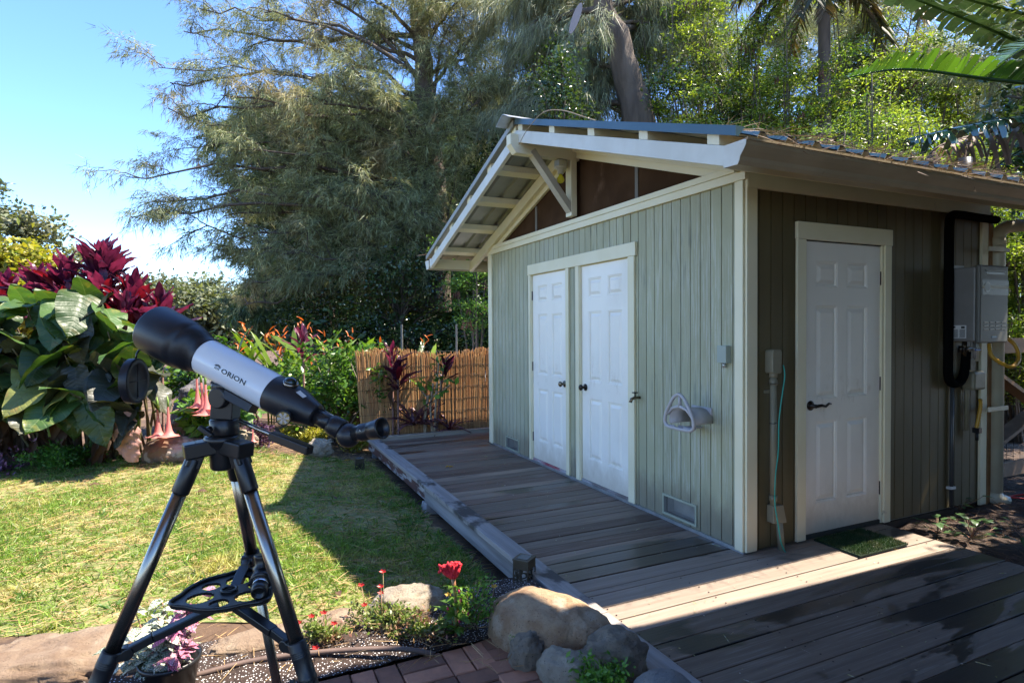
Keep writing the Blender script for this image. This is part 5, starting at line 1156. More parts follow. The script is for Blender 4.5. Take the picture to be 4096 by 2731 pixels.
# trumpet flower shrub
t, tips = shrub('trumpet_flower_shrub', 'low shrub with hanging pink trumpet flowers beside the mottled stone', 'shrub', (-3.72, 7.12, G(-3.72, 7.1)), .72, .48, 9, leafmat('trumpet_leaf', (0.08, 0.19, 0.03), (0.14, 0.26, 0.045), trans=.4, rough=.4, vmin=.6), .17, 2, (.05, .05, .05), 21, r0=.016, wood=M_PALETWIG, up=-.1, aspect=.5)
M_PINK = leafmat('pink_trumpet', (0.82, 0.27, 0.25), (0.86, 0.36, 0.30), trans=.4, rough=.5, tint=(1.1, .9, .85), vmin=.9, vmax=1.1)
def trumpet(par, p, ln, s=1.0, tilt=(0, 0)):
    n = 20; vs = []; prof = [(0, .010), (.35, .013), (.6, .022), (.80, .034), (.92, .052), (1.0, .085), (.985, .100)]
    for (u, r) in prof:
        for k in range(n):
            a = 2*math.pi*k/n; rr = r*s*(1 + (.28*max(0, math.cos(5*a))**3 if u > .9 and r > .06 else 0)); vs.append((tilt[0]*u*ln + rr*math.cos(a), tilt[1]*u*ln + rr*math.sin(a), -u*ln))
    fs = [(i*n + k, i*n + (k+1) % n, (i+1)*n + (k+1) % n, (i+1)*n + k) for i in range(len(prof) - 1) for k in range(n)]
    o = MB().add(vs, fs, True).build('trumpet_flower', M_PINK, par); o.location = p
    MB().tube([(0, 0, .0), (0, 0, .07), (-.01, .01, .12)], [.011*s, .012*s, .004], 8).build('calyx', bpy.data.materials.get('calyx_green') or mat('calyx_green', (0.16, 0.26, 0.05), rough=.5), o)
for p, ln, s in (((.13, -.24, .88), .34, 1.15), ((.20, -.28, .86), .34, 1.2), ((.26, -.22, .90), .32, 1.1), ((.06, -.20, .92), .33, 1.0), ((-.26, -.44, .62), .33, 1.05), ((-.13, -.46, .63), .33, 1.0), ((.62, -.02, .30), .15, .5)): trumpet(t, Vector(p), ln, s, (random.uniform(-.1, .1), random.uniform(-.1, .1)))
# low purple and yellow edging plants
M_PURP = leafmat('purple_groundcover', (0.16, 0.06, 0.11), (0.26, 0.12, 0.19), trans=.25, rough=.5, tint=(1.4, .8, 1.1))
for (x, y, r, h, lb) in ((-5.75, 6.35, .42, .22, 'purple leaved groundcover at the left edge of the lawn'), (-3.28, 7.55, .22, .26, 'dark purple leafy plant behind the tripod head')):
    n = 260; q = np.column_stack([rng.normal(0, r*.5, n), rng.normal(0, r*.4, n), np.abs(rng.normal(0, h*.5, n))]); V, F = leaf_cloud(q, 5, (.03, .03, .03), .05, up=.5, aspect=.6)
    t = thing('purple_plant', lb, 'purple plant', (x, y, G(x, y)), 0, 'purple leaved plants'); link('foliage', np_mesh('foliage', V, F), M_PURP if x < -5 else leafmat('dark_purple_leaf', (0.05, 0.02, 0.05), (0.08, 0.035, 0.075), trans=.2), t)
M_YEL = leafmat('yellow_sprig', (0.28, 0.28, 0.03), (0.36, 0.30, 0.04), (0.14, 0.20, 0.03), trans=.4)
for (x, y, s, lb) in ((-2.63, 7.85, .24, 'yellow green feathery sprig below the focuser'), (-2.15, 8.05, .20, 'small green and yellow plant left of the deck corner'), (-3.0, 8.0, .16, 'tiny yellow sprig under the pan handle')):
    shrub('yellow_sprig', lb, 'plant', (x, y, G(x, y)), s, s, 9, M_YEL, .045, 7, (.03, .03, .025), int(x*-10), r0=.004, group='yellow sprigs')
shrub('weeds', 'low green weeds at the foot of the elephant ears', 'weeds', (-4.95, 6.62, G(-5, 6.6)), .20, .34, 12, leafmat('weed_leaf', (0.05, 0.15, 0.02), (0.08, 0.20, 0.03), trans=.4), .045, 9, (.04, .04, .03), 77, r0=.003)
# ---- ti plants, bromeliads and bare stems in front of the reed screen
x, y = LW(-.98, 5.16)[:2]; ti_plant('tall burgundy ti plant with red ringed stem before the reed screen', (x, y, 0.0), .92, 20, .72, .6, (2, 4, 1, 1, 3), 61, 'single ti plants')
o = bpy.data.objects['ti_plant.008'] if 'ti_plant.008' in bpy.data.objects else None
x, y = LW(-1.02, 5.3)[:2]; ti_plant('second burgundy ti plant tucked behind the tall one', (x, y, 0.0), 1.10, 16, .68, .6, (2, 4, 1, 1, 3), 62, 'single ti plants')
x, y = LW(-.42, 5.22)[:2]; ti_plant('slim ti plant with one scarlet leaf before the reed screen', (x, y, 0.0), .98, 9, .62, .28, (2, 3, 2, 3, 1), 63, 'single ti plants', lean=(.12, 0))
t = thing('dry_ti_leaf', 'withered brown ti leaf dangling before the reed screen', 'leaf', LW(-1.12, 5.12, .62))
for d, s in (((-.6, -.2, .25), .55), ((-.25, -.1, -1), .75), ((-.5, -.2, -.8), .5)): put_leaf(dry_me, 'leaf', t, Vector((.06, 0, .02)), d, s*1.1, .4)
M_BROM = leafmat('bromeliad_leaf', (0.16, 0.06, 0.085), (0.26, 0.12, 0.13), (0.10, 0.09, 0.05), trans=.25, rough=.4, tint=(1.4, .8, .9)); brom_me = leaf_mesh('bromeliad_leaf', .34, .045, strap, M_BROM, curl=.35, fold=.7, nu=8, nv=1, seed=8)
for i, (lx, ly, n, lb) in enumerate(((-.78, 5.14, 18, 'purple bromeliad rosette nearest the deck corner'), (-.62, 5.2, 14, 'purple bromeliad beside the pale bare stems'), (-.25, 5.17, 11, 'dried purple bromeliad at the middle of the reed screen'))):
    t = thing('bromeliad', lb, 'bromeliad', LW(lx, ly, .0 + (.12 if i < 2 else 0)), 0, 'bromeliads'); rs = random.Random(90 + i)
    for k in range(n):
        az = k*2.4 + rs.uniform(-.3, .3); el = rs.uniform(.05, 1.2); put_leaf(brom_me, 'leaf', t, Vector((0, 0, .05)), (math.cos(az)*math.cos(el), math.sin(az)*math.cos(el)*.6, math.sin(el)), rs.uniform(.7, 1.25), rs.uniform(-.4, .4))
t = thing('bare_shrub', 'pale crooked stems with a few bright leaves before the reed screen', 'shrub', LW(-.5, 5.16, 0)); m = MB(); rs = random.Random(4); ends = []
for b, e, r in (((-.10, 0, 0), (-.05, 0, .55), .028), ((.0, 0, 0), (.02, 0, .72), .022), ((.03, 0, .0), (.10, 0, 1.02), .020), ((-.05, 0, .38), (.12, -.04, .62), .013), ((-.05, 0, .5), (-.20, -.03, .72), .012), ((.02, 0, .45), (.26, -.03, .70), .012), ((.12, -.04, .62), (.05, -.05, .86), .010)):
    b = Vector(b); e = Vector(e); pth = smooth_path([b, b.lerp(e, .5) + Vector((rs.uniform(-.04, .04), 0, .02)), e], 4); m.tube(pth, list(np.linspace(r, r*.6, len(pth))), 7); ends.append(e)
m.build('stems', M_PALETWIG, t); V, F = leaf_cloud([tuple(e) for e in ends], 8, (.05, .03, .04), .13, up=.3, aspect=.5); link('foliage', np_mesh('foliage', V, F), leafmat('bright_leaf', (0.10, 0.24, 0.03), (0.16, 0.30, 0.05), trans=.4), t)

# ================================================================ REED SCREEN, WIRE FENCE, TUB
rf_ = thing('reed_fence', 'golden brown split reed screen beyond the far end of the deck', 'fence', (CX, CY, 0), TH)
m = MB(); rs = random.Random(12)
for layer, (n, oy) in enumerate(((400, 5.34), (400, 5.352), (300, 5.364))):
    for i in range(n):
        u = i/n; x = -1.44 + u*2.19 + rs.uniform(-.004, .004); top = 1.12 + .04*math.sin(u*9) + rs.uniform(-.06, .05) - (.10 if rs.random() < .05 else 0) + (.03 if layer else 0) - .02*u; tl = -.045*(1 - u) + .05*u + rs.uniform(-.01, .01); r = rs.uniform(.0036, .0062)
        m.tube([(x + tl*-.3, oy + rs.uniform(-.006, .006), -.15), (x + tl*.5 + rs.uniform(-.006, .006), oy + rs.uniform(-.008, .008), .5), (x + tl*1.4, oy + rs.uniform(-.01, .01), top)], [r, r, r*.8], 4, caps=False)
M_REED = NT('dry_reed'); g_ = M_REED.new('ShaderNodeNewGeometry'); c_ = M_REED.mix(g_.outputs['Random Per Island'], (0.38, 0.17, 0.065), (0.60, 0.35, 0.145)); c_ = M_REED.mix(M_REED.rng(M_REED.noise(14, (1, 1, .3), 4), .55, .75), c_, (0.28, 0.14, 0.06)); M_REED.setc(c_); M_REED.rough(.6)
o = m.build('reeds', M_REED.m, rf_); o['kind'] = 'stuff'
for z in (.12, .30, .47, .64, .80, .95): MB().tube([(-1.50 + .25*k, 5.328 + (k % 2)*.003, z + .006*math.sin(k*2.1)) for k in range(10)], .0022, 5).build('binding_wire', M_DARKWOOD, rf_)
for i, (lx, ly, lb) in enumerate(((-.86, 6.3, 'nearer'), (.05, 6.3, 'farther'))):
    x = LW((-.55, .38)[i], 6.6); t = thing('fence_post', ('left' if i == 0 else 'right') + ' galvanised steel stake of the wire fence behind the reed screen', 'post', x, 0, 'wire fence stakes'); MB().bb(-.015, .015, -.015, .015, -.2, 1.55).build('stake', M_STUD, t)
t = thing('wire_fence', 'thin wire mesh fence stretched behind the reed screen', 'fence', (CX, CY, 0), TH); m = MB()
for k in range(7): m.tube([(-1.9, 6.6, .2 + k*.15), (1.8, 6.6, .2 + k*.15 + .01)], .0015, 4)
for k in range(26): m.tube([(-1.9 + k*.148, 6.6, .2), (-1.9 + k*.148, 6.6, 1.12)], .0012, 4)
m.build('mesh_wires', mat('dull_wire', (0.10, 0.11, 0.11), rough=.6), t)
t = thing('hot_tub', 'white topped hot tub with reddish wooden side behind the reed screen', 'hot tub', (CX, CY, 0), TH)
MB().bb(-.55, 1.6, 5.75, 7.3, -.2, .60).build('cabinet', mat('cedar_cabinet', (0.30, 0.075, 0.04), (0.22, 0.055, 0.03), 6, (6, 1, .2), rough=.6), t); MB().bb(-.60, 1.65, 5.70, 7.35, .601, .68).build('rim', mat('white_acrylic', (0.75, 0.76, 0.76), rough=.3), t, bevel=.02); MB().bb(-.5, 1.5, 5.8, 7.2, .681, .72).build('cover', mat('pale_cover', (0.62, 0.64, 0.66), rough=.6), t, bevel=.02)
t = thing('covered_grill', 'low grill under a dark blue cover left of the reed screen', 'grill', (-2.22, 9.9, -.1), .3)
m = MB(); m.hexa([(-.34, -.26, .25), (.34, -.26, .25), (.34, .26, .25), (-.34, .26, .25), (-.24, -.18, .70), (.22, -.18, .74), (.22, .18, .74), (-.24, .18, .70)]); m.build('cover', mat('dark_tarp', (0.02, 0.028, 0.04), (0.03, 0.04, 0.055), 7, rough=.5, bump=.6, bscale=9, bdist=.04), t, bevel=.05)
MB().bb(-.345, .345, -.265, .265, .20, .249).build('teal_hem', mat('teal_hem', (0.01, 0.11, 0.12), rough=.5), t); MB().bb(-.28, .28, -.2, .2, 0, .20).build('base', M_DARKWOOD, t)

# ================================================================ FRONT BED
def bed(x, y):
    lx, ly = loc2(x, y); return .028
# cockscomb celosia
x, y = -.275, 2.785; t = thing('celosia', 'red cockscomb celosia in the front bed beside the boulder', 'flower', (x, y, bed(x, y)))
M_STEM = mat('red_green_stem', (0.20, 0.22, 0.05), (0.34, 0.06, 0.07), 7, (1, 1, .5), rough=.5)
MB().tube([(0, 0, 0), (.004, 0, .12), (-.004, 0, .22), (-.012, -.004, .285)], [.008, .0085, .008, .012], 8).build('stem', M_STEM, t)
vs = []; fs = []; nu, nv = 40, 12
for i in range(nu):
    a = i/(nu - 1)
    for k in range(nv):
        s = k/(nv - 1); rx = (.010 + .046*s**.6); xx = (a - .5)*2*rx + .0; fold = .012*s*math.sin(a*34) + .006*s*math.sin(a*61)
        vs.append((-.014 + xx - .012*s, -.004 + fold + .005*math.sin(s*9 + a*7), .276 + .058*s + .006*s*math.sin(a*17) + .012*s*math.sin(a*3.1)))
fs = [(i*nv + k, i*nv + k + 1, (i+1)*nv + k + 1, (i+1)*nv + k) for i in range(nu - 1) for k in range(nv - 1)]
M_COMB = mat('cockscomb_red', (0.62, 0.012, 0.025), (0.75, 0.03, 0.045), 60, rough=.75, bump=.8, bscale=160, bdist=.004)
cb = MB().add(vs, fs, True); 
o = cb.build('flower_comb', M_COMB, t); q = o.modifiers.new('thick', 'SOLIDIFY'); q.thickness = .008
m = MB()
for i in range(26): m.lathe([(-.005, .003), (0, .0068), (.006, .0075), (.010, .003)], (-.074 + .0040*i, -.006 + .010*math.sin(i*2.3), .322 + .007*math.sin(i*1.4) + .0012*i - .0009*(i - 13)**2*.12), (.3*math.sin(i), -.4, 1), 10)
m.build('comb_crest', M_COMB, t)
M_CELO = leafmat('celosia_leaf', (0.10, 0.24, 0.03), (0.18, 0.32, 0.05), trans=.4, rough=.4); ce_me = leaf_mesh('celosia_leaf', .095, .034, lance, M_CELO, curl=.3, fold=.35, nu=7, nv=2, seed=6)
rs = random.Random(8)
for i in range(34):
    z = rs.uniform(.015, .24); az = i*2.4; el = rs.uniform(-.1, .75); put_leaf(ce_me, 'leaf', t, Vector((0, 0, z)), (math.cos(az)*math.cos(el), math.sin(az)*math.cos(el), math.sin(el)), rs.uniform(.7, 1.25)*(1.15 - z*1.6), rs.uniform(-.5, .5))
bud = MB().lathe([(0, .002), (.006, .005), (.013, .0055), (.019, .002)], (0, 0, 0), (0, 0, 1), 10).mesh('flower_bud'); bud.materials.append(mat('magenta_bud', (0.36, 0.015, 0.06), rough=.6))
for p in ((.028, -.02, .17), (-.035, -.02, .13), (.06, -.02, .105), (.02, -.03, .075), (.018, -.022, .21)):
    o = bpy.data.objects.new('flower_bud', bud); COL.objects.link(o); o.parent = t; o.location = p
# companion with a yellow portulaca flower
def portulaca(label, x, y, n, r, h, seed, mt, flowers, group='portulaca plants'):
    t = thing('portulaca', label, 'flower', (x, y, bed(x, y)), 0, group); rs = random.Random(seed); m = MB(); tips = []
    for i in range(n):
        az = rs.uniform(0, 6.28); d = rs.uniform(.2, 1)*r; e = Vector((math.cos(az)*d, math.sin(az)*d*.7, rs.uniform(.25, 1)*h)); pth = smooth_path([(0 + rs.uniform(-.5, .5)*r*.6, rs.uniform(-.3, .3)*r, 0), e*.5 + Vector((0, 0, .012)), e], 4); m.tube(pth, .0022, 4); tips += pth[3:]
    m.build('stems', M_REDSTEM, t); V, F = leaf_cloud([tuple(p) for p in tips], 6, (.012, .012, .010), .022, up=.5, aspect=.55); link('foliage', np_mesh('foliage', V, F), mt, t)
    for (fx, fy, fz, c) in flowers:
        mm = MB()
        for k in range(5):
            a = 2*math.pi*k/5 + fx*20; u_ = Vector((math.cos(a), math.sin(a)*.6, .45)); s_ = Vector((-math.sin(a), math.cos(a)*.6, 0)); mm.add([(0, 0, 0), u_*.010 + s_*.007, u_*.019, u_*.010 - s_*.007], [(0, 1, 2, 3)])
        o = mm.build('flower', c, t); o.location = (fx, fy, fz); o.rotation_euler = (.7, 0, 0)
        MB().tube([(fx*.7, fy*.7, 0.0), (fx, fy, fz)], .0018, 5).build('flower_stem', M_REDSTEM, t)
    return t
M_REDSTEM = mat('pinkish_stem', (0.30, 0.14, 0.10), (0.22, 0.20, 0.08), 20, rough=.6)
M_PORT = leafmat('portulaca_leaf', (0.12, 0.19, 0.035), (0.20, 0.24, 0.06), (0.22, 0.10, 0.07), trans=.3, rough=.4, scale=12)
M_REDFL = leafmat('scarlet_petal', (0.75, 0.015, 0.015), (0.8, 0.04, 0.03), trans=.35, tint=(1.2, .5, .5)); M_YELFL = leafmat('yellow_petal', (0.8, 0.40, 0.03), (0.85, 0.5, 0.06), trans=.35, tint=(1.1, 1, .6))
portulaca('trailing portulaca with yellow flower climbing beside the celosia', -.215, 2.86, 22, .13, .22, 3, M_CELO, [(-.10, -.02, .17, M_YELFL), (.12, .0, .20, M_YELFL)])
portulaca('low portulaca mat with red flowers in the middle of the bed', -.62, 2.85, 46, .22, .10, 4, M_PORT, [(-.02, .05, .26, M_REDFL), (-.025, .02, .20, M_REDFL), (-.13, .06, .19, M_REDFL), (-.10, .0, .12, M_REDFL), (-.03, .05, .155, M_REDFL)])
portulaca('small portulaca with red flowers beside the tripod leg', -.89, 2.75, 26, .14, .09, 6, M_PORT, [(.02, -.04, .15, M_REDFL), (-.04, -.03, .13, M_REDFL), (-.09, -.05, .11, M_REDFL), (-.0, -.1, .02, M_REDFL), (.06, -.02, .09, M_REDFL)])
portulaca('sparse portulaca runners over the dark soil', -.43, 2.79, 24, .2, .05, 9, M_PORT, [])
shrub('weeds', 'tiny green weeds between the rocks at the deck border', 'weeds', (.33, 2.34, .03), .06, .10, 14, M_CELO, .03, 6, (.02, .02, .015), 41, r0=.002)
shrub('weeds', 'tiny green weeds under the lower side of the boulder', 'weeds', (.04, 2.72, .03), .05, .08, 10, M_CELO, .024, 6, (.02, .02, .015), 43, r0=.002)
# irrigation hose
t = thing('irrigation_hose', 'brown irrigation hose lying along the front bed', 'hose', (0, 0, 0))
MB().tube(smooth_path([(-1.6, 2.34, .02), (-1.32, 2.475, .035), (-1.12, 2.56, .045), (-.9, 2.615, .045), (-.7, 2.64, .045), (-.5, 2.65, .04), (-.36, 2.66, .01)], 6), .0115, 10).build('hose', mat('brown_hose', (0.10, 0.065, 0.05), (0.14, 0.095, 0.075), 9, rough=.55), t)
# potted polka dot plant
pot = thing('potted_plant', 'pink and white speckled polka dot plant in a black pot', 'potted plant', (-1.40, 2.40, -.005))
MB().lathe([(0, .085), (.135, .108), (.137, .116), (.155, .117), (.155, .109), (.14, .104), (.13, .0)], (0, 0, 0), (0, 0, 1), 32, caps=False).build('pot', M_BLACK, pot)
def polka(name, a, b):
    t = NT(name); g = t.new('ShaderNodeNewGeometry'); oi = t.new('ShaderNodeObjectInfo')
    v = t.new('ShaderNodeTexVoronoi'); v.feature = 'DISTANCE_TO_EDGE'; v.inputs['Scale'].default_value = 95; t.ln(t.coord(), v.inputs['Vector'])
    base = t.mix(oi.outputs['Random'], a, b); col = t.mix(t.rng(v.outputs['Distance'], .05, .10, 1, 0), base, (0.05, 0.10, 0.035)); col = t.mix(t.rng(t.noise(25), .58, .68), col, (0.07, 0.12, 0.05))
    t.setc(col); t.rough(.5); tr = t.new('ShaderNodeBsdfTranslucent'); t.ln(col, tr.inputs['Color']); ms = t.new('ShaderNodeMixShader'); ms.inputs[0].default_value = .3; t.ln(t.p.outputs[0], ms.inputs[1]); t.ln(tr.outputs[0], ms.inputs[2]); t.ln(ms.outputs[0], t.out.inputs['Surface']); return t.m
pk = [leaf_mesh('leaf', .062, .034, lance, mt, curl=.35, fold=.25, nu=7, nv=2, seed=i) for i, mt in enumerate((polka('polka_white', (0.72, 0.72, 0.62), (0.45, 0.5, 0.38)), polka('polka_pink', (0.68, 0.16, 0.34), (0.60, 0.30, 0.42))))]
rs = random.Random(14); m = MB()
for i in range(30):
    side = rs.uniform(-1, 1); h = rs.uniform(.18, .36) + .06*side; az = rs.uniform(0, 6.28); d = rs.uniform(.02, .16); e = Vector((math.cos(az)*d + .06*side, math.sin(az)*d, h)); b = Vector((rs.uniform(-.05, .05), rs.uniform(-.05, .05), .13)); pth = smooth_path([b, b.lerp(e, .5), e], 4); m.tube(pth, .0022, 5)
    for q in range(2, len(pth)):
        for w_ in range(2):
            az2 = rs.uniform(0, 6.28); put_leaf(pk[1 if pth[q].x + rs.uniform(-.03, .03) > .035 else 0], 'leaf', pot, pth[q], (math.cos(az2), math.sin(az2), rs.uniform(-.25, .4)), rs.uniform(.65, 1.25), rs.uniform(-.4, .4))
m.build('stems', M_REDSTEM, pot)
# plant in the shaded soil beside the deck
M_SEED = leafmat('seedling_leaf', (0.07, 0.17, 0.05), (0.11, 0.22, 0.07), trans=.35, rough=.4)
for i, (lx, ly, n, s, lb) in enumerate(((1.72, -.42, 20, .075, 'lit green seedling in the dark soil beside the deck edge'), (1.86, -.72, 16, .065, 'green seedling farther right in the dark soil'), (1.60, -.26, 12, .06, 'small green seedling between the doormat and the soil'), (2.35, .0, 12, .06, 'dark ivy seedling at the foot of the cream drain pipe'))):
    p = LW(lx, ly, -.03); t = thing('seedling', lb, 'seedling', p, 0, 'seedlings in the shaded soil'); rs = random.Random(i + 70); sm = leaf_mesh('leaf', 1.0, .6, lance, M_SEED, curl=.25, fold=.2, nu=6, nv=2, seed=i); m = MB()
    for k in range(n):
        az = k*2.4; r = rs.uniform(.02, .17); e = Vector((math.cos(az)*r, math.sin(az)*r, rs.uniform(.03, .15))); m.tube([(0, 0, 0), tuple(e)], .002, 4); put_leaf(sm, 'leaf', t, e, (math.cos(az), math.sin(az), rs.uniform(-.1, .5)), s*rs.uniform(.7, 1.3))
    m.build('stems', M_REDSTEM, t)
# fallen leaves and blossoms one can pick out
fl = leaf_mesh('fallen_leaf', .09, .05, lance, M_DRYLEAF, curl=.2, fold=.3, nu=6, nv=2, wave=.05, seed=1)
for i, (x, y, s, lb) in enumerate(((-2.95, 5.55, 1.1, 'curled reddish fallen leaf left of the tripod on the lawn'), (-2.35, 5.30, .8, 'small brown fallen leaf left of the rear tripod leg'), (-1.62, 5.45, .8, 'pale fallen leaf in the shadow on the lawn'), (-1.05, 4.6, .7, 'brown fallen leaf on the shaded grass'), (-1.02, 3.42, .8, 'tan fallen leaf by the sandy slab rock'), (-4.2, 5.9, 1.0, 'brown fallen leaf on the sunny lawn at far left'))):
    o = link('fallen_leaf', fl, None); o.location = (x, y, G(x, y) + .03); o.rotation_euler = (.2, -.25, i*1.3); o.scale = (s, s, s); props(o, lb, 'leaf', 'fallen leaves on the lawn')
M_YB = leafmat('yellow_blossom', (0.85, 0.5, 0.02), (0.8, 0.4, 0.02), trans=.3, tint=(1, 1, .5)); m = MB()
for k in range(5):
    a = 1.257*k; m.add([(0, 0, .006), (.03*math.cos(a - .35), .03*math.sin(a - .35), .012), (.052*math.cos(a), .052*math.sin(a), .004), (.03*math.cos(a + .35), .03*math.sin(a + .35), .012)], [(0, 1, 2, 3)])
o = m.build('fallen_blossom', M_YB); o.location = LW(-.93, 3.18, .002); props(o, 'small yellow blossom lying on the deck planks', 'flower')
o = link('fallen_blossom', o.data, None); o.location = (-2.06, 7.4, G(-2.06, 7.4) + .02); props(o, 'yellow blossom at the far edge of the lawn', 'flower')
# twig caught on the ridge
t = yard('fallen_twig', 'long dry twig draped over the ridge of the shed roof', 'twig')
MB().tube(smooth_path([(-.668, 1.95, 3.10), (-.672, 1.76, 3.18), (-.66, 1.5, 3.235), (-.63, 1.25, 3.175), (-.58, 1.02, 3.06), (-.54, .9, 2.995)], 5), list(np.linspace(.003, .005, 26)), 6).build('twig', M_PALETWIG, t)
q = np.column_stack([rng.uniform(-.5, 2.9, 1500), -.62 + np.abs(rng.normal(0, .28, 1500)), np.zeros(1500)]); q[:, 2] = RZ - np.abs(q[:, 1] - RY)*SL + .20 + rng.uniform(0, .03, 1500); q[:, 2] = np.where(q[:, 1] < -.5, 2.425, q[:, 2]); w = np.array([LW(*p) for p in q])
qq = np.column_stack([rng.uniform(-.66, 1.0, 260), rng.uniform(3.9, 4.95, 260)]); zz = RZ - np.abs(qq[:, 1] - RY)*SL + .2; w = np.concatenate([w, np.array([LW(a, b, c) for (a, b), c in zip(qq, zz)])])
an = rng.uniform(0, 6.3, len(w)); D = unit(np.column_stack([np.cos(an), np.sin(an), rng.normal(.05, .22, len(w))])); V, F = blade_arrays(w, D, rng.uniform(.06, .24, len(w)), rng.uniform(.003, .005, len(w)), .06, 2)
o = link('roof_litter', np_mesh('roof_litter', V, F), leafmat('roof_needles', (0.24, 0.15, 0.10), (0.16, 0.10, 0.07), trans=.1, rough=.7)); props(o, 'dry needles and twigs gathered along the roof edge and gutter', 'litter', kind='stuff')

# ================================================================ TIMBER FENCE AT THE RIGHT
t = yard('timber_fence', 'brown timber fence with diagonal braces at the right edge', 'fence')
for x in (2.96, 5.2): MB().bb(x, x + .09, .30, .39, -.2, 1.40).build('post', M_DARKWOOD, t)
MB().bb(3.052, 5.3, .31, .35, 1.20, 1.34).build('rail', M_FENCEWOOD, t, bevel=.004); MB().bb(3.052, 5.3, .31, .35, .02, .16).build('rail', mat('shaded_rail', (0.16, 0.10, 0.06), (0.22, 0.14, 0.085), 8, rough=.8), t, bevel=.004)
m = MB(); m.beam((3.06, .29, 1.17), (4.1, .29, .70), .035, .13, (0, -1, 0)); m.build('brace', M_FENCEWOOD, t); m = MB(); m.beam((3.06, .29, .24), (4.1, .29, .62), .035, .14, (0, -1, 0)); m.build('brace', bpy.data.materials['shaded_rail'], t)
m = MB()
for k in range(12): m.tube([(3.05, .37, .05 + k*.11), (5.2, .37, .05 + k*.11)], .0018, 4)
for k in range(18): m.tube([(3.08 + k*.12, .37, .0), (3.08 + k*.12, .37, 1.25)], .0018, 4)
m.build('wire_mesh', M_DARKWOOD, t)
t = thing('red_cord_coil', 'small coil of red cord on the soil by the drain pipe', 'cord', LW(3.02, -.12, 0.02)); MB().tube([(.09*math.cos(a*.5)*(1 + .05*a), .06*math.sin(a*.5), .01*math.sin(a)) for a in range(26)], .006, 6).build('cord', mat('red_cord', (0.5, 0.03, 0.03), rough=.5), t)
# ================================================================ TREES
def at(px, py, Y):       # surveyed point: bearing and elevation from the viewpoint, at distance Y
    return Vector(((px - 2048)/2390.18*Y, Y, CAM_H + (1314 - py)/2390.18*Y))
def wood_path(m, pts, r0, r1, n=6, wob=.0, seed=0):
    rs = random.Random(seed); p = smooth_path(pts, 5)
    if wob: p = [p[0]] + [q + Vector((rs.gauss(0, wob), rs.gauss(0, wob), rs.gauss(0, wob))) for q in p[1:-1]] + [p[-1]]
    m.tube(p, list(np.linspace(r0, r1, len(p))), n, caps=False); return p
M_TRUNK = mat('dark_trunk_bark', (0.075, 0.055, 0.04), (0.13, 0.10, 0.075), 4, (1, 1, .2), rough=.95, bump=1.0, bscale=9, bstretch=(1, 1, .15), bdist=.06)
class Needles:
    def __init__(s): s.P = []; s.D = []; s.L = []; s.W = []
    def spray(s, pts, dirs, n, ln, wd, down, jit=.10):
        P_ = np.repeat(np.asarray(pts, float), n, 0) + rng.normal(0, jit, (len(pts)*n, 3)); D = np.repeat(np.asarray(dirs, float), n, 0)*.8 + rng.normal(0, .45, (len(pts)*n, 3)); D[:, 2] -= down
        s.P.append(P_); s.D.append(unit(D)); s.L.append(rng.uniform(.5, 1.2, len(P_))*ln); s.W.append(rng.uniform(.7, 1.2, len(P_))*wd)
    def mesh(s, name, bend=.25):
        V, F = blade_arrays(np.concatenate(s.P), np.concatenate(s.D), np.concatenate(s.L), np.concatenate(s.W), bend, 1); return np_mesh(name, V, F)
def limb(m, nd, a, b, r0, nsub, sublen, n, ln, wd, down, seed, sag=.08, start=.22, up=.25, tw=3, twl=.42):
    rs = random.Random(seed); a = Vector(a); b = Vector(b); d = b - a; Ld = d.length
    p = wood_path(m, [a, a.lerp(b, .5) + Vector((0, 0, Ld*sag)), b], r0, r0*.18, 5, Ld*.012, seed); bd = d.normalized()
    for k in range(nsub):
        u = start + (1 - start)*(k + rs.random())/nsub; i = min(len(p) - 2, int(u*(len(p) - 1))); s0 = p[i].lerp(p[i+1], rs.random()); sd = (bd*rs.uniform(.35, .9) + Vector((rs.gauss(0, .6), rs.gauss(0, .6), rs.gauss(up, .35)))).normalized()
        L2 = sublen*rs.uniform(.5, 1.15)*(1.1 - .35*u); e = s0 + sd*L2; q = wood_path(m, [s0, s0.lerp(e, .5) + Vector((0, 0, .06*L2)), e + Vector((0, 0, -.10*L2))], max(.012, r0*.22), .005, 4, .02, seed*31 + k)
        sdir = (q[-1] - q[0]).normalized(); tp, td = [], []
        for v in q[2:]:
            for _ in range(tw):
                dv = (sdir*.6 + Vector((rs.gauss(0, .55), rs.gauss(0, .55), rs.gauss(.05, .4) - down*.5))).normalized(); tl = twl*rs.uniform(.5, 1.2)
                for f in (.25, .5, .75, 1.0): tp.append(tuple(v + dv*tl*f + Vector((0, 0, -.12*tl*f*f)))); td.append(tuple(dv))
        nd.spray(tp, td, n, ln, wd, down*.6, .025)
    nd.spray([tuple(v) for v in p[-4:]], [tuple(bd)]*4, n, ln, wd, down)
M_IRON = leafmat('ironwood_needles', (0.22, 0.26, 0.12), (0.31, 0.33, 0.165), (0.38, 0.33, 0.17), trans=.35, rough=.55, scale=.5, tint=(1.2, 1.15, .7), vmin=.45, vmax=1.35)
M_IRONPALE = leafmat('pale_ironwood_needles', (0.25, 0.285, 0.17), (0.34, 0.35, 0.22), (0.21, 0.25, 0.13), trans=.35, rough=.55, scale=.6, tint=(1.15, 1.15, .75), vmin=.5, vmax=1.35)
M_IRONDK = leafmat('dark_ironwood_needles', (0.095, 0.15, 0.06), (0.15, 0.20, 0.085), (0.21, 0.22, 0.105), trans=.3, rough=.55, scale=.6, vmin=.4, vmax=1.3)
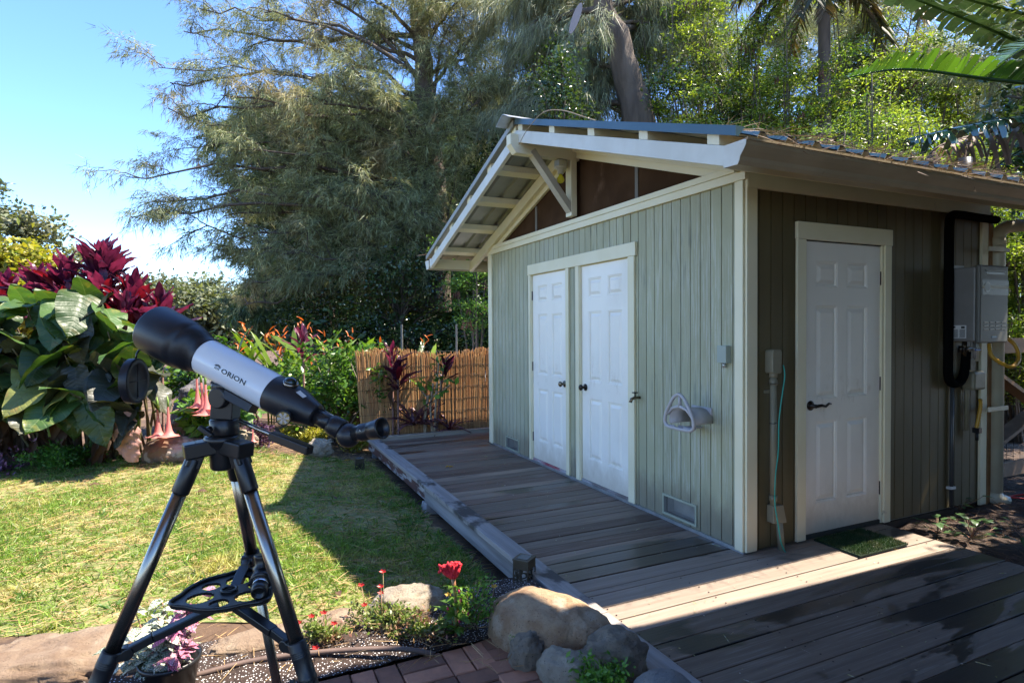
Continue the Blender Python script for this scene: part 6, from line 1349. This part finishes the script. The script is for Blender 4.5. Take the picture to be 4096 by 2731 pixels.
def ironwood(label, trunk, r0, limbs, nsub, sublen, n, ln, wd, down, mt, seed, group='ironwood trees', sag=.08, up=.25, r_l=.09, tw=3, twl=.42):
    base = trunk[0]; t = thing('ironwood_tree', label, 'tree', base, 0, group); m = MB(); rel = [Vector(p) - Vector(base) for p in trunk]
    tp_ = wood_path(m, rel, r0, r0*.30, 10, .03, seed); m.build('trunk', M_TRUNK, t); m = MB(); nd = Needles(); rs = random.Random(seed)
    for i, e in enumerate(limbs):
        e = Vector(e) - Vector(base); zs = e.z - abs(rs.gauss(.9, .6)); cand = min(tp_, key=lambda q: abs(q.z - zs)); limb(m, nd, cand, e, r_l*rs.uniform(.5, 1), nsub, sublen, n, ln, wd, down, seed*100 + i, sag, up=up, tw=tw, twl=twl)
    m.build('branches', M_BARK, t); link('crown', nd.mesh('crown'), mt, t); return t
rs = random.Random(21)
# the big ironwood left of the shed: limbs reaching out to the left
A = [at(1755, 1250, 16), at(1740, 700, 16), at(1715, 380, 16), at(1690, 100, 15.8), at(1670, -300, 15.5), at(1640, -700, 15.5)]
tips = [(820, 40, 15), (760, 130, 16), (655, 270, 14.5), (700, 330, 16), (690, 430, 15), (830, 500, 16), (900, 380, 14), (730, 590, 15), (520, 700, 14), (535, 860, 13.6), (640, 800, 14), (760, 930, 14.2), (860, 700, 15.5), (960, 600, 14),
        (940, 1000, 15), (900, 860, 16), (1010, 1120, 15), (980, 1210, 16), (1100, 1000, 14), (1060, 800, 16), (1100, 640, 15), (1150, 420, 14.5), (1000, 200, 16), (1080, 60, 14), (1250, 200, 16.5), (1300, 420, 14), (1280, 600, 16), (1230, 780, 14.5), (1300, 940, 15), (1250, 1100, 14.5),
        (1420, 300, 14), (1450, 560, 15), (1430, 760, 14), (1480, 900, 14.5), (1540, 120, 16), (1560, 420, 14), (1600, 640, 15), (1650, 820, 14.2), (1380, 1080, 15), (1550, 1060, 14.4), (1200, -80, 15), (950, -60, 16), (1420, -40, 15), (1880, 300, 15), (1850, 560, 14.5), (1820, 780, 15), (1800, 100, 15), (1900, -40, 16), (1960, 120, 15), (1930, 230, 15.5), (1850, 20, 14.5), (2020, 20, 15), (1980, 360, 15), (1760, -30, 14.5), (1920, 420, 14.5)]
ironwood('huge spreading ironwood tree left of the shed with limbs reaching over the lawn', A, .36, [at(*q) for q in tips], 12, 1.25, 4, .20, .0145, .5, M_IRON, 3, tw=2)
# its neighbour with leaning thick trunk behind the ridge
B = [at(2600, 900, 12.4), at(2560, 480, 12.4), at(2490, 250, 12.4), at(2420, 0, 12.4), at(2380, -300, 12.4)]
tips = [(2000, 60, 14.5), (2060, 200, 14.5), (2000, 330, 15), (2120, 380, 15), (2180, 120, 14.5), (2250, 260, 14.4), (2300, 60, 14.6), (2350, 330, 15), (2620, 60, 14.6), (2700, 160, 14.6), (2780, 20, 14), (2850, 200, 14.5), (2150, -60, 14), (2680, -80, 14), (2900, -30, 14), (2230, 420, 15), (1960, 480, 15), (2080, 520, 15.5)]
ironwood('ironwood with thick leaning trunk and hanging pale needles behind the shed ridge', B, .40, [at(*q) for q in tips], 12, 1.1, 5, .32, .013, 1.3, M_IRONPALE, 5, up=-.1, twl=.6)
# darker ironwoods filling the wood behind
for k, (px, Y, lb, seed, w) in enumerate(((1330, 21, 'dark ironwood deep in the wood behind the reed screen', 7, 420), (1900, 20, 'dark ironwood behind the left eave of the shed', 8, 380), (1500, 24, 'dark ironwood at the back of the wood between the other dark ones', 9, 300))):
    tr = [at(px, 1300, Y), at(px + 20, 800, Y), at(px - 10, 300, Y)]; tips = [(px + rs.uniform(-w, w), rs.uniform(480, 1290), Y + rs.uniform(-2.5, 1)) for _ in range(46)]
    ironwood(lb, tr, .28, [at(*q) for q in tips], 12, 1.7, 5, .34, .03, .4, M_IRONDK, seed, 'ironwood trees', twl=.6)
# slender trees showing sky between them at the right
for k, (px, Y, lean, lb) in enumerate(((2780, 15, 30, 'slender ironwood left of the bright green bushes'), (3330, 14, 60, 'thin stemmed tree left of the banana leaves'), (3560, 13, 90, 'thin leaning tree in the middle of the banana leaves'), (3800, 14, -40, 'thin tree right of the vent stack'), (4030, 12, 30, 'thin tree seen through the gap right of the shed'), (4250, 11, -60, 'thin tree at the right edge behind the fence'), (3060, 17, -30, 'slender tree rising behind the dark palm'))):
    tr = [at(px, 1500, Y), at(px + lean*.5, 800, Y), at(px + lean, 200, Y), at(px + lean*1.4, -200, Y)]; tips = [(px + lean*.5 + rs.uniform(-260, 260), rs.uniform(-60, 1150), Y + rs.uniform(-1.2, 1.2)) for _ in range(15)]
    ironwood(lb, tr, .075, [at(*q) for q in tips], 9, 1.0, 3, .2, .014, .3, M_IRONPALE if k % 2 else M_IRON, 40 + k, 'slender trees behind the shed', r_l=.035)
# broadleaf trees
def broad(name, label, base, h, rad, nl, mt, size, n_each, spread, seed, group, trunk_r=.15, zlo=.35, aspect=.55):
    t = thing(name, label, 'tree', base, 0, group); m = MB(); rs = random.Random(seed); tp_ = wood_path(m, [(0, 0, -.2), (rs.uniform(-.2, .2), 0, h*.4), (rs.uniform(-.4, .4), 0, h*.8)], trunk_r, trunk_r*.4, 8, .02, seed); m.build('trunk', M_BARK, t); m = MB(); pts = []
    for i in range(nl):
        az = rs.uniform(0, 6.28); zz = rs.uniform(zlo, 1.0); rr = rad*math.sqrt(max(.06, 1 - ((zz - .62)/.55)**2))*rs.uniform(.45, 1.0); e = Vector((math.cos(az)*rr, math.sin(az)*rr, zz*h)); s0 = min(tp_, key=lambda q: abs(q.z - e.z*.65)); p = wood_path(m, [s0, s0.lerp(e, .5) + Vector((0, 0, .05*h)), e], trunk_r*.3, .01, 4, .02, seed + i); pts += p[-5:]
        for _ in range(4): pts.append(e + Vector((rs.gauss(0, .16), rs.gauss(0, .16), rs.gauss(0, .12)))*rad*.5)
    m.build('branches', M_BARK, t); V, F = leaf_cloud([tuple(p) for p in pts], n_each, spread, size, up=.1, aspect=aspect); link('crown', np_mesh('crown', V, F), mt, t); return t
M_FARTREE = leafmat('hazy_far_leaf', (0.115, 0.145, 0.07), (0.17, 0.18, 0.095), (0.20, 0.20, 0.11), trans=.3, rough=.6, scale=.3, vmin=.5, vmax=1.3)
for k, (px, py, Y, w, lb) in enumerate(((660, 1180, 46, 3.0, 'pale olive tree on the skyline, first of four right of the ti plants'), (765, 1130, 48, 4.3, 'tallest pale olive tree on the skyline beyond the lawn'), (880, 1190, 44, 3.4, 'pale olive tree on the skyline above the telescope'), (985, 1200, 46, 3.6, 'pale olive tree on the skyline beside the big ironwood'))):
    b = at(px, 1330, Y); h = at(px, py, Y).z + .4; broad('skyline_tree', lb, (b.x, b.y, -.6), h + .4, w, 60, M_FARTREE, .42, 22, (.45, .45, .4), 60 + k, 'skyline trees', .2, .12)
for k, (px, py, Y, w, mt, lb) in enumerate(((40, 830, 34, 3.3, M_FARTREE, 'brownish green tree at the left edge above the pink ti plants'), (-140, 760, 36, 3.2, M_FARTREE, 'tree cut off by the left edge of the picture'), (40, 1010, 27, 2.0, M_YEL, 'low yellow green tree behind the leftmost ti plants'), (380, 1260, 50, 3.0, M_FARTREE, 'far tree hidden low behind the red ti plants'))):
    b = at(px, 1330, Y); h = at(px, py, Y).z + .4; broad('distant_tree', lb, (b.x, b.y, -.5), h + .4, w, 60, mt, .34, 20, (.32, .32, .3), 70 + k, 'distant trees at the left', .2, .3)
# glossy dark trees and bright feathery bushes right behind the shed
M_GLOSSY = leafmat('glossy_dark_leaf', (0.03, 0.06, 0.018), (0.055, 0.10, 0.025), (0.14, 0.18, 0.05), trans=.25, rough=.2, scale=1.4, vmin=.5, spec=.8)
for k, (px, py, Y, w, lb) in enumerate(((2270, 280, 11.5, .8, 'dark glossy leaved tree just left of the leaning trunk'), (2780, 330, 12, 1.1, 'dark glossy leaved tree right of the leaning trunk'), (3000, 180, 13, 1.4, 'tall dark glossy leaved tree below the palm'), (2050, 560, 15, 1.3, 'dark leafy tree behind the top of the left eave'), (3400, 480, 11, 1.0, 'dark leafy bush behind the middle of the roof'), (1620, 1040, 15, 1.6, 'dark leafy tree in the shade left of the shed'), (1300, 1120, 16.5, 1.5, 'dark leafy tree low in the wood'))):
    b = at(px, 1330, Y); h = at(px, py, Y).z; broad('glossy_tree', lb, (b.x, b.y, -.2), h + .3, w, 54, M_GLOSSY, .085, 26, (.16, .16, .16), 80 + k, 'glossy leaved trees', .10, .25)
M_FEATH = leafmat('feathery_bright_leaf', (0.16, 0.24, 0.03), (0.26, 0.30, 0.05), (0.10, 0.19, 0.03), trans=.5, rough=.4, scale=1.2, vmin=.55, vmax=1.35)
M_FEATHDK = leafmat('feathery_green_leaf', (0.085, 0.155, 0.03), (0.14, 0.21, 0.045), (0.20, 0.26, 0.05), trans=.45, rough=.4, scale=1.2, vmin=.55, vmax=1.35)
def feather(label, base, h, rad, nst, seed, mt=M_FEATH, size=.06, group='feathery bushes behind the shed', ne=30):
    t = thing('feathery_bush', label, 'bush', base, 0, group); m = MB(); tips_ = branchy(m, (0, 0, 0), h, rad, nst, seed, .022, .25, 4); m.build('stems', M_BARK, t)
    V, F = leaf_cloud([tuple(p) for p in tips_], ne, (.15, .15, .045), size, up=-.05, aspect=.35); link('foliage', np_mesh('foliage', V, F), mt, t)
    pods = MB(); rs = random.Random(seed)
    for i in range(26):
        p = rs.choice(tips_)
        for q in range(5): a = Vector((rs.gauss(0, .06), rs.gauss(0, .06), 0)); pods.add([p + a, p + a + Vector((.012, 0, -.08)), p + a*1.5 + Vector((0, 0, -.17)), p + a + Vector((-.012, 0, -.08))], [(0, 1, 2, 3)])
    pods.build('seed_pods', mat('brown_pods_%d' % seed, (0.12, 0.04, 0.025), rough=.6), t)['kind'] = 'stuff'; return t
for k, (px, py, Y, r, lb) in enumerate(((2640, 330, 11.6, .9, 'bright yellow green feathery bush in front of the leaning trunk'), (2900, 420, 10.9, 1.0, 'bright feathery bush behind the middle of the roof edge'), (3150, 30, 11.4, 1.0, 'tall bright feathery tree under the palm'), (3500, 330, 8.8, .9, 'feathery bush with brown pods behind the banana leaves'), (3250, 500, 8.2, .8, 'green feathery bush right behind the gutter'), (3780, 520, 8.5, .9, 'feathery bush behind the vent stack'), (2420, 430, 11, .8, 'feathery bush left of the leaning trunk foot'), (4100, 620, 7.8, .8, 'feathery bush behind the cream drain pipe elbow'), (4000, 1050, 8.6, .7, 'sunlit feathery undergrowth behind the timber fence'), (4080, 1250, 7.6, .6, 'low sunlit bush through the fence wire'), (2700, 60, 13.2, 1.3, 'tall feathery tree filling the wood right of the leaning trunk'), (2980, -60, 12.6, 1.3, 'tall feathery tree left of the dark palm'), (3420, 20, 12.2, 1.2, 'tall feathery tree right of the dark palm'), (3650, 140, 11.8, 1.2, 'feathery tree behind the level banana leaf'), (3900, 250, 11.0, 1.1, 'feathery tree behind the dry banana leaf'), (2200, 200, 14.5, 1.2, 'feathery tree behind the glossy tree at the ridge'))):
    b = at(px, 1330, Y); h = at(px, py, Y).z + .1; feather(lb, (b.x, b.y, -.1), max(.9, h), r, 17, 120 + k, M_FEATH if k not in (4, 6, 11, 13, 15) else M_FEATHDK, size=.06 if Y < 10 else .085)
# feathery branch with pods peeping over the left roof slope
b = at(1900, 1330, 10.5); feather('feathery tree with dark red pods peeping over the left roof slope', (b.x, b.y, -.1), 4.1, .75, 9, 140, M_SHRUB)
# shaded undergrowth at the foot of the wood
q = np.column_stack([rng.uniform(-5.2, 9, 2400), rng.uniform(14, 22, 2400), np.abs(rng.normal(.0, .8, 2400))]); V, F = leaf_cloud(q, 18, (.4, .4, .3), .22, up=.3, aspect=.4); o = link('undergrowth', np_mesh('undergrowth', V, F), leafmat('undergrowth_leaf', (0.03, 0.07, 0.02), (0.06, 0.11, 0.03), (0.12, 0.14, 0.05), trans=.3, scale=.5)); props(o, 'shaded green undergrowth at the foot of the wood', 'undergrowth', kind='stuff')
p = LW(5.2, -.7); broad('added_shade_tree', 'unseen leafy tree added beyond the right edge to dapple the side wall', (p.x, p.y, -.1), 5.4, 1.75, 70, M_GLOSSY, .11, 18, (.17, .17, .15), 99, None, .12, .42)  # unseen tree added to block sun on the heater and dapple the wall
# ---------------------------------------------------------------- dark palm
def palm(label, c, n, ln, seed, mt):
    t = thing('palm_tree', label, 'palm', (c.x, c.y, -.1), 0); H_ = c.z + .1; rs = random.Random(seed); wood = MB(); wood_path(wood, [(0, 0, 0), (.05, 0, H_*.5), (0, 0, H_)], .12, .10, 10, .01, seed); wood.build('trunk', M_BARK, t)
    for i in range(n):
        az = i*2.4 + rs.uniform(-.3, .3); el = rs.uniform(-.5, .8); d = Vector((math.cos(az)*math.cos(el), math.sin(az)*math.cos(el), math.sin(el))); L_ = ln*rs.uniform(.8, 1.1); pth = smooth_path([Vector((0, 0, H_)), Vector((0, 0, H_)) + d*L_*.5 + Vector((0, 0, .05*L_)), Vector((0, 0, H_)) + d*L_*.95 + Vector((0, 0, -.42*L_))], 12)
        fr = MB().tube(pth, list(np.linspace(.022, .004, len(pth))), 5).build('frond', mat('palm_rib_%d_%d' % (seed, i % 2), (0.10, 0.10, 0.04), rough=.6) if i < 2 else bpy.data.materials['palm_rib_%d_%d' % (seed, i % 2)], t); P_ = []; D_ = []
        for j in range(2, len(pth)):
            tg = (pth[j] - pth[j-1]).normalized(); sd = tg.cross(Vector((0, 0, 1))).normalized()
            for s in (-1, 1):
                for w_ in range(2): P_.append(pth[j].lerp(pth[j-1], w_*.5)); D_.append(tg*.7 + sd*s*.75 + Vector((0, 0, -.35)))
        P_ = np.array([tuple(p) for p in P_]); D_ = unit(np.array([tuple(p) for p in D_]) + rng.normal(0, .08, (len(D_), 3))); V, F = blade_arrays(P_, D_, np.full(len(P_), ln*.22)*rng.uniform(.7, 1.1, len(P_)), np.full(len(P_), .035), .25, 2); link('leaflets', np_mesh('leaflets', V, F), mt, fr)
    return t
palm('dark date palm with drooping fronds at the top of the picture', at(3290, -60, 11), 30, 1.6, 3, leafmat('palm_leaflet', (0.03, 0.04, 0.014), (0.065, 0.06, 0.022), (0.12, 0.08, 0.035), trans=.15, rough=.6, scale=2))
# ---------------------------------------------------------------- banana plant with torn leaves
ban = thing('banana_plant', 'banana plant with long torn leaves hanging in from the upper right', 'banana plant', (5.9, 6.4, -.1)); B0_ = Vector((5.9, 6.4, -.1))
m = MB(); wood_path(m, [(0, 0, 0), (.05, 0, 2.0), (-.1, -.1, 4.3)], .16, .10, 12, .01, 3); m.build('trunk', mat('banana_stem', (0.16, 0.15, 0.06), (0.10, 0.07, 0.04), 5, (1, 1, .3), rough=.6), ban)
M_BAN = leafmat('banana_leaf', (0.045, 0.10, 0.018), (0.075, 0.15, 0.025), trans=.3, rough=.25, tint=(1.4, 1.5, .4), vmin=.7); M_BANPALE = leafmat('glossy_banana_leaf', (0.055, 0.10, 0.04), (0.09, 0.14, 0.06), trans=.06, rough=.2, spec=1.0, vmin=.6); M_BANDRY = leafmat('dry_banana_leaf', (0.32, 0.22, 0.16), (0.22, 0.14, 0.10), trans=.2, rough=.7, tint=(1.2, 1, .8))
def torn(pts, w, mt, seed, gap=.12, droop=.35, lift=.25, name='leaf', lab=None, bare=0.0):
    rs = random.Random(seed); p = smooth_path([Vector(q) - B0_ for q in pts], 26); n = len(p); rib = MB().tube(p, list(np.linspace(.022, .005, n)), 7).build('leaf', M_BAN if mt is not M_BANDRY else M_BANDRY, ban); vs = []; fs = []
    if lab: rib['label'] = lab
    for s in (-1, 1):
        j = 3
        while j < n - 1:
            k = min(n - 1, j + rs.choice((1, 1, 1, 2))); tg = (p[k] - p[j]).normalized(); sd = tg.cross(Vector((0, 0, 1))).normalized()*s; u = (j + k)/2/n; ww = w*min(1, 4*u + .3)*(1 - .75*max(0, u - .72)/.28)*rs.uniform(.75, 1.08)
            if rs.random() > bare:
                dr = droop*rs.uniform(.6, 1.6); g = (p[k] - p[j])*gap*rs.uniform(.0, .6); tw = tg*rs.uniform(-.10, .28)*ww; up_ = Vector((0, 0, 1)); b = len(vs)
                for q in range(5):
                    f = q/4; off = sd*ww*f + up_*(lift*ww*f - dr*ww*f*f) + tw*f*f; sh = .5*(f**3)*rs.uniform(.0, .7); vs += [p[j] + g + off + (p[k] - p[j])*sh*.4, p[k] - g*.3 + off - (p[k] - p[j])*sh*.4]
                fs += [(b + 2*q, b + 2*q + 1, b + 2*q + 3, b + 2*q + 2) for q in range(4)]
            j = k
    MB().add(vs, fs, True).build('torn_blade', mt, rib); return rib
torn([at(4330, 330, 5.9), at(3960, 150, 5.6), at(3430, -60, 5.2)], .15, M_BANPALE, 1, droop=.5, lift=.15, lab='long pale glossy leaf crossing the upper corner')
torn([at(4360, 150, 6.4), at(3900, 40, 6.2), at(3560, -80, 6)], .16, M_BANPALE, 5, droop=.5, lift=.1)
torn([at(4400, 390, 5.3), at(3980, 345, 5.0), at(3620, 300, 4.9), at(3390, 330, 4.8)], .17, M_BAN, 2, droop=.2, lift=.75, lab='dark green torn leaf held level above the roof')
torn([at(4350, 480, 5.2), at(4000, 500, 5.0), at(3620, 575, 4.9)], .16, M_BANPALE, 3, droop=.8, lift=.2, bare=.15)
torn([at(4350, 420, 5.5), at(4020, 530, 5.3), at(3760, 600, 5.2), at(3690, 680, 5.2)], .18, M_BANDRY, 4, droop=1.6, lift=.1, bare=.45, lab='dry brown shredded leaf')
torn([at(4380, 120, 5.2), at(4150, 190, 5.0), at(3990, 280, 4.9)], .24, M_BAN, 6, droop=.3, lift=.6)
torn([at(4380, 520, 5.6), at(4120, 600, 5.5), at(3930, 720, 5.4)], .2, M_BAN, 7, droop=.9, lift=.2)
# grey paddle hanging from a cord under the branches
t = thing('hanging_paddle', 'flat grey oval paddle hanging on a dark cord above the shed roof', 'wind chime', at(2310, 90, 7.5), 0); m = MB(); n = 28
ov = [(.05*math.cos(2*math.pi*k/n), .19*math.sin(2*math.pi*k/n)) for k in range(n)]; m.extrude(ov, lambda a, b, d: (a + b*.35, d, b), 0, .012); m.build('paddle', mat('grey_paddle', (0.24, 0.20, 0.19), rough=.6), t)
MB().tube([(.065, .006, .19), (.10, .0, .34), (.14, 0, .60), (.16, 0, 1.6)], .006, 6).build('cord', M_DARKWOOD, t)

# ---------------------------------------------------------------- stand every yard thing on its own base point
bpy.context.view_layer.update()
for root in [o for o in COL.objects if o.type == 'EMPTY' and o.parent is None and abs(o.location.x - CX) < 1e-4 and abs(o.location.y - CY) < 1e-4 and o.name not in ('shed', 'deck', 'brick_patio')]:
    pts = [c.matrix_world @ Vector(b) for c in root.children for b in c.bound_box]
    if not pts: continue
    base = Vector(((min(p.x for p in pts) + max(p.x for p in pts))/2, (min(p.y for p in pts) + max(p.y for p in pts))/2, min(p.z for p in pts)))
    sh = Matrix.Rotation(-TH, 3, 'Z') @ (root.location - base)
    root.location = base
    for c in root.children: c.location = c.location + sh
